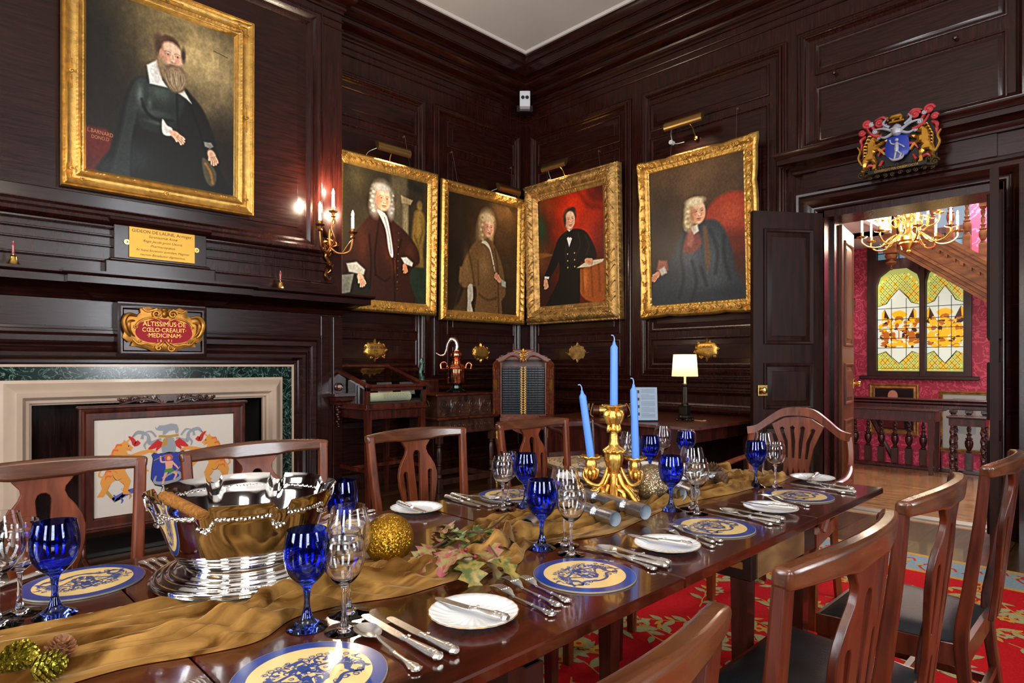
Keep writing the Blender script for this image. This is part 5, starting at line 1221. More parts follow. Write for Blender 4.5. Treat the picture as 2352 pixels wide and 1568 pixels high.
def crest(mb, s, C, z=0, dz=.0003, detail=True):
    """flat arms, ~2.1*s wide, ~1.35*s tall, centred; C maps colour names to slot numbers"""
    S = lambda pts, ox=0, oy=0, k=1, f=1: [((ox+f*x*k)*s, (oy+y*k)*s) for x, y in pts]
    W = lambda w: w*s
    def sw(pts, w, c, zz): mb.cur = C[c]; P = catmull([(a*s, b*s, 0) for a, b in pts], 4); mb.ribbon([(p.x, p.y) for p in P], [q*s for q in (w if isinstance(w, (list, tuple)) else [w, w])], z+dz*zz)
    # motto scroll
    sw([(-.85, -.55), (-.5, -.42), (-.25, -.62), (0, -.68), (.25, -.62), (.5, -.42), (.85, -.55)], .085, 'scroll', 1)
    sw([(-.95, -.38), (-.8, -.55), (-.62, -.40)], .05, 'ochre', 1); sw([(.95, -.38), (.8, -.55), (.62, -.40)], .05, 'ochre', 1)
    for f in (-1, 1):
        sw([(f*.9, -.17), (f*1.05, -.12), (f*1.0, .05), (f*1.12, .12)], [.02, .03, .02, .05], 'uni', 1); sw([(f*1.12, .12), (f*1.16, .06)], [.05, .01], 'uni', 1)
        mb.cur = C['uni']; mb.poly(S(UNI, -1.10*(-f)*-1 if False else f*-1.10*-1, -.50, .95, -f), z+dz*2, up=(f < 0) or True)
        # mane
        for k in range(7): y = .36-.085*k; x = f*(.74+.05*min(k, 3)); sw([(x-f*.02, y), (x+f*.05, y+.01), (x+f*.07, y-.05)], [.03, .03, .008], 'mane', 3)
        mb.cur = C['dark']; mb.disc(f*.62*s, .34*s, .012*s, .012*s, z+dz*3.2, 8)
        sw([(f*.70, .18), (f*.66, .08), (f*.74, .0)], [.006, .01, .004], 'dark', 3); sw([(f*.86, -.12), (f*.80, -.22), (f*.72, -.2)], [.004, .01, .004], 'dark', 3)
        # mantling
        sw([(f*.12, .42), (f*.30, .36), (f*.33, .50), (f*.48, .56), (f*.56, .48)], [.04, .075, .045, .065, .02], 'grey', 2)
        sw([(f*.14, .38), (f*.24, .30), (f*.32, .26)], [.10, .09, .02], 'red', 2.4); sw([(f*.10, .36), (f*.16, .28), (f*.20, .22)], [.08, .06, .02], 'red', 2.6); sw([(f*.30, .44), (f*.38, .34), (f*.36, .26)], [.02, .035, .01], 'grey', 2.5); sw([(f*.2, .46), (f*.28, .56), (f*.38, .55)], [.03, .035, .01], 'grey', 2.5)
        for (x, y, x2, y2) in ((.66, .30, .58, .24), (.80, .10, .72, .02), (.86, -.05, .78, -.12), (.74, -.25, .68, -.34), (.90, -.28, .94, -.38), (.62, .12, .55, .10)): sw([(f*x, y), (f*(x+x2)/2+.01, (y+y2)/2+.01), (f*x2, y2)], [.003, .010, .003], 'mane', 3.1)
        for (x, y) in ((.50, -.50), (.62, -.46), (.74, -.52), (.84, -.46)): sw([(f*x, y), (f*x+.03, y-.05), (f*x+.01, y-.10)], [.015, .03, .01], 'ochre' if x < .7 else 'scroll', 1.5)
        sw([(f*.46, .40), (f*.52, .36), (f*.56, .44), (f*.62, .50)], [.07, .08, .06, .02], 'red', 2.8); sw([(f*.42, .44), (f*.40, .58)], [.05, .01], 'grey', 2.8)
    mb.cur = C['grey']; mb.poly(S([(-.10, .16), (.10, .16), (.12, .28), (.08, .42), (0, .46), (-.08, .42), (-.12, .28)]), z+dz*3)
    mb.cur = C['ochre']; mb.poly(S([(-.09, .40), (-.02, .43), (-.02, .30), (-.12, .28)]), z+dz*3.4)
    sw([(-.16, .47), (0, .455), (.16, .47)], .04, 'ochre', 3.6)
    rh = [(-.20, .58), (-.22, .64), (-.19, .61), (-.15, .66), (-.08, .655), (.04, .68), (.13, .66), (.16, .58), (.15, .50), (.11, .50), (.10, .56), (.0, .55), (-.06, .49), (-.10, .49), (-.09, .56), (-.15, .565)]
    mb.cur = C['grey']; mb.poly(S(rh), z+dz*4)
    mb.cur = C['dark']; mb.poly(S([(x*.55, -.50+y*.70-.01) for x, y in SHIELD], 0, 0, 1), z+dz*2.6) if C.get('rim') is None else None
    mb.cur = C['blue']; mb.poly(S([(x*.52, -.485+y*.665) for x, y in SHIELD]), z+dz*3)
    # figure over serpent
    F = 'figure'
    sw([(-.20, -.22), (-.22, -.33), (-.05, -.36), (.10, -.34), (.20, -.26), (.12, -.18), (.0, -.22), (-.10, -.28)], [.02, .05, .06, .06, .05, .04, .03, .05], 'serp', 4)
    mb.cur = C[F]; mb.poly(S([(-.06, .02), (.07, .02), (.06, -.10), (.05, -.16), (-.05, -.16), (-.05, -.08)]), z+dz*5)
    sw([(-.04, .01), (-.12, .02), (-.13, .12)], [.035, .03, .025], F, 5.2); sw([(.05, .0), (.12, -.08), (.16, -.14)], [.035, .03, .02], F, 5.2)
    sw([(-.03, -.15), (-.07, -.26), (-.10, -.38)], [.05, .04, .02], F, 5.2); sw([(.03, -.15), (.12, -.22), (.08, -.32)], [.05, .04, .02], F, 5.2)
    for k in range(16): a = 2*PI*k/16; sw([(0, .075), (.075*math.cos(a), .08+.065*math.sin(a))], [.03, .008], 'hair', 5.4)
    mb.cur = C[F]; mb.disc(0, .07*s, .032*s, .038*s, z+dz*6, 12)
    mb.cur = C['green']; mb.poly(S([(-.06, -.12), (.06, -.11), (.09, -.17), (.03, -.19), (-.02, -.17), (-.08, -.19)]), z+dz*6)
    sw([(.10, -.18), (.22, -.06), (.20, .02)], .012, 'ochre', 6); sw([(-.24, .05), (-.10, .11), (-.04, .13)], .012, 'ochre', 6)
    mb.cur = 0
# ------------------------------------------------------------------ fire screen
t = thing('fire_screen', 'mahogany framed fire screen with embroidered coat of arms in front of the hearth', 'fire screen', (1.265, 4.5, 0))
m = MB(T=onA(.775, .19, 4.52)); W_, H_ = .985, .76
m.ring(0, 0, W_, H_, [(0, -.02), (0, .012), (.006, .016), (.016, .014), (.022, .02), (.03, .016), (.034, .010), (.07, .010), (.076, .004), (.08, -.004)])
m.box(.0, .0, -.022, W_, H_, -.018); m.box(-.012, H_-.005, -.03, W_+.012, H_+.012, .03, .005)
part('frame', m, MAHOG, t, world=True)
for x in (.80, 1.735):
    f = MB(); f.tube(catmull([(x, 4.53, .30), (x, 4.53, .06), (x, 4.40, .018), (x, 4.36, .014)], 5), [.014, .014, .016, .012], 8); f.tube(catmull([(x, 4.53, .12), (x, 4.60, .05), (x, 4.69, .014)], 5), [.012, .012], 8)
    part('foot', f, MAHOG, t, world=True)
cr_ = MB(T=onA(1.265, .965, 4.51))
for s in (-1, 1):
    for k, x in enumerate((.06, .11, .16, .205, .25)): spiral(cr_, s*x, .02+.012*(k % 2), .022-.002*k, 1.2, .006, .0, s, k, 14); leaf3(cr_, s*x, .015, PI/2-s*(.5+.15*k), .05, .03, .0, .01)
    cr_.tube(catmull([(s*.04, .0, 0), (s*.14, .03, 0), (s*.28, .0, 0)], 5), [.009, .012, .005], 6)
rhb = [(-.065, .028), (-.075, .05), (-.06, .04), (-.045, .05), (0, .052), (.035, .05), (.045, .03), (.04, .0), (.028, .0), (.025, .016), (-.01, .014), (-.022, .0), (-.034, .0), (-.032, .016), (-.05, .02)]
cr_.prism(rhb, (), -.012, .012, dome=.004)
part('carved_cresting', cr_, MAHOGD, t, 'dark carved cresting with a rhinoceros', world=True)
CC = {'scroll': 1, 'ochre': 2, 'uni': 3, 'mane': 4, 'dark': 5, 'grey': 6, 'red': 7, 'blue': 8, 'figure': 9, 'hair': 4, 'green': 10, 'serp': 6}
fabm = [mat('linen', 'c9bdb0', .8, bump=.2, bscale=400)]+[mat('stitch_'+n, c, .75) for n, c in (('violet', '4a4f9a'), ('ochre', 'a8803a'), ('tan', 'd08a3a'), ('orange', 'cf5a28'), ('black', '1c1a1e'), ('grey', '8a8d92'), ('red', 'b5201f'), ('blue', '26348c'), ('skin', 'd99a78'), ('green', '3f7a3a'))]
e = MB(T=onA(1.265, .585, 4.517)); e.T = onA(.775+W_/2, .19+H_/2+.005, 4.521)
e.cur = 0; flat_in(e, -W_/2+.078, -H_/2+.078, W_/2-.078, H_/2-.078, 0)
crest(e, .372, CC, z=.001, dz=.0003)
part('embroidered_panel', e, fabm, t, 'linen panel embroidered with coat of arms', world=True, smooth=False)
l = mbtext('OPIFERQUE', .022, onA(1.265, .40, 4.517) @ Matrix.Translation((-.06, 0, .001)), squash=1.1)
l.v = []; l.f = []; l.mi = []
for k, chh in enumerate('OPIFERQUE·PER·ORBEM·DICOR'):
    tt = (k-12)/12.0; x = tt*.30*.345/.345*.95; yv = -.345*(.68-.62*abs(tt)**2*.42)
    ang = math.atan(2*.62*.42*tt*.345/.285)
    text_mb(l, chh, .021, onA(.775+W_/2, .19+H_/2+.005, 4.521) @ Matrix.Translation((x*.93, yv+.002, .0012)) @ Matrix.Rotation(ang, 4, 'Z'), .0002)
part('lettering', l, mat('stitch_ochre', 'a8803a', .75), t, world=True, smooth=False)
# steel fender / dog beside the screen
m = MB(); m.tube([(.48, 4.31, .03), (2.2, 4.31, .03)], .012, 8); m.box(.46, 4.30, 0, 2.22, 4.33, .02)
for x in (.5, 2.18): m.lathe([(.03, 0), (.03, .01), (.012, .02), (.016, .05), (.010, .09), (.02, .12), (.012, .15), (.018, .17), (.001, .185)], (x, 4.31, 0), 14)
single('fender', m, mat('polished_steel', 'b5b0aa', .15, 1), 'low polished steel fender rail on the hearth below the fire screen', 'fender', loc=(1.3, 4.31, 0))
# ------------------------------------------------------------------ carved arms over the door
t = thing('carved_coat_of_arms', 'painted carved coat of arms with gold unicorns over the doorway', 'coat of arms', (5.28, 1.33, 2.62))
a0 = onX(1979, 290, 5.27); a1 = onX(2150, 262, 5.27); cy_ = (a0.y+a1.y)/2
PM = onB(cy_, 2.845, 5.30, tilt=-.03)
UG = mat('arms_gold', 'b5802f', .32, .85, var=.2); AR = mat('arms_red', 'a52a2e', .4, var=.15); AB = mat('arms_blue', '1a2c8c', .35); AW = mat('arms_grey', '9a98a0', .4, .2, var=.2); ADK = mat('arms_black', '12100f', .3, var=.2)
s = .225
m = MB(T=PM); m.prism([(-.24, -.20), (.24, -.20), (.25, .10), (.20, .24), (-.20, .24), (-.25, .10)], (), -.02, .0); part('backboard', m, ADK, t, world=True)
for f in (-1, 1):
    m = MB(T=PM @ Matrix.Translation((0, 0, .01)))
    U = catmull([(x, y, 0) for x, y in UNI], 2, True); U = [(f*1.12*s-f*p.x*.98*s, -.170+p.y*1.22*s) for p in U]
    m.prism(U, (), 0, .03, grid=.016, dome=.014)
    m.tube(catmull([(f*.235, -.11, .02), (f*.262, -.05, .02), (f*.25, .0, .02), (f*.27, .04, .02)], 5), [.008, .010, .006], 6)
    for k in range(7): y = .095-.024*k; x = f*(.170+.010*min(k, 3)); m.tube(catmull([(x, y, .035), (x+f*.02, y+.004, .04), (x+f*.026, y-.018, .03)], 3), [.007, .004], 6)
    part('unicorn', m, UG, t, 'gilt rearing unicorn', world=True)
    m = MB(T=PM)
    for (x, y, r) in ((.20, .20, .033), (.115, .185, .03), (.235, .14, .02)): spiral(m, f*x, y, r, 1.4, .011, .04, f, 0); m.sphere((f*x, y, .035), r*.75, 10, 6, 1, 1, .6)
    m.tube(catmull([(f*.10, .08, .045), (f*.16, .10, .05), (f*.20, .16, .045)], 4), [.014, .010, .006], 6); m.tube(catmull([(f*.24, .06, .02), (f*.25, -.02, .02)], 4), [.012, .006], 6); m.tube(catmull([(f*.10, -.10, .02), (f*.12, -.14, .03)], 4), .01, 6)
    for (p0, p1, p2, r_) in (((.06, .19), (.10, .225), (.155, .215), .010), ((.13, .12), (.165, .165), (.15, .19), .011), ((.215, .11), (.245, .085), (.24, .05), .012), ((.03, -.005), (.10, -.02), (.13, -.06), .010), ((.15, -.13), (.19, -.12), (.215, -.15), .010)): m.tube(catmull([(f*p0[0], p0[1], .022), (f*p1[0], p1[1], .030), (f*p2[0], p2[1], .022)], 4), [r_, r_*1.2, r_*.5], 6)
    part('red_mantling', m, AR, t, 'red scrolled mantling', world=True)
    m = MB(T=PM)
    for (p0, p1, p2) in (((.03, .10), (.09, .13), (.15, .14)), ((.03, .08), (.08, .06), (.13, .09)), ((.05, .13), (.09, .165), (.07, .2))): m.tube(catmull([(f*p0[0], p0[1], .05), (f*p1[0], p1[1], .055), (f*p2[0], p2[1], .045)], 4), [.012, .009, .005], 6)
    for (x, y, r_) in ((.145, .125, .018), (.075, .145, .016), (.17, .185, .016), (.115, .075, .015)): spiral(m, f*x, y, r_, 1.3, .006, .045, -f, 1)
    part('grey_mantling', m, AW, t, world=True)
m = MB(T=PM @ Matrix.Translation((0, -.125, .02))); m.prism([(x*.155, y*.19) for x, y in SHIELD], (), 0, .02, grid=.03, dome=.006); part('shield', m, AB, t, 'blue shield', world=True)
m = MB(T=PM @ Matrix.Translation((0, -.125, .05)))
m.tube([(0, .13, 0), (0, .085, .004), (.0, .06, .004)], [.010, .016, .012], 8); m.sphere((0, .15, .002), .013, 10, 8)
m.tube(catmull([(-.01, .12, 0), (-.035, .13, .004), (-.045, .16, 0)], 3), .005, 6); m.tube(catmull([(.01, .12, 0), (.035, .10, .004), (.05, .085, 0)], 3), .005, 6)
m.tube([(-.005, .065, 0), (-.015, .01, 0)], .007, 6); m.tube([(.005, .065, 0), (.03, .04, .003), (.02, .01, 0)], .007, 6)
m.tube(catmull([(-.05, .03, -.004), (-.02, .005, 0), (.03, .01, 0), (.045, .035, -.004)], 4), [.004, .009, .009, .004], 6); part('figure', m, AW, t, world=True)
m = MB(T=PM); m.lathe([(.001, 0), (.02, .005), (.034, .02), (.036, .045), (.028, .07), (.012, .085), (.001, .09)], (0, .055, .045), 14, axis=(0, 1, .15)); m.box(-.035, .10, .06, .035, .112, .085, .003); part('helmet', m, AW, t, 'grey helmet', world=True)
m = MB(T=PM @ Matrix.Translation((0, .165, .04))); m.prism([(x*.85, y*.85) for x, y in rhb], (), 0, .03, dome=.012, grid=.015); m.box(-.05, -.012, 0, .05, .002, .03, .004); part('rhinoceros_crest', m, UG, t, 'gilt rhinoceros crest', world=True)
m = MB(T=PM)
m.tube(catmull([(-.22, -.15, .02), (-.235, -.20, .035), (-.17, -.19, .04), (-.08, -.175, .045), (0, -.18, .048), (.08, -.175, .045), (.17, -.19, .04), (.235, -.20, .035), (.22, -.15, .02)], 5), .014, 8)
for k in range(-4, 5): spiral(m, k*.05, -.155-.008*abs(k % 2), .02, 1.2, .006, .03, 1 if k % 2 else -1, k); spiral(m, k*.05+.02, -.215, .016, 1.2, .005, .03, -1 if k % 2 else 1, k)
for f in (-1, 1): spiral(m, f*.235, -.185, .03, 1.5, .008, .04, f)
part('scrollwork', m, mat('arms_dark_gold', '3a2c16', .35, .6), t, 'dark scrollwork base', world=True)
part('motto_band', MB(T=PM).box(-.19, -.20, .052, .19, -.172, .062, .002), ADK, t, world=True)
l = mbtext('OPIFERQVE·PER·ORBEM·DICOR', .024, PM @ Matrix.Translation((0, -.187, .063)), .001, squash=.86); part('lettering', l, UG, t, world=True, smooth=False)
# ------------------------------------------------------------------ carpet
CARX0, CARX1, CARY0, CARY1 = -.6, 4.66, -1.6, 2.25
m = MB(); m.cur = 0; m.box(CARX0, CARY0, 0, CARX1, CARY1, .012); 
m.cur = 1; zc = .0123
for (x0, y0, x1, y1) in ((CARX1-.36, CARY0, CARX1, CARY1), (CARX0, CARY0, CARX0+.36, CARY1), (CARX0+.36, CARY1-.36, CARX1-.36, CARY1), (CARX0+.36, CARY0, CARX1-.36, CARY0+.36)):
    m.add([(x0, y0, zc), (x1, y0, zc), (x1, y1, zc), (x0, y1, zc)], [(0, 1, 2, 3)])
m.cur = 3
for (x0, y0, x1, y1) in ((CARX1-.40, CARY0, CARX1-.36, CARY1), (CARX1-.05, CARY0, CARX1, CARY1)): m.add([(x0, y0, zc+.0003), (x1, y0, zc+.0003), (x1, y1, zc+.0003), (x0, y1, zc+.0003)], [(0, 1, 2, 3)])
rr = random.Random(5)
def leafp(x, y, a, L, w, c, z): 
    m.cur = c; cc, q = math.cos(a), math.sin(a)
    pts = [(0, 0), (.25*L, w*.45), (.55*L, w*.5), (.8*L, w*.28), (L, 0), (.8*L, -w*.28), (.55*L, -w*.5), (.25*L, -w*.45)]
    m.poly([(x+u*cc-v*q, y+u*q+v*cc) for u, v in pts], z)
def vine(x, y, a, n, step=.055, leaves=True):
    P = [(x, y)]; k = rr.uniform(-.25, .25)
    for i in range(n):
        a += k+rr.uniform(-.12, .12); 
        if rr.random() < .2: k = -k
        x += step*math.cos(a); y += step*math.sin(a); P.append((x, y))
        if leaves and CARX0+.4 < x < CARX1-.42:
            c = 2; sd = 1 if i % 2 else -1
            leafp(x, y, a+sd*.75, rr.uniform(.075, .105), rr.uniform(.030, .042), c, .0132+rr.random()*.0003)
            if rr.random() < .35: leafp(x, y, a-sd*.9, .07, .026, 3, .0130)
            if rr.random() < .16:
                fx, fy = x+.07*math.cos(a-sd), y+.07*math.sin(a-sd)
                for q in range(6): leafp(fx, fy, q*PI/3+a, .042, .03, 3 if i % 3 else 2, .0136+q*.00005)
                m.cur = 4; m.disc(fx, fy, .013, .013, .0139, 8)
    m.cur = 3; m.ribbon(P, .007, .0128)
gx = CARX0+.3
while gx < CARX1-.4:
    gy = CARY0+.2
    while gy < CARY1-.2:
        if gx > .0 or gy > 0: vine(gx+rr.uniform(-.1, .1), gy+rr.uniform(-.1, .1), rr.uniform(0, 6.28), 6)
        gy += .235
    gx += .25
for i in range(34):   # border scrolls
    y = CARY0+.06+i*.112; x = CARX1-.21+.07*math.sin(i*1.1)
    m.cur = 4; m.ribbon([(p.x, p.y) for p in catmull([(x-.09, y, 0), (x, y+.05, 0), (x+.08, y+.01, 0), (x+.02, y-.02, 0)], 4)], [.008, .02, .01], .0128)
    leafp(x, y, rr.uniform(0, 6), .09, .04, 3 if i % 2 else 4, .0133); leafp(x+.05, y+.04, rr.uniform(0, 6), .07, .03, 2, .0135)
m.v = [(x, y, z-.008 if z > .001 else z) for x, y, z in m.v]
def pile(n, c, v=.18): return mat(n, c, .95, var=v, vscale=150, bump=.5, bscale=500, spec=.05)
single('floral_carpet', m, [pile('carpet_red', 'b51a1e'), pile('carpet_bluegrey', '7f8d94'), pile('carpet_sage', '9c9468'), pile('carpet_gold', 'b98a3c'), pile('carpet_rust', 'b5301c')], 'red carpet with sage leaf trails and grey-blue border under the dining table', 'carpet', smooth=False)
# ------------------------------------------------------------------ dining table
TX0, TX1, TY0, TY1, TZ = -.9, 2.652, .705, 1.70, .75
tb = thing('dining_table', 'long polished mahogany dining table laid for a formal dinner', 'table', (1.0, 1.2, 0))
m = MB()
prof = [(-.02, TZ-.024), (-.004, TZ-.024), (0, TZ-.020), (0, TZ-.006), (-.004, TZ-.0015), (-.01, TZ)]
seams = [TX0, .33, 1.215, 1.985, TX1]
for a, b in zip(seams, seams[1:]):
    a2, b2 = a+.0012, b-.0012
    for sd in (0,):
        m.sweep([(a2, TY0), (a2, TY1), (b2, TY1), (b2, TY0)][::-1], [(-.0+o, z) for o, z in prof], closed=True) if False else None
        m.box(a2, TY0, TZ-.024, b2, TY1, TZ, .0035)
part('tabletop', m, TABLEW, tb, world=True)
FR = mat('apron_dark', '1e0d08', .3, coat=.3, var=.3)
m = MB(); m.box(1.67, .765, .615, 2.13, 1.62, TZ-.025, .003); m.box(-.5, .85, .63, 1.0, 1.55, TZ-.025); part('apron', m, [FR], tb, world=True)
m = MB(); m.box(1.70, .760, .62, 2.03, .766, TZ-.027, .001); part('apron_face', m, FADED, tb, 'faded pale wooden apron panel', world=True)
for (x0, z0) in ((1.55, .66), (1.55, .70)): pass
hm = MB(); hm.box(1.675, .79, .70, 1.668, .83, .72); hm.box(1.675, .79, .645, 1.668, .83, .665); part('hinge', hm, BRASS, tb, world=True)
def sqleg(x, y, w=.05, z1=.63, w1=.034):
    a, b = w/2, w1/2
    return MB().add([(x-b, y-b, 0), (x+b, y-b, 0), (x+b, y+b, 0), (x-b, y+b, 0), (x-a, y-a, z1), (x+a, y-a, z1), (x+a, y+a, z1), (x-a, y+a, z1)], [(3, 2, 1, 0), (4, 5, 6, 7), (0, 1, 5, 4), (1, 2, 6, 5), (2, 3, 7, 6), (3, 0, 4, 7)])
for (x, y) in ((.88, .86), (-.35, .86), (.88, 1.54), (-.35, 1.54), (1.70, .805), (2.10, .805), (1.70, 1.53), (2.10, 1.53), (1.50, 1.12), (1.32, 1.45)):
    part('leg', sqleg(x, y), MAHOGD, tb, world=True)
part('under_rail', MB().box(.9, 1.10, TZ-.055, 1.7, 1.16, TZ-.025).box(.86, .84, .55, .90, 1.56, .63), FR, tb, world=True)
# ------------------------------------------------------------------ dining chairs (front of the chair faces +y; crest plane at y = 0)
CW, CH = .235, .955
def rake(h): return .055*(1-(h-.46)/(CH-.46))
def backmap(x, h, t): return (x, rake(h)-.030*(1-(x/CW)**2)+t+0, h)
def chair_proto(wood_, bow=1.0):
    t = thing('dining_chair', '', 'chair', (0, 0, 0), 0, 'dining chairs')
    bm = lambda x, h, tt: (x, rake(h)-.030*bow*(1-min(1, (x/CW)**2))+tt, h)
    # crest rail
    m = MB(); top = [(x, CH-.008+.012*(1-(x/CW)**2)) for x in np.linspace(-CW-.008, CW+.008, 13)]
    bot = [(CW+.004, CH-.040), (.205, CH-.040), (.15, CH-.040), (.10, CH-.042), (.072, CH-.047), (-.072, CH-.047), (-.10, CH-.042), (-.15, CH-.040), (-.205, CH-.040), (-CW-.004, CH-.040)]
    m.prism(top+bot, (), -.015, .015, fn=bm); bevel(part('crest_rail', m, CREST, t, ang=60), .008, 3)
    # splat with piercings
    rgt = [(.070, CH-.044), (.066, CH-.052), (.058, CH-.062), (.050, CH-.072), (.048, CH-.084), (.054, CH-.10), (.070, CH-.122), (.086, CH-.15), (.093, CH-.18), (.091, CH-.22), (.078, CH-.275), (.062, CH-.33), (.053, CH-.38), (.055, CH-.44), (.06, .485)]
    out = rgt+[(-x, y) for x, y in rgt[::-1]]
    def hole(cx, y0, y1, w0, w1, sk=0):
        r = w1*.5; P = [(cx+s_*(w0+(w1-w0)*t_)*.5+sk*t_, y0+(y1-r-y0)*t_) for s_, ts in ((1, (0, .3, .6, 1)),) for t_ in ts]
        P += [(cx+sk+r*math.cos(a), y1-r+r*math.sin(a)) for a in (PI*.2, PI*.4, PI*.6, PI*.8)]
        return P+[(cx-(w0+(w1-w0)*t_)*.5+sk*t_, y0+(y1-r-y0)*t_) for t_ in (1, .6, .3, 0)]
    holes = [hole(0, CH-.15, CH-.36, .016, .004) if False else hole(0, CH-.36, CH-.085, .006, .034), hole(.049, CH-.325, CH-.165, .012, .020, .010), hole(-.049, CH-.325, CH-.165, .012, .020, -.010), hole(.026, .49, CH-.375, .020, .012), hole(-.026, .49, CH-.375, .020, .012)]
    m = MB().prism(out, holes, -.007, .007, grid=.03, fn=bm); bevel(part('splat', m, wood_, t, ang=60), .002, 2)
    # rear legs run up as stiles
    for s in (-1, 1):
        pts = [(s*.19, .01, 0), (s*.192, .035, .2), (s*.195, .062, .44), (s*.205, rake(.6)+.004, .6), (s*.218, rake(.8), .8), (s*.2245, rake(CH-.05)-.002, CH-.012)]
        m = MB(); P = catmull(pts, 4); vs = []
        for i, p in enumerate(P):
            w = .015 if p.z > .45 else .017; d = .011+.006*(1-abs(p.z-.45)/.5)
            vs += [(p.x-w, p.y-d, p.z), (p.x+w, p.y-d, p.z), (p.x+w, p.y+d, p.z), (p.x-w, p.y+d, p.z)]
        n = len(P); m.add(vs, [(i*4+k, i*4+(k+1) % 4, i*4+4+(k+1) % 4, i*4+4+k) for i in range(n-1) for k in range(4)]+[(3, 2, 1, 0), (n*4-4, n*4-3, n*4-2, n*4-1)])
        bevel(part('leg', m, wood_, t), .006, 3)
        m = sqleg(s*.222, .402, .040, .44, .030); part('leg', m, wood_, t)
    m = MB(); 
    fr = lambda z0, z1, i: MB
    tz = [(-.20, .05), (.20, .05), (.246, .425), (-.246, .425)]
    def trap(m, z0, z1, k, dome=0):
        c = [(x*k, .05+(y-.05)*1.0+(k-1)*.02) for x, y in tz]
        m.add([(x, y, z0) for x, y in c]+[(x, y, z1) for x, y in c], [(3, 2, 1, 0), (4, 5, 6, 7), (0, 1, 5, 4), (1, 2, 6, 5), (2, 3, 7, 6), (3, 0, 4, 7)])
    trap(m, .385, .445, 1.0); part('seat_frame', m, wood_, t)
    m = MB(); N = 12; vs = []
    for j in range(N+1):
        for i in range(N+1):
            u, v = i/N, j/N; hw = .192+(.236-.192)*v; e = (1-(2*u-1)**6)*(1-(2*v-1)**6)
            vs.append(((2*u-1)*hw, .065+(.415-.065)*v, .446+.030*e**.6*(.75+.25*math.sin(PI*u)*math.sin(PI*v))))
    m.add(vs, [(j*(N+1)+i, j*(N+1)+i+1, (j+1)*(N+1)+i+1, (j+1)*(N+1)+i) for j in range(N) for i in range(N)])
    part('seat', m, mat('black_horsehair', '16171a', .38, var=.25, bump=.15, bscale=300), t, 'black horsehair seat')
    m = MB(); m.box(-.212, .06, .20, -.196, .39, .225); m.box(.196, .06, .20, .212, .39, .225); m.box(-.20, .25, .205, .20, .268, .228); m.box(-.19, .035, .25, .19, .05, .275); part('stretcher', m, wood_, t)
    return t
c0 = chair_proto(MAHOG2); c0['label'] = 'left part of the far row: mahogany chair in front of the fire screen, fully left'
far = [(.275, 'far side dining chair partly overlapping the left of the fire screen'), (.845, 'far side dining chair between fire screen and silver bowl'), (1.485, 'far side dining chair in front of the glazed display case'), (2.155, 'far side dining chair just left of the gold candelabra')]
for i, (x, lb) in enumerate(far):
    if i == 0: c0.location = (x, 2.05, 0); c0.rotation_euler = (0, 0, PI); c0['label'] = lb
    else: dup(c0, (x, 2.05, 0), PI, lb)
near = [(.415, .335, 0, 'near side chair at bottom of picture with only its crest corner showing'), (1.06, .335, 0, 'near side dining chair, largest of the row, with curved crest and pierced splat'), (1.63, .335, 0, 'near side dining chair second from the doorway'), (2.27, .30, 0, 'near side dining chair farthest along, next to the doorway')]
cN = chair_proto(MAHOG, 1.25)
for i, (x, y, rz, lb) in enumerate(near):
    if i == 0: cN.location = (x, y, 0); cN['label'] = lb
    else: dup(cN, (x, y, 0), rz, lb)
# ------------------------------------------------------------------ armchair at the head of the table (faces -x)
t = thing('head_armchair', 'shield-crested mahogany armchair at the far head of the table', 'armchair', (3.45, 1.33, 0), PI/2)
H2 = .985
def bk2(x, h, tt): return (x, .05*(1-(h-.46)/.52)-.02*(1-(x/.27)**2)+tt, h)
m = MB()
tc = catmull([(-.268, .865, 0), (-.215, .880, 0), (-.15, .93, 0), (-.08, .975, 0), (0, H2, 0), (.08, .975, 0), (.15, .93, 0), (.215, .880, 0), (.268, .865, 0)], 4)
bc = catmull([(.262, .825, 0), (.215, .838, 0), (.15, .885, 0), (.08, .93, 0), (0, .94, 0), (-.08, .93, 0), (-.15, .885, 0), (-.215, .838, 0), (-.262, .825, 0)], 4)
m.prism([(p.x, p.y) for p in tc]+[(p.x, p.y) for p in bc], (), -.013, .013, grid=.05, fn=bk2); part('crest_rail', m, MAHOG2, t, ang=50)
fan = [(-.135, .888), (-.07, .925), (0, .935), (.07, .925), (.135, .888), (.085, .77), (.066, .67), (.072, .50), (-.072, .50), (-.066, .67), (-.085, .77)]
hs_ = []
for a in (-1.5, -.5, .5, 1.5):
    x0, x1, x2 = a*.054, a*.034, a*.029; w = .011
    hs_.append([(x1-w*.6, .71), (x1+w*.6, .71), (x1*1.15+w, .80), (x0+w*.9, .862-abs(a)*.004), (x0+w*1.2, .88-abs(a)*.008), (x0, .892-abs(a)*.010), (x0-w*1.2, .88-abs(a)*.008), (x0-w*.9, .862-abs(a)*.004), (x1*1.15-w, .80)])
    hs_.append([(x2-.007, .51), (x2+.007, .51), (x2+.009, .63), (x2, .665), (x2-.009, .63)])
m = MB().prism(fan, hs_, -.006, .006, grid=.04, fn=bk2); part('splat', m, MAHOG2, t, ang=50)
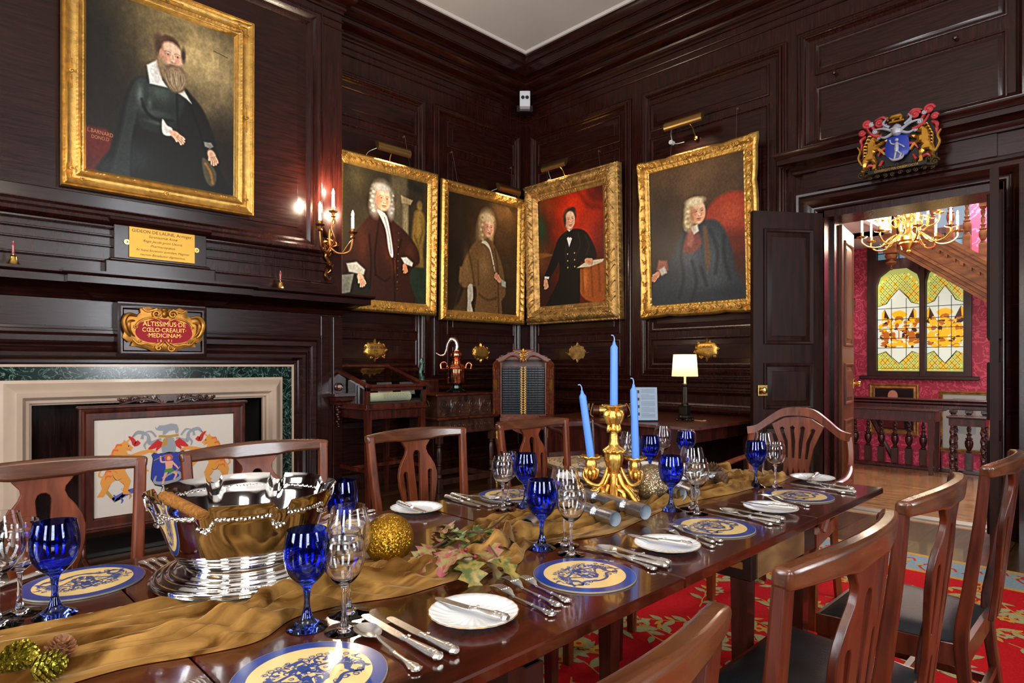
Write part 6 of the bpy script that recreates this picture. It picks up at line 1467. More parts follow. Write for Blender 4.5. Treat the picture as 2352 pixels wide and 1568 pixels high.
for s in (-1, 1):
    P = catmull([(s*.20, -.03, 0), (s*.20, .03, .25), (s*.205, .055, .45), (s*.232, .04, .58), (s*.262, .01, .72), (s*.252, -.002, .845)], 5)
    part('leg', MB().tube(P, [.022, .02, .02, .018, .017, .018], 4, twist=0), MAHOG2, t)
    part('leg', sqleg(s*.25, .47, .042, .44, .032), MAHOG2, t)
    P = catmull([(s*.262, .012, .70), (s*.29, .10, .685), (s*.31, .22, .665), (s*.315, .33, .66), (s*.30, .375, .655), (s*.285, .39, .64)], 5)
    m = MB().tube(P, [.016, .017, .019, .021, .02, .012], 10, flat=.75); m.tube(catmull([(s*.30, .33, .655), (s*.285, .30, .58), (s*.262, .32, .50), (s*.25, .35, .43)], 5), [.017, .014, .016, .018], 8)
    part('arm', m, MAHOG2, t)
m = MB().add([(-.21, .04, .38), (.21, .04, .38), (.275, .49, .38), (-.275, .49, .38), (-.21, .04, .445), (.21, .04, .445), (.275, .49, .445), (-.275, .49, .445)], [(3, 2, 1, 0), (4, 5, 6, 7), (0, 1, 5, 4), (1, 2, 6, 5), (2, 3, 7, 6), (3, 0, 4, 7)]); part('seat_frame', m, MAHOG2, t)
part('seat', MB().box(-.225, .06, .44, .225, .48, .475, .02), MATS['black_horsehair'], t, 'black horsehair seat')
part('stretcher', MB().box(-.24, .10, .18, -.22, .46, .205).box(.22, .10, .18, .24, .46, .205).box(-.23, .27, .18, .23, .29, .205), MAHOG2, t)
# ------------------------------------------------------------------ glazed display case on legs
fx0, fx1, yf, yb = 2.79, 3.40, 4.57, 5.2
fl = onY(842, 893, yf); fr_ = onY(979, 885, yf); zt = (fl.z+fr_.z)/2; zb0 = (onY(842, 926, yf).z+onY(978, 925, yf).z)/2; X0, X1 = fl.x, fr_.x
t = thing('display_case', 'mahogany table display case with sloping glass lid right of the fireplace', 'display case', ((X0+X1)/2, (yf+yb)/2, 0))
ZT2 = 1.19
m = MB()
w = .035
m.box(X0, yf, zb0-.04, X1, yb, zb0, .004)                      # bottom frame
for x in (X0, X1-w): m.box(x, yf, zb0, x+w, yf+w, zt); m.box(x, yb-w, zb0, x+w, yb, ZT2)
m.box(X0, yf, zt-.03, X1, yf+w, zt, .003); m.box(X0, yb-w, ZT2-.02, X1, yb, ZT2)
m.box(X0-.015, yf-.015, zb0-.052, X1+.015, yb, zb0-.036, .005)
def sbar(x0, x1, o0, o1, ya=yf-.012, yb_=yb, za=zt, zb_=ZT2): m.add([(x0, ya, za+o0), (x1, ya, za+o0), (x1, yb_, zb_+o0), (x0, yb_, zb_+o0), (x0, ya, za+o1), (x1, ya, za+o1), (x1, yb_, zb_+o1), (x0, yb_, zb_+o1)], [(3, 2, 1, 0), (4, 5, 6, 7), (0, 1, 5, 4), (1, 2, 6, 5), (2, 3, 7, 6), (3, 0, 4, 7)])
sbar(X0-.012, X0+.03, 0, .025); sbar(X1-.03, X1+.012, 0, .025)
m.box(X0-.018, yf-.02, zt, X1+.018, yf+.03, zt+.026, .006); m.box(X0-.012, yb-.03, ZT2, X1+.012, yb+.01, ZT2+.028, .004)
part('case_frame', m, MAHOG, t, world=True)
m = MB(); m.add([(X0+.03, yf+.0, zt+.012), (X1-.03, yf, zt+.012), (X1-.03, yb-.02, ZT2+.012), (X0+.03, yb-.02, ZT2+.012)], [(0, 1, 2, 3)]); part('glass_lid', m, PANEG, t, world=True)
m = MB(); m.add([(X0+w, yf+.01, zb0), (X1-w, yf+.01, zb0), (X1-w, yf+.01, zt-.03), (X0+w, yf+.01, zt-.03)], [(0, 1, 2, 3)]); m.add([(X0+.008, yf+w, zb0), (X0+.008, yb-w, zb0), (X0+.008, yb-w, ZT2-.02), (X0+.008, yf+w, zt-.02)], [(0, 1, 2, 3)]); m.add([(X1-.008, yf+w, zb0), (X1-.008, yb-w, zb0), (X1-.008, yb-w, ZT2-.02), (X1-.008, yf+w, zt-.02)], [(0, 1, 2, 3)]); part('glass_side', m, PANEG, t, world=True)
part('lining', MB().box(X0+.01, yf+.01, zb0, X1-.01, yb-.01, zb0+.004), mat('case_lining', '3a2c26', .9), t, world=True)
part('apron', MB().box(X0+.02, yf+.02, zb0-.13, X1-.02, yb-.02, zb0-.05), MAHOGD, t, world=True)
for x in (X0+.03, X1-.03):
    for y in (yf+.03, yb-.03): part('leg', sqleg(x, y, .05, zb0-.05, .032), MAHOG, t, world=True)
part('stretcher', MB().box(X0+.02, yf+.03, .30, X0+.04, yb-.03, .33).box(X1-.04, yf+.03, .30, X1-.02, yb-.03, .33).box(X0+.03, 4.88, .30, X1-.03, 4.91, .33), MAHOG, t, world=True)
PARCH = mat('parchment', 'c9c8a4', .6, var=.06); CARDM = mat('white_card', 'cfd2d2', .6); INK = mat('ink_grey', '6d6c62', .8)
m = MB(); zc_ = zb0+.05; yc_ = 4.72
m.lathe([(.040, 0), (.040, .42), (.030, .42), (.030, 0), (.040, 0)], (X0+.11, yc_, zc_), 20, axis=(1, 0, 0), cap=False); m.lathe([(.046, 0), (.046, .05), (.034, .05), (.034, 0)], (X0+.055, yc_, zc_+.002), 20, axis=(1, 0, 0), cap=False)
t2 = thing('parchment_scroll', 'rolled parchment scroll lying inside the display case', 'scroll', (X0+.3, yc_, zc_))
part('scroll_roll', m, PARCH, t2, world=True)
m = MB(); rr = random.Random(4)
for r in range(5):
    a = PI*(-.30-.1*r); y, z = yc_+.0405*math.cos(a-.0)*-1*-1, zc_+.0405*math.sin(-a)
    y = yc_-.0412*math.cos(r*.28-.45); z = zc_+.0412*math.sin(r*.28-.45)
    x = X0+.24
    while x < X0+.50: L = rr.uniform(.01, .03); m.box(x, y-.0006, z-.0012, x+L, y+.0003, z+.0012); x += L+.008
part('script_lines', m, INK, t2, world=True)
for (x, y, w_, h_, lb) in ((X0+.10, 5.0, .17, .155, 'white printed card on the left inside the display case'), (X0+.40, 5.02, .16, .12, 'white printed card on the right inside the display case')):
    tcd = thing('caption_card', lb, 'card', (x+w_/2, y, zb0), group='cards in the display case')
    z_ = zb0+.045 if x < X0+.3 else zb0+.05
    P = BAS((x, y, z_), (1, 0, 0), (0, .25, .968), (0, -.968, .25))
    part('card', MB(T=P).box(0, 0, 0, w_, h_, .003), CARDM, tcd, world=True)
    part('card_stand', MB(T=P).box(w_*.45, -.05, -.012, w_*.55, h_*.6, -.001), CARDM, tcd, world=True)
    l = MB(); 
    if x < X0+.3:
        for i, s_ in enumerate(('FACSIMILE OF THE', 'APOTHECARIES')): text_mb(l, s_, .013, P @ Matrix.Translation((w_/2, h_-.03-i*.024, .0035)), .0002)
    for i in range(3 if l.v else 4): l.add([P @ Vector(q) for q in ((.02, h_-.085-i*.014+.0 if x < X0+.3 else h_-.03-i*.018, .0035), (w_-.02, h_-.085-i*.014 if x < X0+.3 else h_-.03-i*.018, .0035), (w_-.02, (h_-.088-i*.014) if x < X0+.3 else h_-.033-i*.018, .0035), (.02, (h_-.088-i*.014) if x < X0+.3 else h_-.033-i*.018, .0035))], [(3, 2, 1, 0)])
    part('lettering', l, mat('ink_brown', '7a5040', .8), tcd, world=True, smooth=False)
# small bronze statuette on the dado beside the case
bx_, by_ = 3.93, 5.18
zz0 = onY(971, 872, by_).z
t = thing('bronze_statuette', 'small green bronze rearing beast on a round base behind the display case', 'statuette', (bx_, by_, zz0))
VB = mat('verdigris_bronze', '3f5a50', .35, .6, var=.35)
p_ = onY(969, 872, by_); bx_ = p_.x; t.location.x = bx_
m = MB().lathe([(.032, 0), (.032, .008), (.028, .01), (.03, .035), (.026, .04), (.001, .04)], n=20); part('base', m, VB, t)
m = MB(); m.tube(catmull([(-.012, 0, .04), (-.018, 0, .08), (-.008, 0, .12), (.0, 0, .15), (-.012, 0, .185), (.0, 0, .21), (.018, 0, .212)], 6), [.020, .018, .015, .017, .014, .014, .008], 10)
m.tube([(.0, .008, .165), (.03, .01, .172), (.036, .01, .160)], [.008, .005], 6); m.tube([(.0, -.008, .165), (.028, -.01, .180), (.034, -.01, .17)], [.008, .005], 6); m.tube([(-.01, .012, .07), (.012, .014, .06), (.008, .014, .04)], [.012, .007], 6); m.tube([(-.02, 0, .06), (-.03, .0, .05), (.022, .01, .045)], .005, 6); m.sphere((-.004, .008, .222), .006, 6, 4); m.sphere((-.004, -.008, .222), .006, 6, 4)
part('beast_body', m, VB, t)
single('statuette_ledge', MB().box(bx_-.06, 5.1, zz0-.30, bx_+.16, WA-.06, zz0, .006), MAHOGD, 'narrow dark wooden stand carrying the green bronze statuette', 'stand', loc=(bx_, 5.2, zz0-.3))
# ------------------------------------------------------------------ carved stand table, bible box, copper still
y1f = 4.72
A = onY(1004, 959, y1f); Bp = onY(1130, 955, y1f); zbx = .715; ztb = onY(1065, 903, y1f).z-.0
bX0, bX1 = A.x, Bp.x; yB = 5.12
t = thing('stand_table', 'old oak side table with turned legs under the carved box', 'table', ((bX0+bX1)/2, 4.9, 0))
tx0, tx1, ty0, ty1 = bX0-.015, bX1+.03, y1f-.04, 5.2
part('table_top', MB().box(tx0-.02, ty0-.02, zbx-.028, tx1+.02, ty1, zbx, .010), MAHOG, t, world=True)
m = MB(); m.box(tx0+.02, ty0+.02, zbx-.15, tx1-.02, ty1-.02, zbx-.028); m.box(tx0, ty0, zbx-.165, tx1, ty1, zbx-.14, .010)
P = onA(0, 0, ty0+.02)
m.T = P
x = tx0+.06
while x < tx1-.04: spiral(m, x, zbx-.09, .022, 1.0, .0045, .003, 1, PI/2, 14); m.box(x+.026, zbx-.12, 0, x+.030, zbx-.05, .006); x += .056
m.T = None
part('carved_apron', m, OAKC, t, 'carved oak apron', world=True)
for x in (tx0+.04, tx1-.04):
    for y in (ty0+.04, ty1-.04):
        m = MB(); m.box(x-.026, y-.026, zbx-.25, x+.026, y+.026, zbx-.15); m.lathe([(.015, .135), (.026, .145), (.024, .165), (.014, .175), (.022, .20), (.024, .24), (.016, .25), (.024, .26), (.017, .27), (.022, .30), (.024, .38), (.020, .42), (.014, .43), (.024, .44), (.016, .452), (.022, .462), (.022, .468)], (x, y, 0), 14, fn=lambda r, z, a: (r*(1+.07*math.cos(8*a)) if .29 < z < .43 else r, z)); m.box(x-.028, y-.028, 0, x+.028, y+.028, .135, .004)
        part('leg', m, OAKC, t, world=True)
m = MB(); m.box(tx0+.03, ty0+.02, .07, tx1-.03, ty0+.055, .125, .005); m.box(tx0+.03, ty1-.055, .07, tx1-.03, ty1-.02, .125, .005); m.box(tx0+.02, ty0+.03, .07, tx0+.055, ty1-.03, .125, .005); m.box(tx1-.055, ty0+.03, .07, tx1-.02, ty1-.03, .125, .005); part('stretcher', m, OAKC, t, world=True)
t = thing('carved_box', 'dark carved oak box with hinged lid under the copper still', 'box', ((bX0+bX1)/2, 4.9, zbx))
part('box_body', MB().box(bX0, y1f, zbx+.001, bX1, yB, ztb-.02), OAKC, t, world=True)
part('lid', MB().box(bX0-.03, y1f-.03, ztb-.02, bX1+.03, yB+.01, ztb, .006), MAHOG, t, world=True)
m = MB(T=onA(0, 0, y1f)); hh = ztb-.02-zbx; cz = zbx+hh/2
for cx in (bX0+(bX1-bX0)*.24, bX0+(bX1-bX0)*.76):
    for s in (-1, 1):
        spiral(m, cx+s*.09, cz+.02, .058, 1.5, .007, .004, s, -PI/2, 24); leaf3(m, cx, cz-.03, PI/2+s*.55, .09, .035, .003, .008); leaf3(m, cx+s*.03, cz-.06, s*-.3+(0 if s > 0 else PI), .09, .03, .003, .006); spiral(m, cx+s*.12, cz-.055, .024, 1.2, .005, .003, -s, 0, 12)
    leaf3(m, cx, cz-.06, PI/2, .13, .035, .004, .010)
for k in range(3): m.box((bX0+bX1)/2-.05, cz-.08+k*.035, 0, (bX0+bX1)/2+.05, cz-.06+k*.035, .005, .002)
m.box(bX0, zbx+.002, 0, bX1, zbx+.02, .006); m.T = None
m.T = BAS((bX0, 0, 0), (0, -1, 0), (0, 0, 1), (-1, 0, 0))
spiral(m, -4.92, cz, .08, 1.6, .007, .003, 1, 0, 24); [leaf3(m, -4.92, cz-.06, PI/2+a, .12, .03, .003, .006) for a in (-.8, -.4, 0, .4, .8)]
m.T = None
part('carving', m, OAKC, t, world=True)
m = MB(T=onA((bX0+bX1)/2, cz+.06, y1f)); m.prism([(-.02, .04), (.02, .04), (.022, 0), (0, -.03), (-.022, 0)], (), 0, .006); m.lathe([(.006, .005), (.006, .012), (.001, .014)], n=8); part('lock_plate', m, mat('iron', '2a2624', .5, .8), t, world=True)
sxx = onY(1048, 900, 4.92)
t = thing('copper_still', 'polished copper still with curved tin swan neck on a black base', 'still', (sxx.x, 4.92, ztb))
k_ = 1.0
part('base', MB().lathe([(.075, 0), (.078, .006), (.070, .012), (.074, .02), (.055, .03), (.040, .045), (.038, .07), (.046, .085), (.05, .092), (.001, .092)], n=28, fn=lambda r, z, a: (r*1.42, z)), BLACKL, t, 'black turned base')
part('boiler', MB().lathe([(.001, .09), (.052, .09), (.062, .096), (.064, .105), (.064, .215), (.066, .218), (.064, .222), (.064, .232), (.104, .236), (.109, .240), (.104, .244), (.066, .246), (.064, .262), (.050, .285), (.036, .292), (.036, .315), (.038, .32), (.028, .325), (.028, .33), (.042, .345), (.050, .37), (.046, .395), (.036, .405), (.038, .41), (.038, .425), (.015, .428), (.001, .428)], n=36, fn=lambda r, z, a: (r*(1.5 if z < .25 else 1.3 if z > .3 else 1.4), z)), COPPER, t, 'copper boiler and head')
sk_ = MB(); q = RT
def off(d, z): return (RT[0]*d, RT[1]*d, z)
for s in (-1, 1): part('handle', MB().tube(catmull([off(s*.095, .25), off(s*.098, .285), off(s*.125, .305), off(s*.155, .285), off(s*.152, .245)], 5), .009, 8, flat=.4), COPPER, t)
part('swan_neck', MB().tube(catmull([off(0, .42), off(.006, .47), off(-.014, .525), off(-.052, .535), off(-.085, .49), off(-.10, .43), off(-.122, .385), off(-.16, .375), off(-.205, .40)], 7), [.024, .024, .026, .024, .019, .015, .012, .009, .005], 12), TIN, t, 'tinned curved swan neck')
part('tap', MB().tube([off(-.035, .33), off(-.062, .355)], .003, 6), COPPER, t)
# ------------------------------------------------------------------ cabinet on stand in the corner
dC = 6.45; lx = (1202-1176)/FPX*dC
cc = Vector((FW[0]*dC+RT[0]*lx, FW[1]*dC+RT[1]*lx, 0)); rzc = -YAW
def zpx(py, d): return EYE+(HY-py)/FPX*d
t = thing('bureau_cabinet', 'walnut cabinet on cabriole stand with open doors in the room corner', 'cabinet', tuple(cc), rzc)
# local: x right, y away from the viewer, front plane y=0
w2 = .235; zs = zpx(951, dC); zt_ = zpx(822, dC)
m = MB(); m.box(-w2, 0, zs-.03, w2, .22, zs); m.box(-w2-.005, 0, zs, -w2+.012, .22, zt_-.02); m.box(w2-.012, 0, zs, w2+.005, .22, zt_-.02); m.box(-w2, .205, zs, w2, .22, zt_+.03); m.box(-w2, .0, zt_-.02, w2, .22, zt_-.005)
# shaped arch pediment
arch = [(-.275, zt_-.045), (-.25, zt_-.05), (-.21, zt_-.035), (-.16, zt_+.0), (-.11, zt_+.02), (-.07, zt_+.012), (-.045, zt_-.01), (-.02, zt_-.035), (0, zt_-.045)]
lower = arch+[(-x, y) for x, y in arch[-2::-1]]
up_ = [(.28, zt_-.01), (.24, zt_+.0), (.18, zt_+.035), (.12, zt_+.062), (.05, zt_+.068), (0, zt_+.07)]; up_ = up_+[(-x, y) for x, y in up_[-2::-1]]
m.prism([(x, y) for x, y in lower]+up_, (), -.0, .02, fn=lambda x, y, z: (x, -.012-z+.02, y)); 
m.tube([(x, -.022, y+.006) for x, y in lower], .008, 6)
m.box(-.255, -.005, zt_-.02, .255, .22, zt_+.02, .01); m.box(-.17, .0, zt_+.02, .17, .2, zt_+.06, .01); m.box(-.115, .0, zt_+.06, .115, .15, zt_+.09, .01)
m.box(-w2-.01, -.01, zs-.075, w2+.01, .23, zs-.03, .004)
part('carcase', m, WALNUT, t, ang=40)
part('stand_rail', MB().box(-.285, -.02, zs-.105, .285, .25, zs-.075, .012).prism([(-.27, 0), (.27, 0), (.26, -.07), (.13, -.05), (.07, -.085), (0, -.11), (-.07, -.085), (-.13, -.05), (-.26, -.07)], (), 0, .02, fn=lambda x, y, z: (x, .0+z, zs-.10+y)), WALNUT, t)
for sx in (-1, 1):
    dd = MB(); h = zt_-zs
    # open door seen obliquely, folded outwards towards the room
    for k in range(2):
        pass
    dvec = Vector((sx*.62, -.785, 0)).normalized()
    nn = Vector((dvec.y, -dvec.x, 0))*(1 if sx > 0 else -1)
    Pm = BAS((sx*w2, -.004, zs), dvec, (0, 0, 1), nn)
    dd.T = Pm; wd = .105
    dd.prism([(0, 0), (wd, -.006), (wd, h-.06), (wd*.5, h-.02), (0, h-.07)], (), -.016, 0); 
    for r in range(14):
        for c_ in range(3): dd.box(.008+c_*.032, .02+r*.032, 0, .033+c_*.032, .046+r*.032, .003, .001)
    d_ = part('door', dd, WALNUT, t, 'open walnut door with basketweave veneer')
    e = MB(T=Pm); e.prism([(wd-.045, h*.45), (wd-.02, h*.42), (wd-.004, h*.45), (wd-.002, h*.6), (wd-.02, h*.63), (wd-.045, h*.6)], (), .003, .006); e.box(wd-.006, h*.02, -.017, wd, h*.1, .004); e.box(wd-.006, h*.78, -.017, wd, h*.84, .004)
    part('lock_mount', e, ORMOLU, d_)
for s in (-1, 1):
    for yb_ in (.02, .21):
        P = catmull([(s*.262, yb_, zs-.09), (s*.275, yb_-.012, zs-.16), (s*.272, yb_-.02, zs-.24), (s*.25, yb_-.0, zs-.40), (s*.245, yb_, zs-.55), (s*.262, yb_-.012, .03), (s*.275, yb_-.02, .012)], 5)
        part('leg', MB().tube(P, [.028, .034, .028, .018, .014, .018, .022], 10), WALNUT, t)
    om = MB(T=BAS((s*.262, -.045, zs-.17), (1, 0, 0), (0, 0, 1), (0, -1, 0))); leaf3(om, 0, .07, -PI/2, .16, .05, .004, .012); spiral(om, 0, .05, .016, 1.2, .004, .008); spiral(om, .004, -.05, .012, 1.2, .004, .008, -1)
    part('knee_mount', om, ORMOLU, t, 'gilt knee mount')
    part('foot_mount', MB().lathe([(.026, 0), (.028, .012), (.018, .03), (.022, .05), (.001, .06)], (s*.275, 0.0, .002), 10), ORMOLU, t)
om = MB(T=BAS((0, -.024, zt_+.02), (1, 0, 0), (0, 0, 1), (0, -1, 0)))
for s in (-1, 1): spiral(om, s*.022, .01, .02, 1.3, .005, .004, s); om.tube(catmull([(s*.03, .03, .003), (s*.07, .045, .003), (s*.10, .035, .003)], 4), [.006, .003], 6); leaf3(om, s*.01, -.01, -PI/2+s*.5, .05, .02, .002, .006); leaf3(om, 0, .02, PI/2-s*.6, .05, .02, .003, .008)
leaf3(om, 0, .01, PI/2, .07, .03, .004, .012); leaf3(om, 0, .02, -PI/2, .09, .028, .004, .01); om.sphere((0, .02, .01), .013, 10, 6)
part('crest_mount', om, ORMOLU, t, 'gilt crest mount')
om = MB(T=BAS((0, .0, zs-.135), (1, 0, 0), (0, 0, 1), (0, -1, 0))); 
for s in (-1, 1):
    for q in range(3): spiral(om, s*(.014+.02*q), .015-.006*q, .011, 1.2, .003, .004, s, q, 12)
leaf3(om, 0, .02, -PI/2, .06, .04, .003, .008); part('apron_mount', om, ORMOLU, t, 'gilt pierced apron mount')
# the volumes stacked flat inside
BKM = mat('book_black', '101013', .28, coat=.4); BKL = mat('book_blue_highlight', '2f4254', .3, .2)
nb = 20; hb = (zt_-.03-zs-.06)/nb
def book_thing():
    t = thing('bound_volume', 'slim black volume with gilt ornament, one of the stack filling the open cabinet', 'book', group='black volumes stacked in the cabinet')
    L = w2-.016
    part('cover', MB().box(-L, 0, 0, L, .16, hb*.93, .004), BKM, t)
    m = MB()
    for x in (-.155, -.118, -.075, -.06, .055, .085, .118, .150, .20, -.20): m.tube(catmull([(x, -.0012, hb*.08), (x, -.004, hb*.46), (x, -.0012, hb*.86)], 2), .0022, 4)
    part('spine_highlights', m, BKL, t)  # bluish vertical highlights of the spines, built as coloured bars
    m = MB(T=BAS((0, -.001, hb*.47), (1, 0, 0), (0, 0, 1), (0, -1, 0)))
    for s in (-1, 1):
        leaf3(m, 0, .0, (0 if s > 0 else PI)+.35*s, .034, .010, .001, .002); leaf3(m, 0, 0, (0 if s > 0 else PI)-.35*s, .03, .009, .001, .002)
    m.sphere((0, 0, .001), .005, 6, 4); part('gilt_ornament', m, ORMOLU, t)
    return t
b0 = book_thing()
Rm = Matrix.Rotation(rzc, 3, 'Z')
for i in range(nb):
    loc = cc+Rm @ Vector((0, .012, 0)); loc.z = zs+.001+i*hb
    if i == 0: b0.location = loc; b0.rotation_euler = (0, 0, rzc)
    else: dup(b0, loc, rzc)
# ------------------------------------------------------------------ long side table against the door wall
zt3 = .745
c1_ = onZ(1598, 983, zt3); c2_ = onZ(1708, 970, zt3); c3_ = onZ(1320, 960, zt3)
sx0, sy0 = c1_.x, 2.36
t = thing('side_table', 'long mahogany side table with hanging leaf against the door wall', 'table', (4.8, 3.1, 0))
out = [(sx0+.0, 2.46), (sx0+.06, 2.37), (WB-.06, 2.36), (WB-.06, 3.95), (sx0, 3.95)]
m = MB().prism(out, (), zt3-.022, zt3); part('table_top', m, MAHOG, t, world=True, smooth=True)
part('hanging_leaf', MB().box(sx0+.06, 2.48, .16, sx0+.078, 3.90, zt3-.022, .004), MAHOGD, t, world=True)
part('apron', MB().box(sx0+.10, 2.50, .60, WB-.10, 3.90, zt3-.022), MAHOGD, t, world=True)
for (x, y) in ((sx0+.13, 2.53), (WB-.13, 2.53), (sx0+.13, 3.86), (WB-.13, 3.86)): part('leg', sqleg(x, y, .05, .6, .03), MAHOGD, t, world=True)
# table lamp
lp = onZ(1573, 966, zt3); LX, LY_ = lp.x, lp.y; dl = (lp.x*FW[0]+lp.y*FW[1])
zl = lambda py: EYE+(HY-py)/FPX*dl
t = thing('table_lamp', 'dark metal column table lamp with pleated cream shade, switched on', 'lamp', (LX, LY_, zt3))
DBZ = mat('dark_bronze', '2e2620', .3, .7, var=.3)
m = MB(); 
for k in range(4):
    a = PI/4+k*PI/2; m.sphere((.065*math.cos(a), .065*math.sin(a), .012), .014, 8, 6); 
m.box(-.058, -.058, .018, .058, .058, .035, .008); m.lathe([(.06, .033), (.055, .045), (.045, .05)], n=24); m.box(-.036, -.036, .05, .036, .036, .125, .003); m.box(-.042, -.042, .122, .042, .042, .13, .003)
part('base', m, DBZ, t)
m = MB().lathe([(.030, .13), (.030, .14), (.024, .148), (.022, .155), (.0215, .155), (.0185, .285), (.022, .288), (.024, .295), (.028, .30), (.028, .31), (.01, .315)], n=48, fn=lambda r, z, a: (r*(1+.06*math.cos(12*a)) if .155 < z < .286 or z == .155 else r, z)); part('column', m, DBZ, t, 'fluted column')
zs0 = zl(864)-zt3; zs1 = zl(814)-zt3
SH = mat('pleated_shade', 'f0dcae', .7, emis='ffd98a', es=.06)
nt_ = SH.node_tree; tl = nt_.nodes.new('ShaderNodeBsdfTranslucent'); tl.inputs['Color'].default_value = (*lin('f6dca0'), 1); mx_ = nt_.nodes.new('ShaderNodeMixShader'); mx_.inputs[0].default_value = .55
nt_.links.new(nt_.nodes['Principled BSDF'].outputs[0], mx_.inputs[1]); nt_.links.new(tl.outputs[0], mx_.inputs[2]); nt_.links.new(mx_.outputs[0], nt_.nodes['Material Output'].inputs[0])
def pleated(r0, r1, z0, z1):
    n = 96; vs = []
    for (r, z) in ((r0, z0), ((r0+r1)/2, (z0+z1)/2), (r1, z1)):
        for k in range(n): q = r*(1+(.028 if k % 2 else -.028)); a = 2*PI*k/n; vs.append((q*math.cos(a), q*math.sin(a), z))
    return MB().add(vs, [(i*n+k, i*n+(k+1) % n, (i+1)*n+(k+1) % n, (i+1)*n+k) for i in range(2) for k in range(n)])
rS0 = 28.5/FPX*dl; rS1 = 25/FPX*dl
part('lamp_shade', pleated(rS0, rS1, zs0, zs1), SH, t, 'pleated cream fabric shade', smooth=False)
part('bulb', MB().sphere((0, 0, (zs0+zs1)/2+.02), .022, 12, 8), FLAME, t)
part('bulb_holder', MB().lathe([(.014, .31), (.014, zs0+.05), (.001, zs0+.05)], n=10), BRASS, t)
part('flex', MB().tube(catmull([(.05, .0, .01), (.07, -.05, .004), (.06, -.12, .004), (.10, -.14, .004), (.13, -.1, .004)], 5), .003, 6), mat('flex_tan', 'b08a5a', .5), t)
plight((LX, LY_, zt3+(zs0+zs1)/2+.045), 1.9, (1, .74, .42), .02); plight((LX, LY_, zt3+zs0+.02), 1.2, (1, .74, .42), .02)
# acrylic holder with printed sheet
hp = onZ(1486, 967, zt3); dh = hp.x*FW[0]+hp.y*FW[1]; wH = 50/FPX*dh; hH = 78/FPX*dh
t = thing('leaflet_holder', 'clear acrylic stand holding a printed white sheet on the side table', 'sign holder', tuple(hp))
Ph = BAS(tuple(hp), RT+(0,), (FW[0]*.12, FW[1]*.12, .993), (-FW[0]*.993, -FW[1]*.993, .12))
part('paper_sheet', MB(T=Ph).box(-wH/2, .008, 0, wH/2, hH, .001), mat('paper', 'b9c2d6', .5), t, world=True)
m = MB(T=Ph); rr = random.Random(9)
for r in range(34):
    if r in (5, 12, 13, 19, 26): continue
    y = hH-.018-r*.0075
    if y < .03: break
    x = -wH/2+.045
    m.add([(x, y, .0013), (wH/2-.02-(.05 if r % 7 == 6 else 0), y, .0013), (wH/2-.02-(.05 if r % 7 == 6 else 0), y+.0022, .0013), (x, y+.0022, .0013)], [(0, 1, 2, 3)])
part('print_lines', m, mat('print_grey', '77808f', .7), t, world=True, smooth=False)
m = MB(T=Ph)
for k in range(4): m.box(-wH/2+.012, hH-.05-k*.062, .001, -wH/2+.032, hH-.025-k*.062, .0016)
part('thumbnail', m, mat('print_dark', '4a3a3c', .6), t, world=True)
part('acrylic_cover', MB(T=Ph).box(-wH/2-.004, 0, .003, wH/2+.004, hH+.004, .0045).box(-wH/2, 0, -.004, wH/2, .006, .045), PANEG, t, world=True)
# rolled seal case with cord ends lying on the side table
r0_ = onZ(1400, 957, zt3); dr = r0_.x*FW[0]+r0_.y*FW[1]; R3 = .048; hw = 40/FPX*dr
t = thing('document_tube', 'cylindrical wooden case with brass plate and twisted rope handles on the side table', 'case', (r0_.x, r0_.y, zt3))
ctr = Vector((r0_.x, r0_.y, zt3+R3+.012)); ax = Vector((RT[0], RT[1], 0))
m = MB().lathe([(.001, -hw), (R3*.9, -hw), (R3, -hw+.006), (R3, hw-.006), (R3*.9, hw), (.001, hw)], tuple(ctr), 28, axis=tuple(ax)); m.box(ctr.x-.09, ctr.y-.05, zt3, ctr.x+.09, ctr.y+.05, zt3+.014, .004)
part('case_body', m, MAHOG, t, world=True)
part('brass_band', MB().lathe([(R3+.0015, -hw*.62), (R3+.0015, hw*.55)], tuple(ctr), 28, axis=tuple(ax)), BRASS, t, 'brass plate wrapped on the case', world=True)
for s in (-1, 1):
    for q in (.0, .035):
        c0_ = ctr+ax*(s*(hw-.008+q)); P = catmull([c0_+Vector((0, 0, .0)), c0_+Vector((0, 0, R3+.012)), c0_+ax*(s*.02)+Vector((-FW[0]*.05, -FW[1]*.05, .02)), c0_+ax*(s*.03)+Vector((-FW[0]*.06, -FW[1]*.06, -.03)), c0_+ax*(s*(.005+q))+Vector((-FW[0]*.055, -FW[1]*.055, -R3-.006))], 8)
        part('rope_handle', MB().tube(P, [.006 if i % 2 else .0035 for i in range(len(P))], 6), mat('twisted_cord', '8a6a42', .6, var=.6, vscale=90), t, world=True)
# ------------------------------------------------------------------ old armchair with floral seat near the corner
dA = 4.98; ac = Vector((FW[0]*dA+RT[0]*(1337-1176)/FPX*dA, FW[1]*dA+RT[1]*(1337-1176)/FPX*dA, 0))
t = thing('tapestry_armchair', 'antique dark armchair with floral tapestry seat in front of the side table', 'armchair', tuple(ac), -YAW+.35)
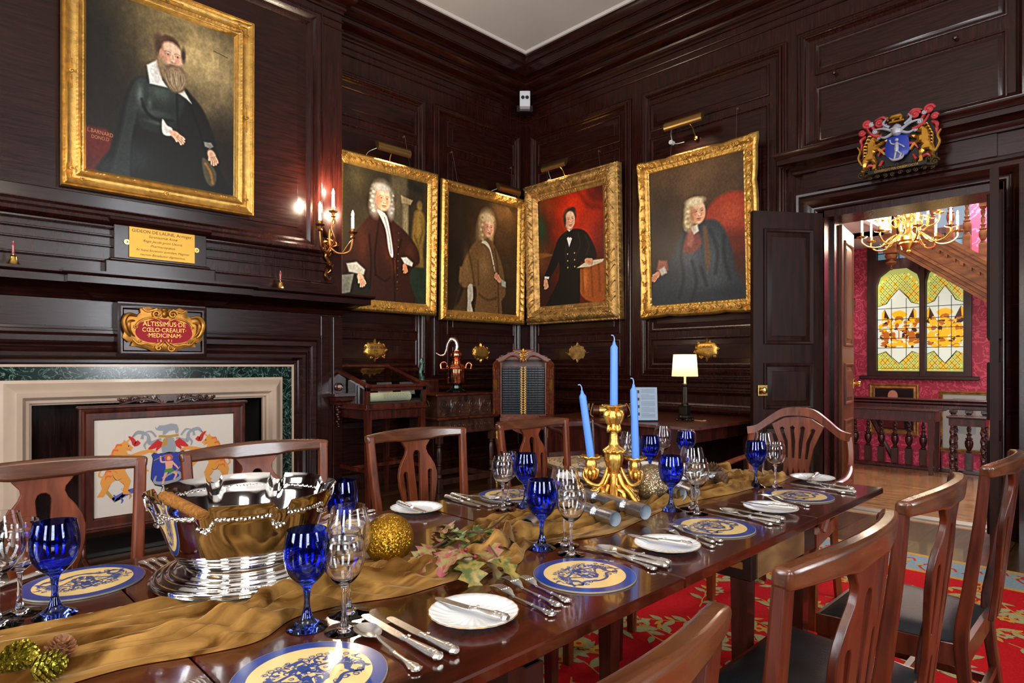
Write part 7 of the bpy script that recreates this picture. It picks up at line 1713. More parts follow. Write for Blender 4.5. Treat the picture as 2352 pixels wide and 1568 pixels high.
# local: x right, -y towards the viewer (front)
part('seat', MB().box(-.245, -.22, .40, .245, .22, .465, .03), mat('x', '888888'), t)
MATS.pop('x')
def floral():
    m = bpy.data.materials.new('floral_tapestry'); m.use_nodes = True; nt = m.node_tree; b = nt.nodes['Principled BSDF']
    tc = nt.nodes.new('ShaderNodeTexCoord'); v = nt.nodes.new('ShaderNodeTexVoronoi'); v.inputs['Scale'].default_value = 26; n = nt.nodes.new('ShaderNodeTexNoise'); n.inputs['Scale'].default_value = 22
    nt.links.new(tc.outputs['Object'], v.inputs['Vector']); nt.links.new(tc.outputs['Object'], n.inputs['Vector'])
    r = nt.nodes.new('ShaderNodeValToRGB'); r.color_ramp.interpolation = 'CONSTANT'; e = r.color_ramp.elements; e[0].position = 0; e[0].color = (*lin('b59a72'), 1); e[1].position = .56; e[1].color = (*lin('3e4a52'), 1)
    q = e.new(.60); q.color = (*lin('9c3a2e'), 1); q = e.new(.64); q.color = (*lin('b59a72'), 1); q = e.new(.36); q.color = (*lin('8a6a4a'), 1); q = e.new(.40); q.color = (*lin('b59a72'), 1)
    nt.links.new(n.outputs['Fac'], r.inputs['Fac']); nt.links.new(r.outputs['Color'], b.inputs['Base Color']); b.inputs['Roughness'].default_value = .85
    return m
t.children[0].data.materials[0] = floral()
part('seat_frame', MB().box(-.25, -.22, .33, .25, .22, .40, .006), MAHOGD, t)
TURN = [(.018, 0), (.022, .01), (.014, .03), (.02, .05), (.024, .10), (.014, .14), (.022, .155), (.014, .17)]
def turned(x, y, z0, z1, r=1):
    h = z1-z0; return MB().lathe([(.017*r, z0), (.024*r, z0+h*.05), (.015*r, z0+h*.1), (.026*r, z0+h*.22), (.022*r, z0+h*.35), (.013*r, z0+h*.42), (.025*r, z0+h*.46), (.013*r, z0+h*.5), (.024*r, z0+h*.66), (.015*r, z0+h*.86), (.022*r, z0+h*.92), (.018*r, z0+h)], (x, y, 0), 14)
for s in (-1, 1):
    a = turned(s*.235, -.20, .02, .33); a.box(s*.235-.024, -.224, .33, s*.235+.024, -.176, .42); part('leg', a, MAHOGD, t)
    part('leg', turned(s*.22, .20, .02, .33), MAHOGD, t)
    part('arm_post', turned(s*.235, -.20, .42, .66), MAHOGD, t)
    part('arm', MB().tube(catmull([(s*.235, -.22, .64), (s*.24, -.20, .675), (s*.235, -.10, .70), (s*.225, .05, .70), (s*.22, .20, .72)], 5), [.02, .022, .02, .018, .016], 8, flat=.7), MAHOGD, t)
    part('back_post', MB().tube([(s*.22, .21, .40), (s*.215, .24, .75)], [.018, .016], 8), MAHOGD, t)
part('back_rail', MB().box(-.22, .225, .70, .22, .25, .75, .006).box(-.2, .21, .46, .2, .23, .50, .004), MAHOGD, t)
single('reserved_card', MB(T=BAS((ac.x+.05, ac.y+.02, .474), RT+(0,), FW+(0,), (0, 0, 1))).box(-.05, -.03, 0, .05, .03, .002), CARDM, 'small white card lying on the floral armchair seat', 'card')
# ------------------------------------------------------------------ velvet runner
def velvet():
    m = bpy.data.materials.new('gold_velvet'); m.use_nodes = True; nt = m.node_tree; b = nt.nodes['Principled BSDF']
    tc = nt.nodes.new('ShaderNodeTexCoord'); n = nt.nodes.new('ShaderNodeTexNoise'); n.inputs['Scale'].default_value = 11; n.inputs['Detail'].default_value = 8; n.inputs['Distortion'].default_value = 1.2
    mp = nt.nodes.new('ShaderNodeMapping'); mp.inputs['Scale'].default_value = (.55, 2.2, 1); nt.links.new(tc.outputs['Object'], mp.inputs['Vector']); nt.links.new(mp.outputs['Vector'], n.inputs['Vector'])
    r = nt.nodes.new('ShaderNodeValToRGB'); r.color_ramp.elements[0].position = .36; r.color_ramp.elements[1].position = .66
    r.color_ramp.elements[0].color = (*lin('4c2d0c'), 1); r.color_ramp.elements[1].color = (*lin('98703a'), 1)
    nt.links.new(n.outputs['Fac'], r.inputs['Fac']); nt.links.new(r.outputs['Color'], b.inputs['Base Color'])
    b.inputs['Roughness'].default_value = .85; b.inputs['Sheen Weight'].default_value = .45; b.inputs['Sheen Roughness'].default_value = .35; b.inputs['Sheen Tint'].default_value = (*lin('f0d0a0'), 1); b.inputs['Specular IOR Level'].default_value = .04
    return m
VELVET = velvet()
def interp(x, tab): return float(np.interp(x, [t[0] for t in tab], [t[1] for t in tab]))
ED_F = [(-.9, 1.00), (.10, 1.08), (.25, 1.10), (.36, 1.05), (.44, 1.02), (.50, 1.09), (.62, 1.09), (.72, 1.04), (.88, 1.03), (.98, 1.02), (1.05, 1.03), (1.12, 1.10), (1.25, 1.06), (1.4, 1.03), (1.6, 1.05), (1.75, 1.09), (1.95, 1.075), (2.2, 1.045), (2.4, 1.02), (2.62, 1.03)]
ED_B = [(-.9, 1.42), (.1, 1.37), (.3, 1.34), (.5, 1.36), (.8, 1.27), (.95, 1.22), (1.05, 1.28), (1.2, 1.36), (1.4, 1.38), (1.7, 1.38), (2.0, 1.36), (2.3, 1.38), (2.62, 1.40)]
NX, NY = 560, 110
xs = np.linspace(-.88, 2.60, NX); vv = np.linspace(0, 1, NY)
rf_ = random.Random(21)
RG = [(k/12+rf_.uniform(-.03, .03)+.03, rf_.uniform(.016, .032), rf_.uniform(.012, .027), rf_.uniform(0, 6), rf_.uniform(1.5, 3.2), rf_.uniform(.03, .08)) for k in range(12)]
XF = [(.42, .2, 1.1, .022, .10), (.55, .15, .8, .018, .09), (.74, .3, .5, .018, .12), (.98, .35, .9, .016, .14), (1.08, .25, -.5, .015, .12), (1.20, .6, .5, .016, .12), (1.86, .3, .35, .016, .14), (2.38, .5, .4, .02, .14)]
ker = np.hanning(25); ker /= ker.sum(); sm = lambda T: np.convolve(np.pad(np.interp(xs, [t[0] for t in T], [t[1] for t in T]), 12, mode='edge'), ker, 'valid')
EF, EB = sm(ED_F), sm(ED_B)
vs = []
for i, x in enumerate(xs):
    yf_, yb_ = EF[i]+.006*math.sin(x*17), EB[i]+.006*math.sin(x*13+1)
    for j, v in enumerate(vv):
        y = yf_+(yb_-yf_)*v; h = 0; sh = 0
        for (vk, w, a, ph, fx, dr) in RG:
            c = vk+dr*math.sin(x*fx+ph)+.02*math.sin(x*7+ph*2); d = (v-c)/w; am = a*(.55+.45*math.sin(x*fx*1.3+ph*1.7))
            e = math.exp(-abs(d)**1.5); h += am*e; sh += am*e*d*.5
        for (bx, bv, sl_x, hh, L_) in XF:
            u = (x-bx)*.8+(v-bv)*.33*sl_x; q = (x-bx)*-.5*sl_x+(v-bv)*.33; e = math.exp(-(q/L_)**2)
            h += hh*e*(math.exp(-(u/.022)**2)+.7*math.exp(-((u-.06)/.018)**2)+.6*math.exp(-((u+.055)/.02)**2))
        flat = 1
        for (ax, ay, rad) in ((.565, 1.40, .19), (1.70, 1.246, .09)):
            d = math.hypot(x-ax, y-ay); flat = min(flat, max(0, min(1, (d-rad)/.04)))
        edge = min(v, 1-v); env = min(1, edge/.07)**.7
        h = 1.3*h*env*(.10+.9*flat)+.006*env*math.exp(-(edge/.05)**2)
        y2 = y+.010*math.sin(x*9+v*6)*env+sh*1.2
        vs.append((x, y2, TZ+.0012+h))
m = MB().add(vs, [(i*NY+j, (i+1)*NY+j, (i+1)*NY+j+1, i*NY+j+1) for i in range(NX-1) for j in range(NY-1)])
tag(part('table_runner', m, VELVET), 'crumpled gold velvet runner down the middle of the table', 'table runner')
# ------------------------------------------------------------------ glasses
def goblet(h, rb, rf, bowl0, rmax, kind, th=.0016):
    """h total, rb rim radius, rf foot radius, bowl0 height where bowl starts"""
    if kind == 'blue':
        o = [(.001, .0), (rf, .0), (rf, .0015), (rf*.8, .005), (rf*.42, .013), (.0085, .024), (.0055, .038), (.0052, bowl0*.70), (.0075, bowl0*.93), (.0125, bowl0+.002), (rmax*.60, bowl0+.012), (rmax*.85, bowl0+.026), (rmax*.97, bowl0+.042), (rmax, bowl0+.056), (rmax*.975, h-.024), (rb, h)]
        i = [(rb-th, h), (rmax*.975-th*1.3, h-.024), (rmax-th*1.5, bowl0+.056), (rmax*.97-th*1.6, bowl0+.042), (rmax*.85-th*1.8, bowl0+.028), (rmax*.55, bowl0+.016), (rmax*.25, bowl0+.011), (.001, bowl0+.010)]
    else:
        o = [(.001, .0), (rf, .0), (rf, .001), (rf*.7, .003), (rf*.3, .007), (.0065, .014), (.0042, .026), (.0036, bowl0*.6), (.0042, bowl0*.92), (.008, bowl0+.001), (rmax*.5, bowl0+.008), (rmax*.80, bowl0+.022), (rmax*.96, bowl0+.040), (rmax, bowl0+.055), (rmax*.95, bowl0+.078), (rmax*.84, h-.012), (rb, h)]
        i = [(rb-th, h), (rmax*.84-th, h-.012), (rmax*.95-th, bowl0+.078), (rmax-th, bowl0+.055), (rmax*.96-th, bowl0+.040), (rmax*.80-th*1.1, bowl0+.023), (rmax*.45, bowl0+.010), (.001, bowl0+.005)]
    P = catmull([(r, 0, z) for r, z in o], 2); Q = catmull([(r, 0, z) for r, z in i], 2)
    return MB().lathe([(max(p.x, .0008), p.z) for p in P]+[(max(p.x, .0008), p.z) for p in Q], n=44)
ME = {'blue': goblet(.172, .0335, .033, .074, .0395, 'blue').mesh('blue_goblet', BLUEG, True, 60),
      'small': goblet(.172, .0285, .031, .078, .0365, 'clear', .0013).mesh('clear_wine_glass', CLEAR, True, 60),
      'big': goblet(.197, .0315, .035, .088, .0405, 'clear', .0013).mesh('large_wine_glass', CLEAR, True, 60)}
NMG = {'blue': 'blue_goblet', 'small': 'wine_glass', 'big': 'wine_glass'}
def glass(kind, px, py, label, xy=None):
    p = Vector((xy[0], xy[1], TZ)) if xy else onZ(px, py, TZ)
    o = bpy.data.objects.new(NMG[kind], ME[kind]); COL.objects.link(o); o.location = (p.x, p.y, TZ+.0008); o.rotation_euler = (0, 0, p.x*7)
    tag(o, label, 'goblet' if kind == 'blue' else 'wine glass', {'blue': 'cobalt blue goblets', 'small': 'small clear wine glasses', 'big': 'large clear wine glasses'}[kind])
glass('blue', 126, 1412, 'cobalt blue goblet left of the silver bowl, over the leftmost placemat')
glass('blue', 705, 1440, 'cobalt blue goblet standing in front of the silver bowl, nearest the camera')
glass('blue', 0, 0, 'cobalt blue goblet half hidden right behind the silver bowl', xy=onZ(785, 1262, TZ)[:2])
glass('blue', 1244, 1259, 'cobalt blue goblet in front of the silver crackers, just behind a crested placemat')
glass('blue', 1207, 1162, 'cobalt blue goblet by the far table edge behind a clear glass, left of candelabra')
glass('blue', 1541, 1171, 'cobalt blue goblet standing right of the champagne glitter ball')
glass('blue', 0, 0, 'cobalt blue goblet at the far edge, just behind the right blue candle', xy=(2.19, 1.43))
glass('blue', 0, 0, 'cobalt blue goblet in front of the side table, farthest of the far edge', xy=(2.47, 1.43))
glass('blue', 1736, 1117, 'cobalt blue goblet in front of the head armchair')
glass('small', 45, 1408, 'clear wine glass beside the leftmost blue goblet, whole bowl visible')
glass('big', 0, 0, 'clear wine glass cut by the left picture edge', xy=onZ(-6, 1436, TZ)[:2])
glass('small', 790, 1447, 'clear wine glass in front of the silver bowl, nearest of all clear glasses')
glass('big', 801, 1406, 'tall clear wine glass between gold glitter ball and silver bowl')
glass('small', 1312, 1272, 'small clear wine glass in front of the crackers, beside the central blue goblet')
glass('big', 1297, 1251, 'tall clear wine glass behind the small one by the central blue goblet')
glass('small', 1155, 1170, 'clear wine glass over the far placemat in front of the glazed-case chair')
glass('small', 1167, 1157, 'clear wine glass hidden just behind another at the far placemat')
glass('small', 1601, 1179, 'small clear wine glass right of the blue goblet by the champagne ball')
glass('big', 1589, 1167, 'tall clear wine glass behind the small one by the champagne ball')
glass('big', 0, 0, 'clear wine glass just left of the right blue candle', xy=(2.08, 1.45))
glass('small', 0, 0, 'clear wine glass directly behind the right blue candle', xy=(2.20, 1.54))
glass('big', 0, 0, 'clear wine glass standing alone in front of the side table front edge', xy=(2.38, 1.49))
glass('small', 0, 0, 'clear wine glass half hidden behind the farthest blue goblet', xy=(2.54, 1.46))
glass('small', 1781, 1118, 'small clear wine glass right of the blue goblet before the head armchair')
glass('big', 1753, 1109, 'tall clear wine glass behind the blue goblet before the head armchair')
# ------------------------------------------------------------------ place mats with blue crest
MC = [mat('mat_edge', '8d8674', .5), mat('mat_blue', '1e3a86', .22, coat=.5), mat('mat_cream', 'e6c684', .25, coat=.5, var=.04), mat('mat_ink', '33457e', .3, coat=.4)]
m = MB(); RM = .112
m.cur = 0; m.lathe([(.001, 0), (RM, 0), (RM, .0032), (.001, .0032)], n=64)
m.cur = 1; m.disc(0, 0, RM*.992, RM*.992, .0034, 64); m.cur = 2; m.disc(0, 0, RM*.80, RM*.80, .0036, 64)
CMm = {k: 3 for k in ('scroll', 'ochre', 'uni', 'grey', 'red', 'blue', 'green', 'serp', 'hair')}; CMm['mane'] = 2; CMm['dark'] = 2; CMm['figure'] = 2; CMm['green'] = 3; CMm['rim'] = 1
crest(m, .076, CMm, z=.0038, dz=.00006); m.cur = 3
for f in (-1, 1):
    for (x, y, r) in ((.20, .60, .10), (.36, .64, .08), (.52, .62, .09), (.66, .56, .07), (.14, .70, .06), (.25, -.58, .09), (.45, -.55, .09), (.66, -.60, .08), (.82, -.48, .08), (.30, -.15, .06), (.36, .06, .06), (.95, .30, .08), (1.02, .12, .06)):
        P_ = [((f*x+f*r*(1-.7*t/12)*math.cos(t*.75))*.076, (y+r*(1-.7*t/12)*math.sin(t*.75))*.076) for t in range(13)]; m.ribbon(P_, [.0004, .0016, .0024, .0008], .0041)
rr = random.Random(2)
for k in range(60):   # engraved hatching breaks up the solid blue
    a = rr.uniform(0, 6.28); r = rr.uniform(.01, .062); x, y = r*math.cos(a), r*.6*math.sin(a)-.006; m.cur = 2 if k % 3 else 3; b_ = rr.uniform(0, 3)
    m.ribbon([(x, y), (x+.004*math.cos(b_), y+.004*math.sin(b_)), (x+.007*math.cos(b_+.6), y+.007*math.sin(b_+.6))], [.0003, .0012, .0003], .0043)
mat_me = m.mesh('placemat', MC, False)
def placemat(x, y, rz, label):
    o = bpy.data.objects.new('placemat', mat_me); COL.objects.link(o); o.location = (x, y, TZ+.0006); o.rotation_euler = (0, 0, rz); tag(o, label, 'placemat', 'round crested placemats')
placemat(.434, .868, 0, 'round cream and blue crested placemat cut by the bottom picture edge')
placemat(1.073, .868, .03, 'round crested placemat at near edge between the first forks and second spoon')
placemat(1.652, .868, .02, 'round crested placemat at near edge behind the foremost near-side chair')
placemat(2.262, .866, 0, 'round crested placemat nearest the free corner of the table')
placemat(.28, 1.580, PI, 'round crested placemat at far left in front of the leftmost far chair')
placemat(.914, 1.585, PI, 'round crested placemat seen through glasses right of the silver bowl')
placemat(1.545, 1.585, PI+.03, 'round crested placemat at far edge under two clear glasses')
placemat(2.20, 1.58, PI, 'round crested placemat at far edge behind the candelabra')
placemat(2.52, 1.25, -PI/2, 'round crested placemat at the head of the table in front of armchair')
# ------------------------------------------------------------------ side plates
def plate_me():
    f = lambda r, z, a: (r*(1+(.006*math.cos(24*a+1.2*r*60) if r > .05 else 0)), z+(.0009*math.cos(24*a+r*70) if .05 < r < .08 else 0))
    m = MB().lathe([(.001, .003), (.03, .003), (.045, 0), (.047, 0), (.052, .004), (.070, .0085), (.082, .0125), (.0825, .0135), (.081, .0145), (.068, .0108), (.055, .0068), (.048, .0055), (.001, .0055)], n=120, fn=f)
    return m
pm_ = plate_me()
def thing_mesh(name, me, label, cat, loc, rz, group=None):
    o = bpy.data.objects.new(name, me); COL.objects.link(o); o.location = loc; o.rotation_euler = (0, 0, rz) if not isinstance(rz, tuple) else rz; return tag(o, label, cat, group)
PME = pm_.mesh('side_plate', CHINA, True, 60)
gr_me = MB().lathe([(.0822, .0137), (.0828, .0141), (.0822, .0147), (.0812, .0147)], n=120, cap=False, fn=lambda r, z, a: (r*(1+.006*math.cos(24*a+1.2*r*60)), z)).mesh('gilt_rim', GOLD, True)
def side_plate(px, py, label, xy=None):
    p = Vector((xy[0], xy[1], TZ)) if xy else onZ(px, py, TZ+.008); t = thing_mesh('side_plate', PME, label, 'plate', (p.x, p.y, TZ+.0008), 0, 'white fluted side plates')
    g = bpy.data.objects.new('gilt_rim', gr_me); COL.objects.link(g); g.parent = t; g['label'] = 'thin gilt rim'; return p
plates = [side_plate(1088, 1408, 'white side plate with butter knife, nearest the camera'), side_plate(1532, 1252, 'white side plate with knife, second along the near edge'),
 side_plate(1770, 1167, 'white side plate with knife, third along the near edge'), side_plate(1866, 1098, 'white side plate at the head of the table with crossed knife'),
 side_plate(957, 1168, 'white side plate at far edge behind the gold glitter ball'), side_plate(1312, 1094, 'white side plate at far edge just left of the candelabra'), side_plate(0, 0, 'white side plate at far edge, behind blue goblet near the right candle', xy=(2.42, 1.60))]
# ------------------------------------------------------------------ cutlery (local +x points from tip to handle end, centred)
def king_handle(m, x0, x1, w0, w1, z=.003, t=.0022):
    L = x1-x0; out = [(x0, w0), (x0+L*.45, w0*.95), (x0+L*.70, w1*.75), (x0+L*.80, w1), (x0+L*.86, w1*.82), (x0+L*.93, w1*1.05), (x1-.003, w1*.8), (x1, w1*.35)]
    P = [(p.x, p.y) for p in catmull([(a, b, 0) for a, b in out], 3)]
    m.prism(P+[(a, -b) for a, b in P[::-1]], (), z-t/2, z+t/2, dome=.0)
    m.tube([(x0+L*.1, 0, z+t*.3), (x0+L*.7, 0, z+t*.4), (x1-.006, 0, z+t*.4)], [w0*.55, w1*.4, w1*.5], 8, flat=.5)
    for k in range(3): m.sphere((x1-.012-.009*k, 0, z+t*.9), .0028, 6, 4, 1.4, 1.2, .5)
def fork_mb(L):
    m = MB(); h = L/2; zf = lambda u: .0025+.010*max(0, 1-((u-.16)/.22)**2)*.8 if u < .38 else .0035
    # tines
    for k in range(4):
        y = (k-1.5)*.0058; P = [(-h+u*L, y*(1-.1*(1-u/.25)), .0035+.012*math.sin(PI*min(1, (u+.02)/.42))*.75) for u in (0, .06, .12, .18, .25)]
        m.tube(P, [.0006, .0011, .0014, .0016, .0018], 6, flat=.8)
    pts = [(-h+.235*L, .0108), (-h+.28*L, .0112), (-h+.32*L, .009), (-h+.36*L, .0045), (-h+.40*L, .0025)]
    vs = []; 
    for (x, w) in pts:
        u = (x+h)/L; z = .0035+.012*math.sin(PI*min(1, (u+.02)/.42))*.75
        for s in (-1, -.5, 0, .5, 1): vs += [(x, w*s, z+.0008-.001*(1-abs(s)))]
    n = len(pts); m.add(vs, [(i*5+k, i*5+5+k, i*5+6+k, i*5+1+k) for i in range(n-1) for k in range(4)]); m.add([(v[0], v[1], v[2]-.0014) for v in vs], [(i*5+k, i*5+1+k, i*5+6+k, i*5+5+k) for i in range(n-1) for k in range(4)])
    m.tube([(-h+.38*L, 0, .0038), (-h+.46*L, 0, .0040), (-h+.58*L, 0, .0045), (-h+.68*L, 0, .004)], [.0026, .0022, .0026, .004], 8, flat=.6)
    king_handle(m, -h+.60*L, h, .0032, .0095, .0042); return m
def spoon_mb(L):
    m = MB(); h = L/2; n, q = 14, 12; a, b = .165*L, .021; cx = -h+a; vs = []
    for lay in (0, 1):
        for i in range(q+1):
            r = i/q
            for k in range(n*2):
                t = PI*k/n; x = cx+a*r*math.cos(t); y = b*r*math.sin(t)*(1-.12*math.cos(t)); z = .009*r*r+.0018+lay*-.0012+.001; vs.append((x, y, z))
    N = n*2; fs = []
    for lay in (0, 1):
        o = lay*(q+1)*N
        for i in range(q):
            for k in range(N):
                f = (o+i*N+k, o+i*N+(k+1) % N, o+(i+1)*N+(k+1) % N, o+(i+1)*N+k); fs.append(f[::-1] if lay == 0 else f)
    o = (q+1)*N; fs += [(q*N+k, q*N+(k+1) % N, o+q*N+(k+1) % N, o+q*N+k) for k in range(N)]
    m.add(vs, fs); m.tube([(cx+a*.9, 0, .0100), (cx+a*1.05, 0, .011), (cx+a*1.3, 0, .008), (-h+.62*L, 0, .0055)], [.0045, .003, .0025, .003], 8, flat=.6); king_handle(m, -h+.56*L, h, .003, .0095, .0045); return m
def knife_parts(L, blade):
    h = L/2; bl = L*blade
    m = MB(); out = [(-h, .002), (-h+.004, .0085), (-h+.02, .0095), (-h+bl*.6, .0090), (-h+bl, .0075), (-h+bl, -.006), (-h+bl*.6, -.0072), (-h+.015, -.0068), (-h+.002, -.003)]
    m.prism([(p.x, p.y) for p in catmull([(a, b, 0) for a, b in out], 2, True)], (), .0045, .0058)
    g = MB().tube([(-h+bl-.004, 0, .006), (-h+bl+.004, 0, .006), (-h+bl+.012, 0, .0065), (-h+bl+.045, 0, .0068), (h-.022, 0, .0075), (h-.012, 0, .0075), (h-.006, 0, .0075), (h, 0, .0075)], [.0055, .0075, .0058, .0078, .0098, .0088, .0105, .006], 12, flat=.62)
    for k in range(3): g.sphere((h-.01-.008*k, 0, .0130), .0032, 6, 4, 1.2, 1.3, .5)
    for s in (-1, 1):
        for x in (-h+bl+.012, h-.025): g.sphere((x, s*.004, .0115), .003, 6, 4, 1.3, 1, .5)
    return m, g
CM = {'fork': fork_mb(.195).mesh('fork', SILVC), 'smallfork': fork_mb(.172).mesh('fork', SILVC), 'spoon': spoon_mb(.198).mesh('spoon', SILVC)}
KN = {}
for nm, (L, bl) in {'knife': (.235, .56), 'smallknife': (.195, .53), 'butter': (.172, .52)}.items():
    a, b = knife_parts(L, bl); KN[nm] = (a.mesh('blade', SILVC), b.mesh('handle', SILVC))
def cut(kind, a, b, label, z=0, ry=0, group=None):
    """a: tip pixel, b: handle-end pixel on the table plane"""
    A = Vector(a+(0,)) if a[0] < 20 and isinstance(a[0], float) else onZ(a[0], a[1], TZ+.003+z); B = Vector(b+(0,)) if b[0] < 20 and isinstance(b[0], float) else onZ(b[0], b[1], TZ+.003+z)
    c = (A+B)/2; ang = math.atan2(B.y-A.y, B.x-A.x); loc = (c.x, c.y, TZ+.0004+z); rot = (0, ry, ang)
    cat = 'fork' if 'fork' in kind else 'spoon' if kind == 'spoon' else 'knife'
    g = group or {'fork': 'silver forks', 'spoon': 'silver dessert spoons', 'knife': 'silver table knives'}[cat]
    if kind in CM: return thing_mesh(cat, CM[kind], label, cat, loc, rot, g)
    t = thing('knife', label, cat, loc, 0, g); t.rotation_euler = rot
    for n, me in zip(('blade', 'handle'), KN[kind]): o = bpy.data.objects.new(n, me); COL.objects.link(o); o.parent = t
PZ = .0115
# first near place (bottom)
cut('spoon', (822, 1440), (968, 1546), 'dessert spoon in front of the nearest clear wine glass')
cut('knife', (828, 1412), (1018, 1520), 'table knife lying between the nearest spoon and another knife')
cut('smallknife', (888, 1420), (1052, 1504), 'table knife on the plate side of the nearest spoon and knife')
cut('butter', (992, 1374), (1176, 1428), 'butter knife lying on the nearest side plate', PZ, 0)
cut('fork', (1122, 1344), (1280, 1417), 'fork nearest the plate of the three forks by the first crested mat')
cut('fork', (1135, 1320), (1308, 1403), 'middle one of three forks right of the nearest side plate')
cut('smallfork', (1172, 1318), (1330, 1393), 'fork closest to the second near placemat, outermost of three')
cut('fork', (432, 1562), (560, 1700), 'fork whose tine tips show at the bottom edge left of the lowest placemat')
# second near place
cut('spoon', (1366, 1256), (1515, 1312), 'dessert spoon right of the second near placemat')
cut('knife', (1345, 1257), (1530, 1303), 'table knife beside the second near spoon')
cut('smallknife', (1390, 1253), (1543, 1298), 'table knife nearest the second side plate')
cut('butter', (1432, 1228), (1600, 1256), 'butter knife lying on the second side plate', PZ)
cut('fork', (1508, 1214), (1650, 1260), 'fork touching the second side plate, nearest of its three')
cut('fork', (1510, 1199), (1663, 1254), 'middle one of three forks right of the second side plate')
cut('smallfork', (1535, 1204), (1678, 1249), 'fork closest to the third near placemat')
# third near place
cut('spoon', (1650, 1170), (1782, 1208), 'dessert spoon right of the third near placemat')
cut('knife', (1624, 1171), (1790, 1202), 'table knife beside the third near spoon')
cut('smallknife', (1672, 1168), (1800, 1195), 'table knife nearest the third side plate')
cut('butter', (1692, 1153), (1842, 1171), 'butter knife lying on the third side plate', PZ)
cut('fork', (1726, 1132), (1852, 1173), 'fork overlapping the third side plate')
cut('smallfork', (1750, 1136), (1875, 1167), 'fork closest to the placemat at the free table corner')
# corner place
cut('spoon', (1842, 1105), (1958, 1138), 'dessert spoon at the free table corner')
cut('knife', (1815, 1112), (1966, 1133), 'table knife at the free table corner, beside the spoon')
cut('smallknife', (1850, 1104), (1968, 1127), 'table knife at the free table corner nearest the head plate')
cut('butter', (1850, 1110), (1884, 1084), 'knife crossing the side plate at the head of the table', PZ)
# far edge
cut('butter', (993, 1182), (903, 1152), 'butter knife on the plate behind the gold glitter ball', PZ)
cut('smallknife', (1110, 1165), (1018, 1140), 'knife right of the far plate behind the glitter ball')
cut('knife', (1132, 1165), (1034, 1136), 'second knife right of the far plate behind the glitter ball')
cut('spoon', (1130, 1147), (1056, 1136), 'spoon beside the far placemat under two clear glasses')
cut('fork', (770, 1196), (842, 1176), 'fork handle showing left of the gold glitter ball at far edge')
cut('smallfork', (762, 1188), (826, 1172), 'second fork left of the gold glitter ball at far edge')
cut('butter', (1352, 1106), (1302, 1084), 'knife on the plate left of the candelabra', PZ)
cut('smallknife', (1402, 1086), (1330, 1076), 'knife behind the candelabra beside the far plate')
cut('knife', (1412, 1082), (1345, 1072), 'second knife behind the candelabra beside the far plate')
cut('fork', (405, 1342), (318, 1282), 'fork nearest the leftmost placemat beside silver bowl')
cut('fork', (425, 1333), (338, 1279), 'middle fork of three between leftmost placemat and silver bowl')
cut('smallfork', (440, 1325), (362, 1277), 'fork closest to the silver bowl foot at left')
cut('knife', (-80, 1372), (28, 1340), 'knife tip at the left picture edge beside the leftmost placemat')
# ------------------------------------------------------------------ silver punch bowl
BX, BY = .545, 1.40
t = thing('punch_bowl', 'large polished silver bowl with notched scalloped rim on a wide stepped foot', 'bowl', (BX, BY, TZ+.008))
oval = lambda r, z, a: (r, z)
def rim(r, z, a):
    k = abs(((a*8/(2*PI)) % 1)-.5)*2      # 0 mid lobe, 1 at notch
    nz = max(0, 1-(((1-k)/.23)**2)) if k > .77 else 0
    if z > .155: return (r+.004*(1-k), z-.016*math.sqrt(nz)-.002*k*k)
    if z > .12: return (r, z-.012*math.sqrt(nz)*(z-.12)/.035)
    return (r, z)
foot = [(.001, .004), (.172, .004), (.178, .0), (.181, .004), (.179, .010), (.172, .013), (.168, .012), (.163, .016), (.158, .018), (.153, .017), (.150, .021), (.143, .023), (.139, .022), (.135, .026), (.131, .028), (.126, .031), (.122, .034), (.118, .037)]
P = [(p.x, p.z) for p in catmull([(a, 0, b) for a, b in foot], 2)]
part('foot', MB().lathe([(max(.001, r), z) for r, z in P]+[(.001, .037)], n=96), SILVER, t, 'wide stepped foot')
HB = .92
bo = [(.10, .038), (.122, .038), (.134, .046), (.146, .070), (.160, .108), (.172, .145), (.182, .170), (.190, .190), (.196, .200)]
bi = [(.1935, .2005), (.187, .190), (.179, .170), (.169, .145), (.157, .108), (.143, .072), (.130, .050), (.10, .044), (.001, .043)]
BS = .985
part('bowl_body', MB().lathe([(r*BS, z*HB) for r, z in [(p.x, p.z) for p in catmull([(a, 0, b) for a, b in bo], 3)]+[(p.x, p.z) for p in catmull([(a, 0, b) for a, b in bi], 3)]], n=192, fn=rim), SILVER, t)
m = MB(); 
for k in range(150):
    a = 2*PI*k/150; r, z = rim(.1835*BS, .1535, a); kk = abs(((a*8/(2*PI)) % 1)-.5)*2; nz = max(0, 1-(((1-kk)/.26)**2)) if kk > .74 else 0
    z -= .015*math.sqrt(nz); r -= .006*math.sqrt(nz); m.sphere((r*math.cos(a), r*math.sin(a), z+.002*(k % 2)), .0042, 7, 5)
part('beaded_garland', m, SILVER, t, 'applied garland of small beads below the rim')
pa = onZ(372, 1137, TZ+.224); pb = onZ(466, 1183, TZ+.206)
m = MB(); P = catmull([pa+Vector((0, 0, .0)), pa+(pb-pa)*.08, pa+(pb-pa)*.14, pa+(pb-pa)*.2, pa+(pb-pa)*.5, pb], 4)
P0 = pa; d = (pb-pa); L = d.length; d.normalize()
single('napkin_roll', MB().lathe([(.001, 0), (.006, .001), (.0095, .006), (.0075, .014), (.010, .018), (.0125, .024), (.0105, .034), (.0105, L*.6), (.0098, L), (.001, L+.003)], tuple(P0), 16, axis=tuple(d)), mat('tan_plush', '94612e', .9, var=.35, vscale=150, bump=.8, bscale=400, spec=.1), 'tan plush covered stick resting across a notch of the silver bowl rim', 'stick', loc=tuple(P0))
bpy.data.objects['napkin_roll'].name = 'wrapped_handle'
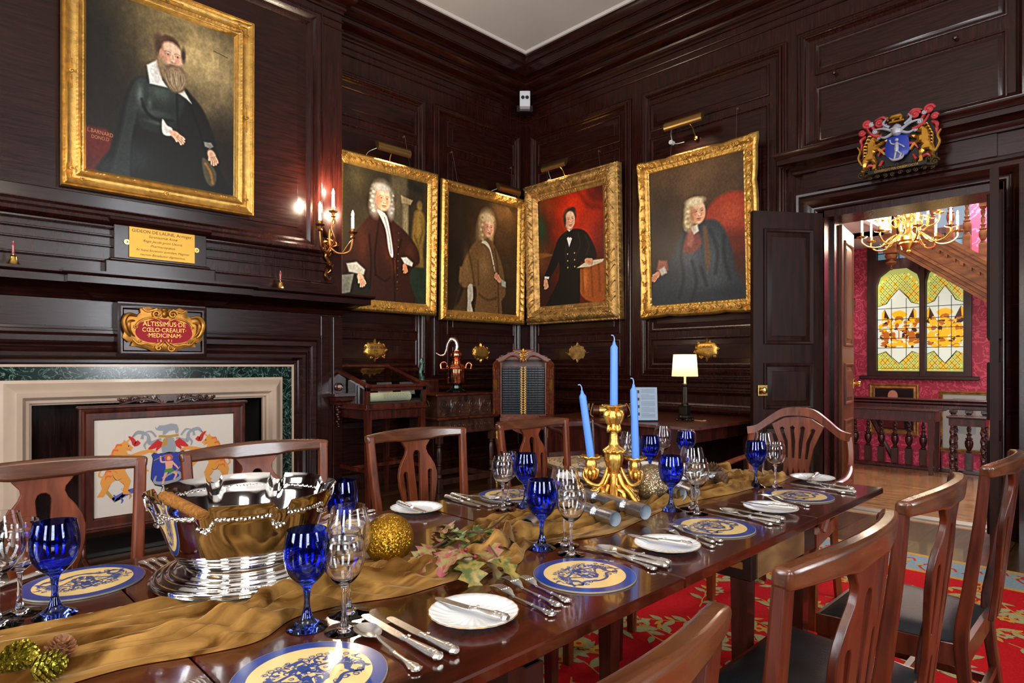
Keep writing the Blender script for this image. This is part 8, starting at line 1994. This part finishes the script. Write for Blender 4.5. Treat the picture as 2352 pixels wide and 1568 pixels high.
# ------------------------------------------------------------------ glitter balls
def glitter(name, c0, c1):
    m = bpy.data.materials.new(name); m.use_nodes = True; nt = m.node_tree; b = nt.nodes['Principled BSDF']
    tc = nt.nodes.new('ShaderNodeTexCoord'); v = nt.nodes.new('ShaderNodeTexVoronoi'); v.inputs['Scale'].default_value = 420
    nt.links.new(tc.outputs['Object'], v.inputs['Vector'])
    r = nt.nodes.new('ShaderNodeValToRGB'); r.color_ramp.elements[0].color = (*lin(c0), 1); r.color_ramp.elements[1].color = (*lin(c1), 1)
    nt.links.new(v.outputs['Color'], r.inputs['Fac']); nt.links.new(r.outputs['Color'], b.inputs['Base Color']); b.inputs['Metallic'].default_value = .8; b.inputs['Roughness'].default_value = .28
    vm = nt.nodes.new('ShaderNodeVectorMath'); vm.operation = 'MULTIPLY_ADD'; vm.inputs[1].default_value = (1.1,)*3; vm.inputs[2].default_value = (-.55,)*3
    nt.links.new(v.outputs['Color'], vm.inputs[0]); g = nt.nodes.new('ShaderNodeNewGeometry'); ad = nt.nodes.new('ShaderNodeVectorMath'); ad.operation = 'ADD'
    nt.links.new(vm.outputs[0], ad.inputs[0]); nt.links.new(g.outputs['Normal'], ad.inputs[1]); nn = nt.nodes.new('ShaderNodeVectorMath'); nn.operation = 'NORMALIZE'; nt.links.new(ad.outputs[0], nn.inputs[0]); nt.links.new(nn.outputs[0], b.inputs['Normal'])
    return m
def ball(px, py, r, z0, name, m, label):
    c = onZ(px, py, TZ+z0+r); mb = MB().sphere((0, 0, 0), r, 72, 48); o = part(name, mb, m); o.location = c; tag(o, label, 'bauble', 'glitter balls'); return o
ball(893, 1236, .0565, .006, 'glitter_ball', glitter('glitter_gold', '7a5208', 'd09a28'), 'large gold glitter ball on the velvet runner beside the leaf spray')
ball(1496, 1106, .060, .006, 'glitter_ball', glitter('glitter_champagne', '8a7350', 'd8c49a'), 'champagne glitter ball behind the candelabra on the runner')
# ------------------------------------------------------------------ candelabra
cb = onZ(1410, 1152, TZ+.012); dc = cb.x*FW[0]+cb.y*FW[1]
t = thing('candelabra', 'gilt rococo three-light candelabra with grapes, scrolls and masks on the runner', 'candelabra', (cb.x, cb.y, TZ+.010), -YAW)
# local x right along the picture, y away
h_ = lambda py: (1152-py)/FPX*dc
m = MB()
n6 = 6
for k in range(n6):
    a = 2*PI*k/n6+.3; c, s = math.cos(a), math.sin(a)
    m.tube(catmull([(c*.018, s*.018, .095), (c*.035, s*.035, .062), (c*.060, s*.060, .040), (c*.078, s*.078, .020), (c*.088, s*.088, .006), (c*.075, s*.075, .004)], 6), [.007, .009, .009, .009, .007, .004], 8); m.tube(catmull([(c*.03, s*.03, .07), (c*.052-s*.01, s*.052+c*.01, .052), (c*.072-s*.012, s*.072+c*.012, .03), (c*.084-s*.005, s*.084+c*.005, .014)], 5), [.003, .005, .004, .002], 6)
    a2 = a+PI/6; c2, s2 = math.cos(a2), math.sin(a2)
    m.tube(catmull([(c*.04, s*.04, .055), (c2*.062, s2*.062, .045), (c2*.068, s2*.068, .022), (c2*.055, s2*.055, .018), (c2*.055, s2*.055, .030)], 6), [.006, .008, .007, .005, .003], 8)
    m.tube(catmull([(c2*.03, s2*.03, .06), (c2*.05, s2*.05, .035), (c2*.075, s2*.075, .012), (c2*.06, s2*.06, .006)], 6), [.008, .009, .007, .004], 7)
    for q in range(4): m.sphere((c2*(.078-.008*q), s2*(.078-.008*q), .010+.006*q), .007, 8, 5)
m.lathe([(.045, .012), (.042, .02), (.028, .045), (.020, .065), (.018, .085), (.020, .10)], n=24, fn=lambda r, z, a: (r*(1+.10*math.cos(6*a)), z))
part('base', m, ORMOLU, t, 'scrolled rocaille base')
m = MB().lathe([(.014, .095), (.018, .105), (.024, .125), (.029, .145), (.027, .160), (.020, .166), (.034, .170), (.030, .178), (.018, .186), (.015, .20), (.013, .22), (.0115, .232), (.013, .236), (.016, .238), (.012, .242), (.010, .25)], n=24, fn=lambda r, z, a: (r*(1+(.12 if z < .17 else .05)*math.cos((6 if z < .17 else 10)*a)), z))
for k in range(18):
    a = 2*PI*k/18; m.sphere((.032*math.cos(a), .032*math.sin(a), .168+.003*(k % 2)), .006, 7, 5)
for k in range(4):
    a = k*PI/2+.4; c, s = math.cos(a), math.sin(a)
    m.tube(catmull([(c*.012, s*.012, .245), (c*.022, s*.022, .235), (c*.02, s*.02, .252), (c*.013, s*.013, .262)], 4), [.005, .006, .005, .003], 6)
    m.tube(catmull([(c*.010, s*.010, .30), (c*.026, s*.026, .296), (c*.030, s*.030, .285), (c*.022, s*.022, .262), (c*.016, s*.016, .258)], 5), [.007, .010, .010, .007, .004], 8); m.sphere((c*.024, s*.024, .290), .010, 9, 6, 1, 1, 1.1); m.sphere((c*.034, s*.034, .288), .004, 6, 4)
m.lathe([(.011, .245), (.010, .275), (.016, .30), (.012, .31), (.010, .318)], n=16)
zc3 = h_(932)
m.lathe([(.012, zc3-.056), (.020, zc3-.048), (.023, zc3-.032), (.018, zc3-.016), (.017, zc3-.012), (.030, zc3-.004), (.038, zc3+.002), (.036, zc3+.006), (.018, zc3+.003), (.001, zc3+.003)], n=32, fn=lambda r, z, a: (r*(1+.06*math.cos(8*a)), z+(.0015*math.cos(8*a) if r > .03 else 0)))
part('stem', m, ORMOLU, t, 'chased stem with masks')
def candle(parent_loc, x, y, z, r, L, tilt, label):
    c = thing('blue_candle', label, 'candle', (0, 0, 0), 0, 'tall blue candles')
    R_z = Matrix.Rotation(-YAW, 3, 'Z'); w = R_z @ Vector((x, y, 0)); c.location = (cb.x+w.x, cb.y+w.y, TZ+.010+z)
    ax = Vector((RT[0]*tilt, RT[1]*tilt, 1)).normalized(); c.rotation_euler = Vector((0, 0, 1)).rotation_difference(ax).to_euler()
    part('wax', MB().lathe([(r*.98, -.012), (r, .0), (r*.94, L-.025), (r*.90, L-.021), (r*.45, L-.012), (r*.28, L-.002), (.001, L)], n=24), BLUECANDLE, c)
    part('wick', MB().tube(catmull([(0, 0, L-.003), (.001, 0, L+.008), (-.005, 0, L+.017), (-.014, 0, L+.018)], 4), .0017, 6), mat('wick_blue', '8fb0e8', .7), c, 'bent unburnt wick')
for s, pxb, pyb, pxt, pyt in ((-1, 1357, 1049, 1336, 895), (1, 1460, 1053, 1455, 882)):
    xo = (pxb-1410)/FPX*dc; zo = h_(pyb)
    m = MB().tube(catmull([(s*.022, -.005, .115), (s*.035, -.02, .085), (xo*.72, -.032, .062), (xo*1.10, -.02, .068), (xo*1.30, 0, .09), (xo*1.18, .0, .112), (xo*.98, 0, .108)], 7), [.004, .005, .006, .0075, .007, .0065, .007], 9)
    m.tube(catmull([(xo*.6, -.028, .064), (xo*.75, -.025, .045), (xo*.98, -.02, .04), (xo*1.0, -.01, .02)], 5), [.005, .008, .008, .004], 7)
    m.sphere((xo*1.02, 0, zo-.052), .016, 10, 8, 1, 1, 1.2); 
    for k in range(5): a = 2*PI*k/5; m.tube(catmull([(xo+.010*math.cos(a), .010*math.sin(a), zo-.035), (xo+.022*math.cos(a), .022*math.sin(a), zo-.042), (xo+.020*math.cos(a), .020*math.sin(a), zo-.06), (xo+.012*math.cos(a), .012*math.sin(a), zo-.072)], 4), [.005, .007, .006, .002], 6)
    m.lathe([(.008, zo-.06), (.012, zo-.045), (.018, zo-.030), (.019, zo-.018), (.015, zo-.008), (.030, zo-.002), (.036, zo+.003), (.034, zo+.007), (.016, zo+.003), (.001, zo+.003)], (xo, 0, 0), 32, fn=lambda r, z, a: (r*(1+.07*math.cos(8*a)), z+(.0015*math.cos(8*a) if r > .03 else 0)))
    part('arm', m, ORMOLU, t, 'scrolled branch with candle cup')
    L = (pyb-pyt)/FPX*dc
    candle(None, xo, 0, zo+.004, .0125, L, (pxt-pxb)/(pyb-pyt)+.0, 'shorter blue candle, ' + ('leaning left, in the left branch of candelabra' if s < 0 else 'upright, in the right branch of candelabra'))
candle(None, 0, 0, zc3+.004, .0130, (932-784)/FPX*dc, .004, 'tallest blue candle in the centre of the candelabra')
# ------------------------------------------------------------------ silver crackers
CRK = mat('cracker_foil', 'b4b6bc', .22, .95, var=.12, vscale=160, bump=.15, bscale=300); CRI = mat('cracker_inside', 'a9b2bc', .7)
def cracker(a, b, r, label, z=.010, L=None):
    A, B = Vector((*a, TZ+z+r)), Vector((*b, TZ+z+r)); 
    if L: B = A+(B-A).normalized()*L
    t = thing('cracker', label, 'cracker', tuple((A+B)/2), 0, 'silver crackers'); d = (B-A).normalized(); Ln = (B-A).length
    e = Ln*.25; body = [(r, 0), (r, e-.010), (r*.95, e-.006), (r*.55, e), (r*.45, e+.005), (r*.62, e+.010), (r*.98, e+.016), (r, e+.02), (r, Ln-e-.02), (r*.98, Ln-e-.016), (r*.62, Ln-e-.010), (r*.45, Ln-e-.005), (r*.55, Ln-e), (r*.95, Ln-e+.006), (r, Ln-e+.010), (r, Ln)]
    inner = [(r-.0008, Ln), (r-.0008, Ln-e*.85), (.001, Ln-e*.85)]; inner0 = [(.001, e*.85), (r-.0008, e*.85), (r-.0008, 0)]
    m = MB().lathe(body, tuple(A), 28, axis=tuple(d), fn=lambda q, zz, an: (q*(1+(.14*math.cos(9*an) if q < r*.93 else 0)), zz))
    m.v = m.v; n0 = len(m.f)
    m.f = [f for f in m.f if len(f) == 4]; m.mi = [0]*len(m.f)
    part('foil', m, CRK, t, world=True)
    k = MB().lathe(inner0, tuple(A), 28, axis=tuple(d)); k.lathe(inner, tuple(A), 28, axis=tuple(d)); k.f = [f for f in k.f if len(f) == 4]; k.mi = [0]*len(k.f)
    part('cardboard_tube', k, CRI, t, world=True)
cracker((1.555, 1.03), (1.63, 1.33), .0225, 'silver cracker lying in front of the candelabra, uppermost of two side by side', L=.30)
cracker((1.428, 1.045), (1.50, 1.34), .0215, 'silver cracker with open end towards the central clear glasses', L=.29)
cracker((1.195, 1.165), (1.46, 1.30), .021, 'silver cracker whose open end points at the leaf spray', L=.28)
cracker((1.855, 1.09), (1.97, 1.36), .022, 'silver cracker end-on right of champagne ball, left of the pair', L=.28)
cracker((1.915, 1.075), (2.06, 1.33), .022, 'silver cracker end-on right of champagne ball, right of the pair', L=.28)
cracker((2.27, 1.155), (2.03, 1.285), .022, 'silver cracker farthest along the runner near the pine cones', L=.26)
# ------------------------------------------------------------------ leaf spray
t = thing('leaf_spray', 'faux sprig of mottled green and red jagged leaves lying across the runner', 'leaf spray', (.98, 1.12, TZ))
def leafmat(name, c0, c1):
    m = bpy.data.materials.new(name); m.use_nodes = True; nt = m.node_tree; b = nt.nodes['Principled BSDF']
    tc = nt.nodes.new('ShaderNodeTexCoord'); n = nt.nodes.new('ShaderNodeTexNoise'); n.inputs['Scale'].default_value = 60; n.inputs['Detail'].default_value = 5; nt.links.new(tc.outputs['Object'], n.inputs['Vector'])
    r = nt.nodes.new('ShaderNodeValToRGB'); r.color_ramp.elements[0].position = .42; r.color_ramp.elements[1].position = .58; r.color_ramp.elements[0].color = (*lin(c0), 1); r.color_ramp.elements[1].color = (*lin(c1), 1)
    nt.links.new(n.outputs['Fac'], r.inputs['Fac']); nt.links.new(r.outputs['Color'], b.inputs['Base Color']); b.inputs['Roughness'].default_value = .4; return m
LM = [leafmat('leaf_green_gold', '4a5528', '8f7a3a'), leafmat('leaf_rose_green', '8a3c42', '7f7440'), leafmat('leaf_green', '33481f', '65703a')]
def holly(x, y, z, ang, L, W, tilt, roll, mi):
    m = MB(); half = []; nT = 5
    for k in range(nT):
        u0 = k/nT; env = math.sin(PI*min(1, (u0+.12)*.92))**.7
        half += [(u0*L, W*.30*env), ((u0+.14)*L, W*.52*env+.002), ((u0+.17)*L, W*.34*env)]
    half = [(0, 0)]+half+[(L, 0)]; mid = np.linspace(0, L, len(half)); vs = []
    R0 = Matrix.Rotation(ang, 3, 'Z') @ Matrix.Rotation(tilt, 3, 'Y') @ Matrix.Rotation(roll, 3, 'X')
    for i, (u, w) in enumerate(half):
        c = -.9*(u-L*.4)**2/L
        for s in (-1, -.45, 0, .45, 1): vs.append(Vector((x, y, z))+R0 @ Vector((u if s else mid[i]*.5+u*.5, s*w, c+abs(s)*w*.28)))
    n = len(half); m.add(vs, [(i*5+k, i*5+5+k, i*5+6+k, i*5+1+k) for i in range(n-1) for k in range(4)])
    part('leaf', m, LM[mi], t, world=True)
P0 = onZ(940, 1292, TZ+.03); P1 = onZ(1060, 1225, TZ+.05); P2 = onZ(1120, 1215, TZ+.05)
m = MB().tube(catmull([P0, (P0+P1)/2+Vector((0, 0, .004)), P1, P2, P2+Vector((.12, .05, .01))], 5), [.003, .003, .0025, .002], 7); m.tube(catmull([P1, P1+Vector((.03, -.03, .0)), onZ(1150, 1290, TZ+.04)], 4), .002, 6)
part('twig', m, mat('twig_brown', '4a3524', .8), t, world=True)
rr = random.Random(11)
for (px, py, zz, tx_, ty_, L, W, mi) in ((1008, 1262, .045, 945, 1308, .085, .050, 1), (1040, 1238, .05, 1080, 1300, .085, .05, 1), (1060, 1270, .045, 1105, 1335, .09, .052, 0), (1115, 1280, .045, 1160, 1312, .07, .045, 0), (1010, 1235, .055, 990, 1190, .05, .03, 1), (1060, 1225, .06, 1050, 1188, .055, .03, 2), (1080, 1220, .055, 1150, 1225, .08, .04, 2), (1020, 1215, .055, 985, 1200, .06, .035, 1), (1040, 1230, .06, 1000, 1225, .06, .035, 2), (1100, 1215, .055, 1175, 1235, .07, .04, 0), (1120, 1222, .05, 1165, 1212, .06, .03, 0), (1065, 1245, .055, 1110, 1255, .07, .04, 2), (1035, 1205, .055, 1000, 1192, .06, .035, 1), (1090, 1270, .05, 1060, 1300, .06, .04, 1), (1130, 1250, .045, 1170, 1262, .05, .03, 0), (1075, 1235, .06, 1040, 1262, .06, .038, 0), (1045, 1250, .055, 1010, 1300, .07, .042, 1), (1085, 1262, .05, 1135, 1300, .07, .04, 1), (1020, 1225, .06, 1065, 1200, .06, .035, 0), (1110, 1235, .055, 1140, 1275, .06, .035, 1), (1150, 1218, .05, 1205, 1222, .05, .026, 1), (1000, 1250, .05, 960, 1290, .06, .036, 1), (1060, 1215, .065, 1025, 1240, .06, .032, 2), (1135, 1225, .05, 1185, 1245, .055, .03, 2)):
    a = onZ(px, py, TZ+zz); b = onZ(tx_, ty_, TZ+zz*.5); holly(a.x, a.y, a.z, math.atan2(b.y-a.y, b.x-a.x), L*1.25, W*1.3, rr.uniform(.15, .45), rr.uniform(-.35, .35), mi)
m = MB(); 
for (px, py) in ((1092, 1278), (1070, 1262), (1142, 1210), (1160, 1205)): m.sphere(tuple(onZ(px, py, TZ+.045)), .005, 10, 8)
part('berries', m, mat('berry', '7a1f28', .3), t, world=True)
# ------------------------------------------------------------------ pine cones
def cone(loc, s, m_, label, rot, glit=True):
    mb = MB(); n = 70
    for k in range(n):
        u = k/n; a = k*2.39996; r = .030*s*math.sin(PI*(.12+.80*u))**.8; z = (u-.5)*.062*s; c, q = math.cos(a), math.sin(a)
        Ls = .017*s*(1-.45*abs(u-.45)); w = .0085*s; e = .35+.9*u
        tip = Vector((c*(r+Ls*math.cos(e)), q*(r+Ls*math.cos(e)), z+Ls*math.sin(e))); b0 = Vector((c*r*.55, q*r*.55, z-.004*s)); sd = Vector((-q, c, 0))*w; mid = (tip*.72+b0*.28)
        mb.add([b0-sd*.5, b0+sd*.5, mid+sd, tip+sd*.45+Vector((0, 0, .001)), tip-sd*.45+Vector((0, 0, .001)), mid-sd, mid+Vector((0, 0, .0045*s)), mid-Vector((0, 0, .002*s))], [(0, 1, 6), (1, 2, 6), (2, 3, 6), (3, 4, 6), (4, 5, 6), (5, 0, 6), (1, 0, 7), (2, 1, 7), (3, 2, 7), (4, 3, 7), (5, 4, 7), (0, 5, 7)])
    mb.sphere((0, 0, 0), .02*s, 10, 8, 1, 1, 1.3)
    o = part('pine_cone', mb, m_, ang=40); o.location = loc; o.rotation_euler = rot; tag(o, label, 'pine cone', 'pine cones on the runner')
GC = glitter('glitter_green_gold', '6a6410', 'cdb848'); BC = mat('cone_brown', '8a5a38', .6, var=.5, vscale=80)
cone(tuple(onZ(40, 1512, TZ+.03)), .62, GC, 'green-gold glittered pine cone at the bottom left, left of the pair', (1.2, .5, .3))
cone(tuple(onZ(108, 1530, TZ+.028)), .56, GC, 'green-gold glittered pine cone at the bottom left, right of the pair', (1.6, -.4, 1.5))
cone(tuple(onZ(138, 1492, TZ+.035)), .5, BC, 'small brown pine cone behind the two glittered cones', (.3, .2, 0))
cone(tuple(onZ(1635, 1082, TZ+.04)), .9, mat('cone_dark', '4a3018', .55, var=.5, vscale=80), 'dark pine cone beside the head placemat', (1.4, .3, .8))
cone(tuple(onZ(1658, 1101, TZ+.035)), .7, MATS['cone_dark'], 'smaller dark pine cone at the end of a cracker', (.8, .6, 2))
# ------------------------------------------------------------------ light and render settings
# picture lights are on, softly
for (x, z) in ((3.49, 3.31), (5.07, 3.22)):
    L = bpy.data.lights.new('picture_lamp', 'AREA'); L.shape = 'RECTANGLE'; L.size = .30; L.size_y = .03; L.energy = .8; L.spread = 1.3; L.color = (1, .80, .55)
    o = bpy.data.objects.new('picture_lamp', L); COL.objects.link(o); o.location = (x, WA-.19, z); o.rotation_euler = (-.5, 0, 0); 
    d = Vector((0, .45, -.89)); o.rotation_euler = Vector((0, 0, -1)).rotation_difference(d).to_euler()
for (y, z) in ((4.77, 3.46), (3.12, 3.50)):
    L = bpy.data.lights.new('picture_lamp', 'AREA'); L.shape = 'RECTANGLE'; L.size = .03; L.size_y = .30; L.energy = .8; L.spread = 1.3; L.color = (1, .80, .55)
    o = bpy.data.objects.new('picture_lamp', L); COL.objects.link(o); o.location = (WB-.19, y, z); d = Vector((.45, 0, -.89)); o.rotation_euler = Vector((0, 0, -1)).rotation_difference(d).to_euler()
# unseen lamps added to give the table ambient light
for (x, y) in ((.4, .2), (-.9, 1.4)):
    plight((x, y, 2.7), ROOM_W, (1, .86, .68), .35)
w = bpy.data.worlds.new('world'); sc.world = w; w.use_nodes = True; w.node_tree.nodes['Background'].inputs['Color'].default_value = (.6, .7, .85, 1); w.node_tree.nodes['Background'].inputs['Strength'].default_value = .3
vs_ = sc.view_settings; vs_.view_transform = 'Standard'; vs_.look = 'None'; vs_.gamma = 1; vs_.use_curve_mapping = False; vs_.exposure = EXPO
cy = sc.cycles; cy.max_bounces = 9; cy.diffuse_bounces = 3; cy.glossy_bounces = 4; cy.transmission_bounces = 9; cy.transparent_max_bounces = 8
cy.caustics_reflective = False; cy.caustics_refractive = False; cy.sample_clamp_indirect = 6; cy.use_denoising = True
try: cy.denoiser = 'OPENIMAGEDENOISE'
except Exception: pass
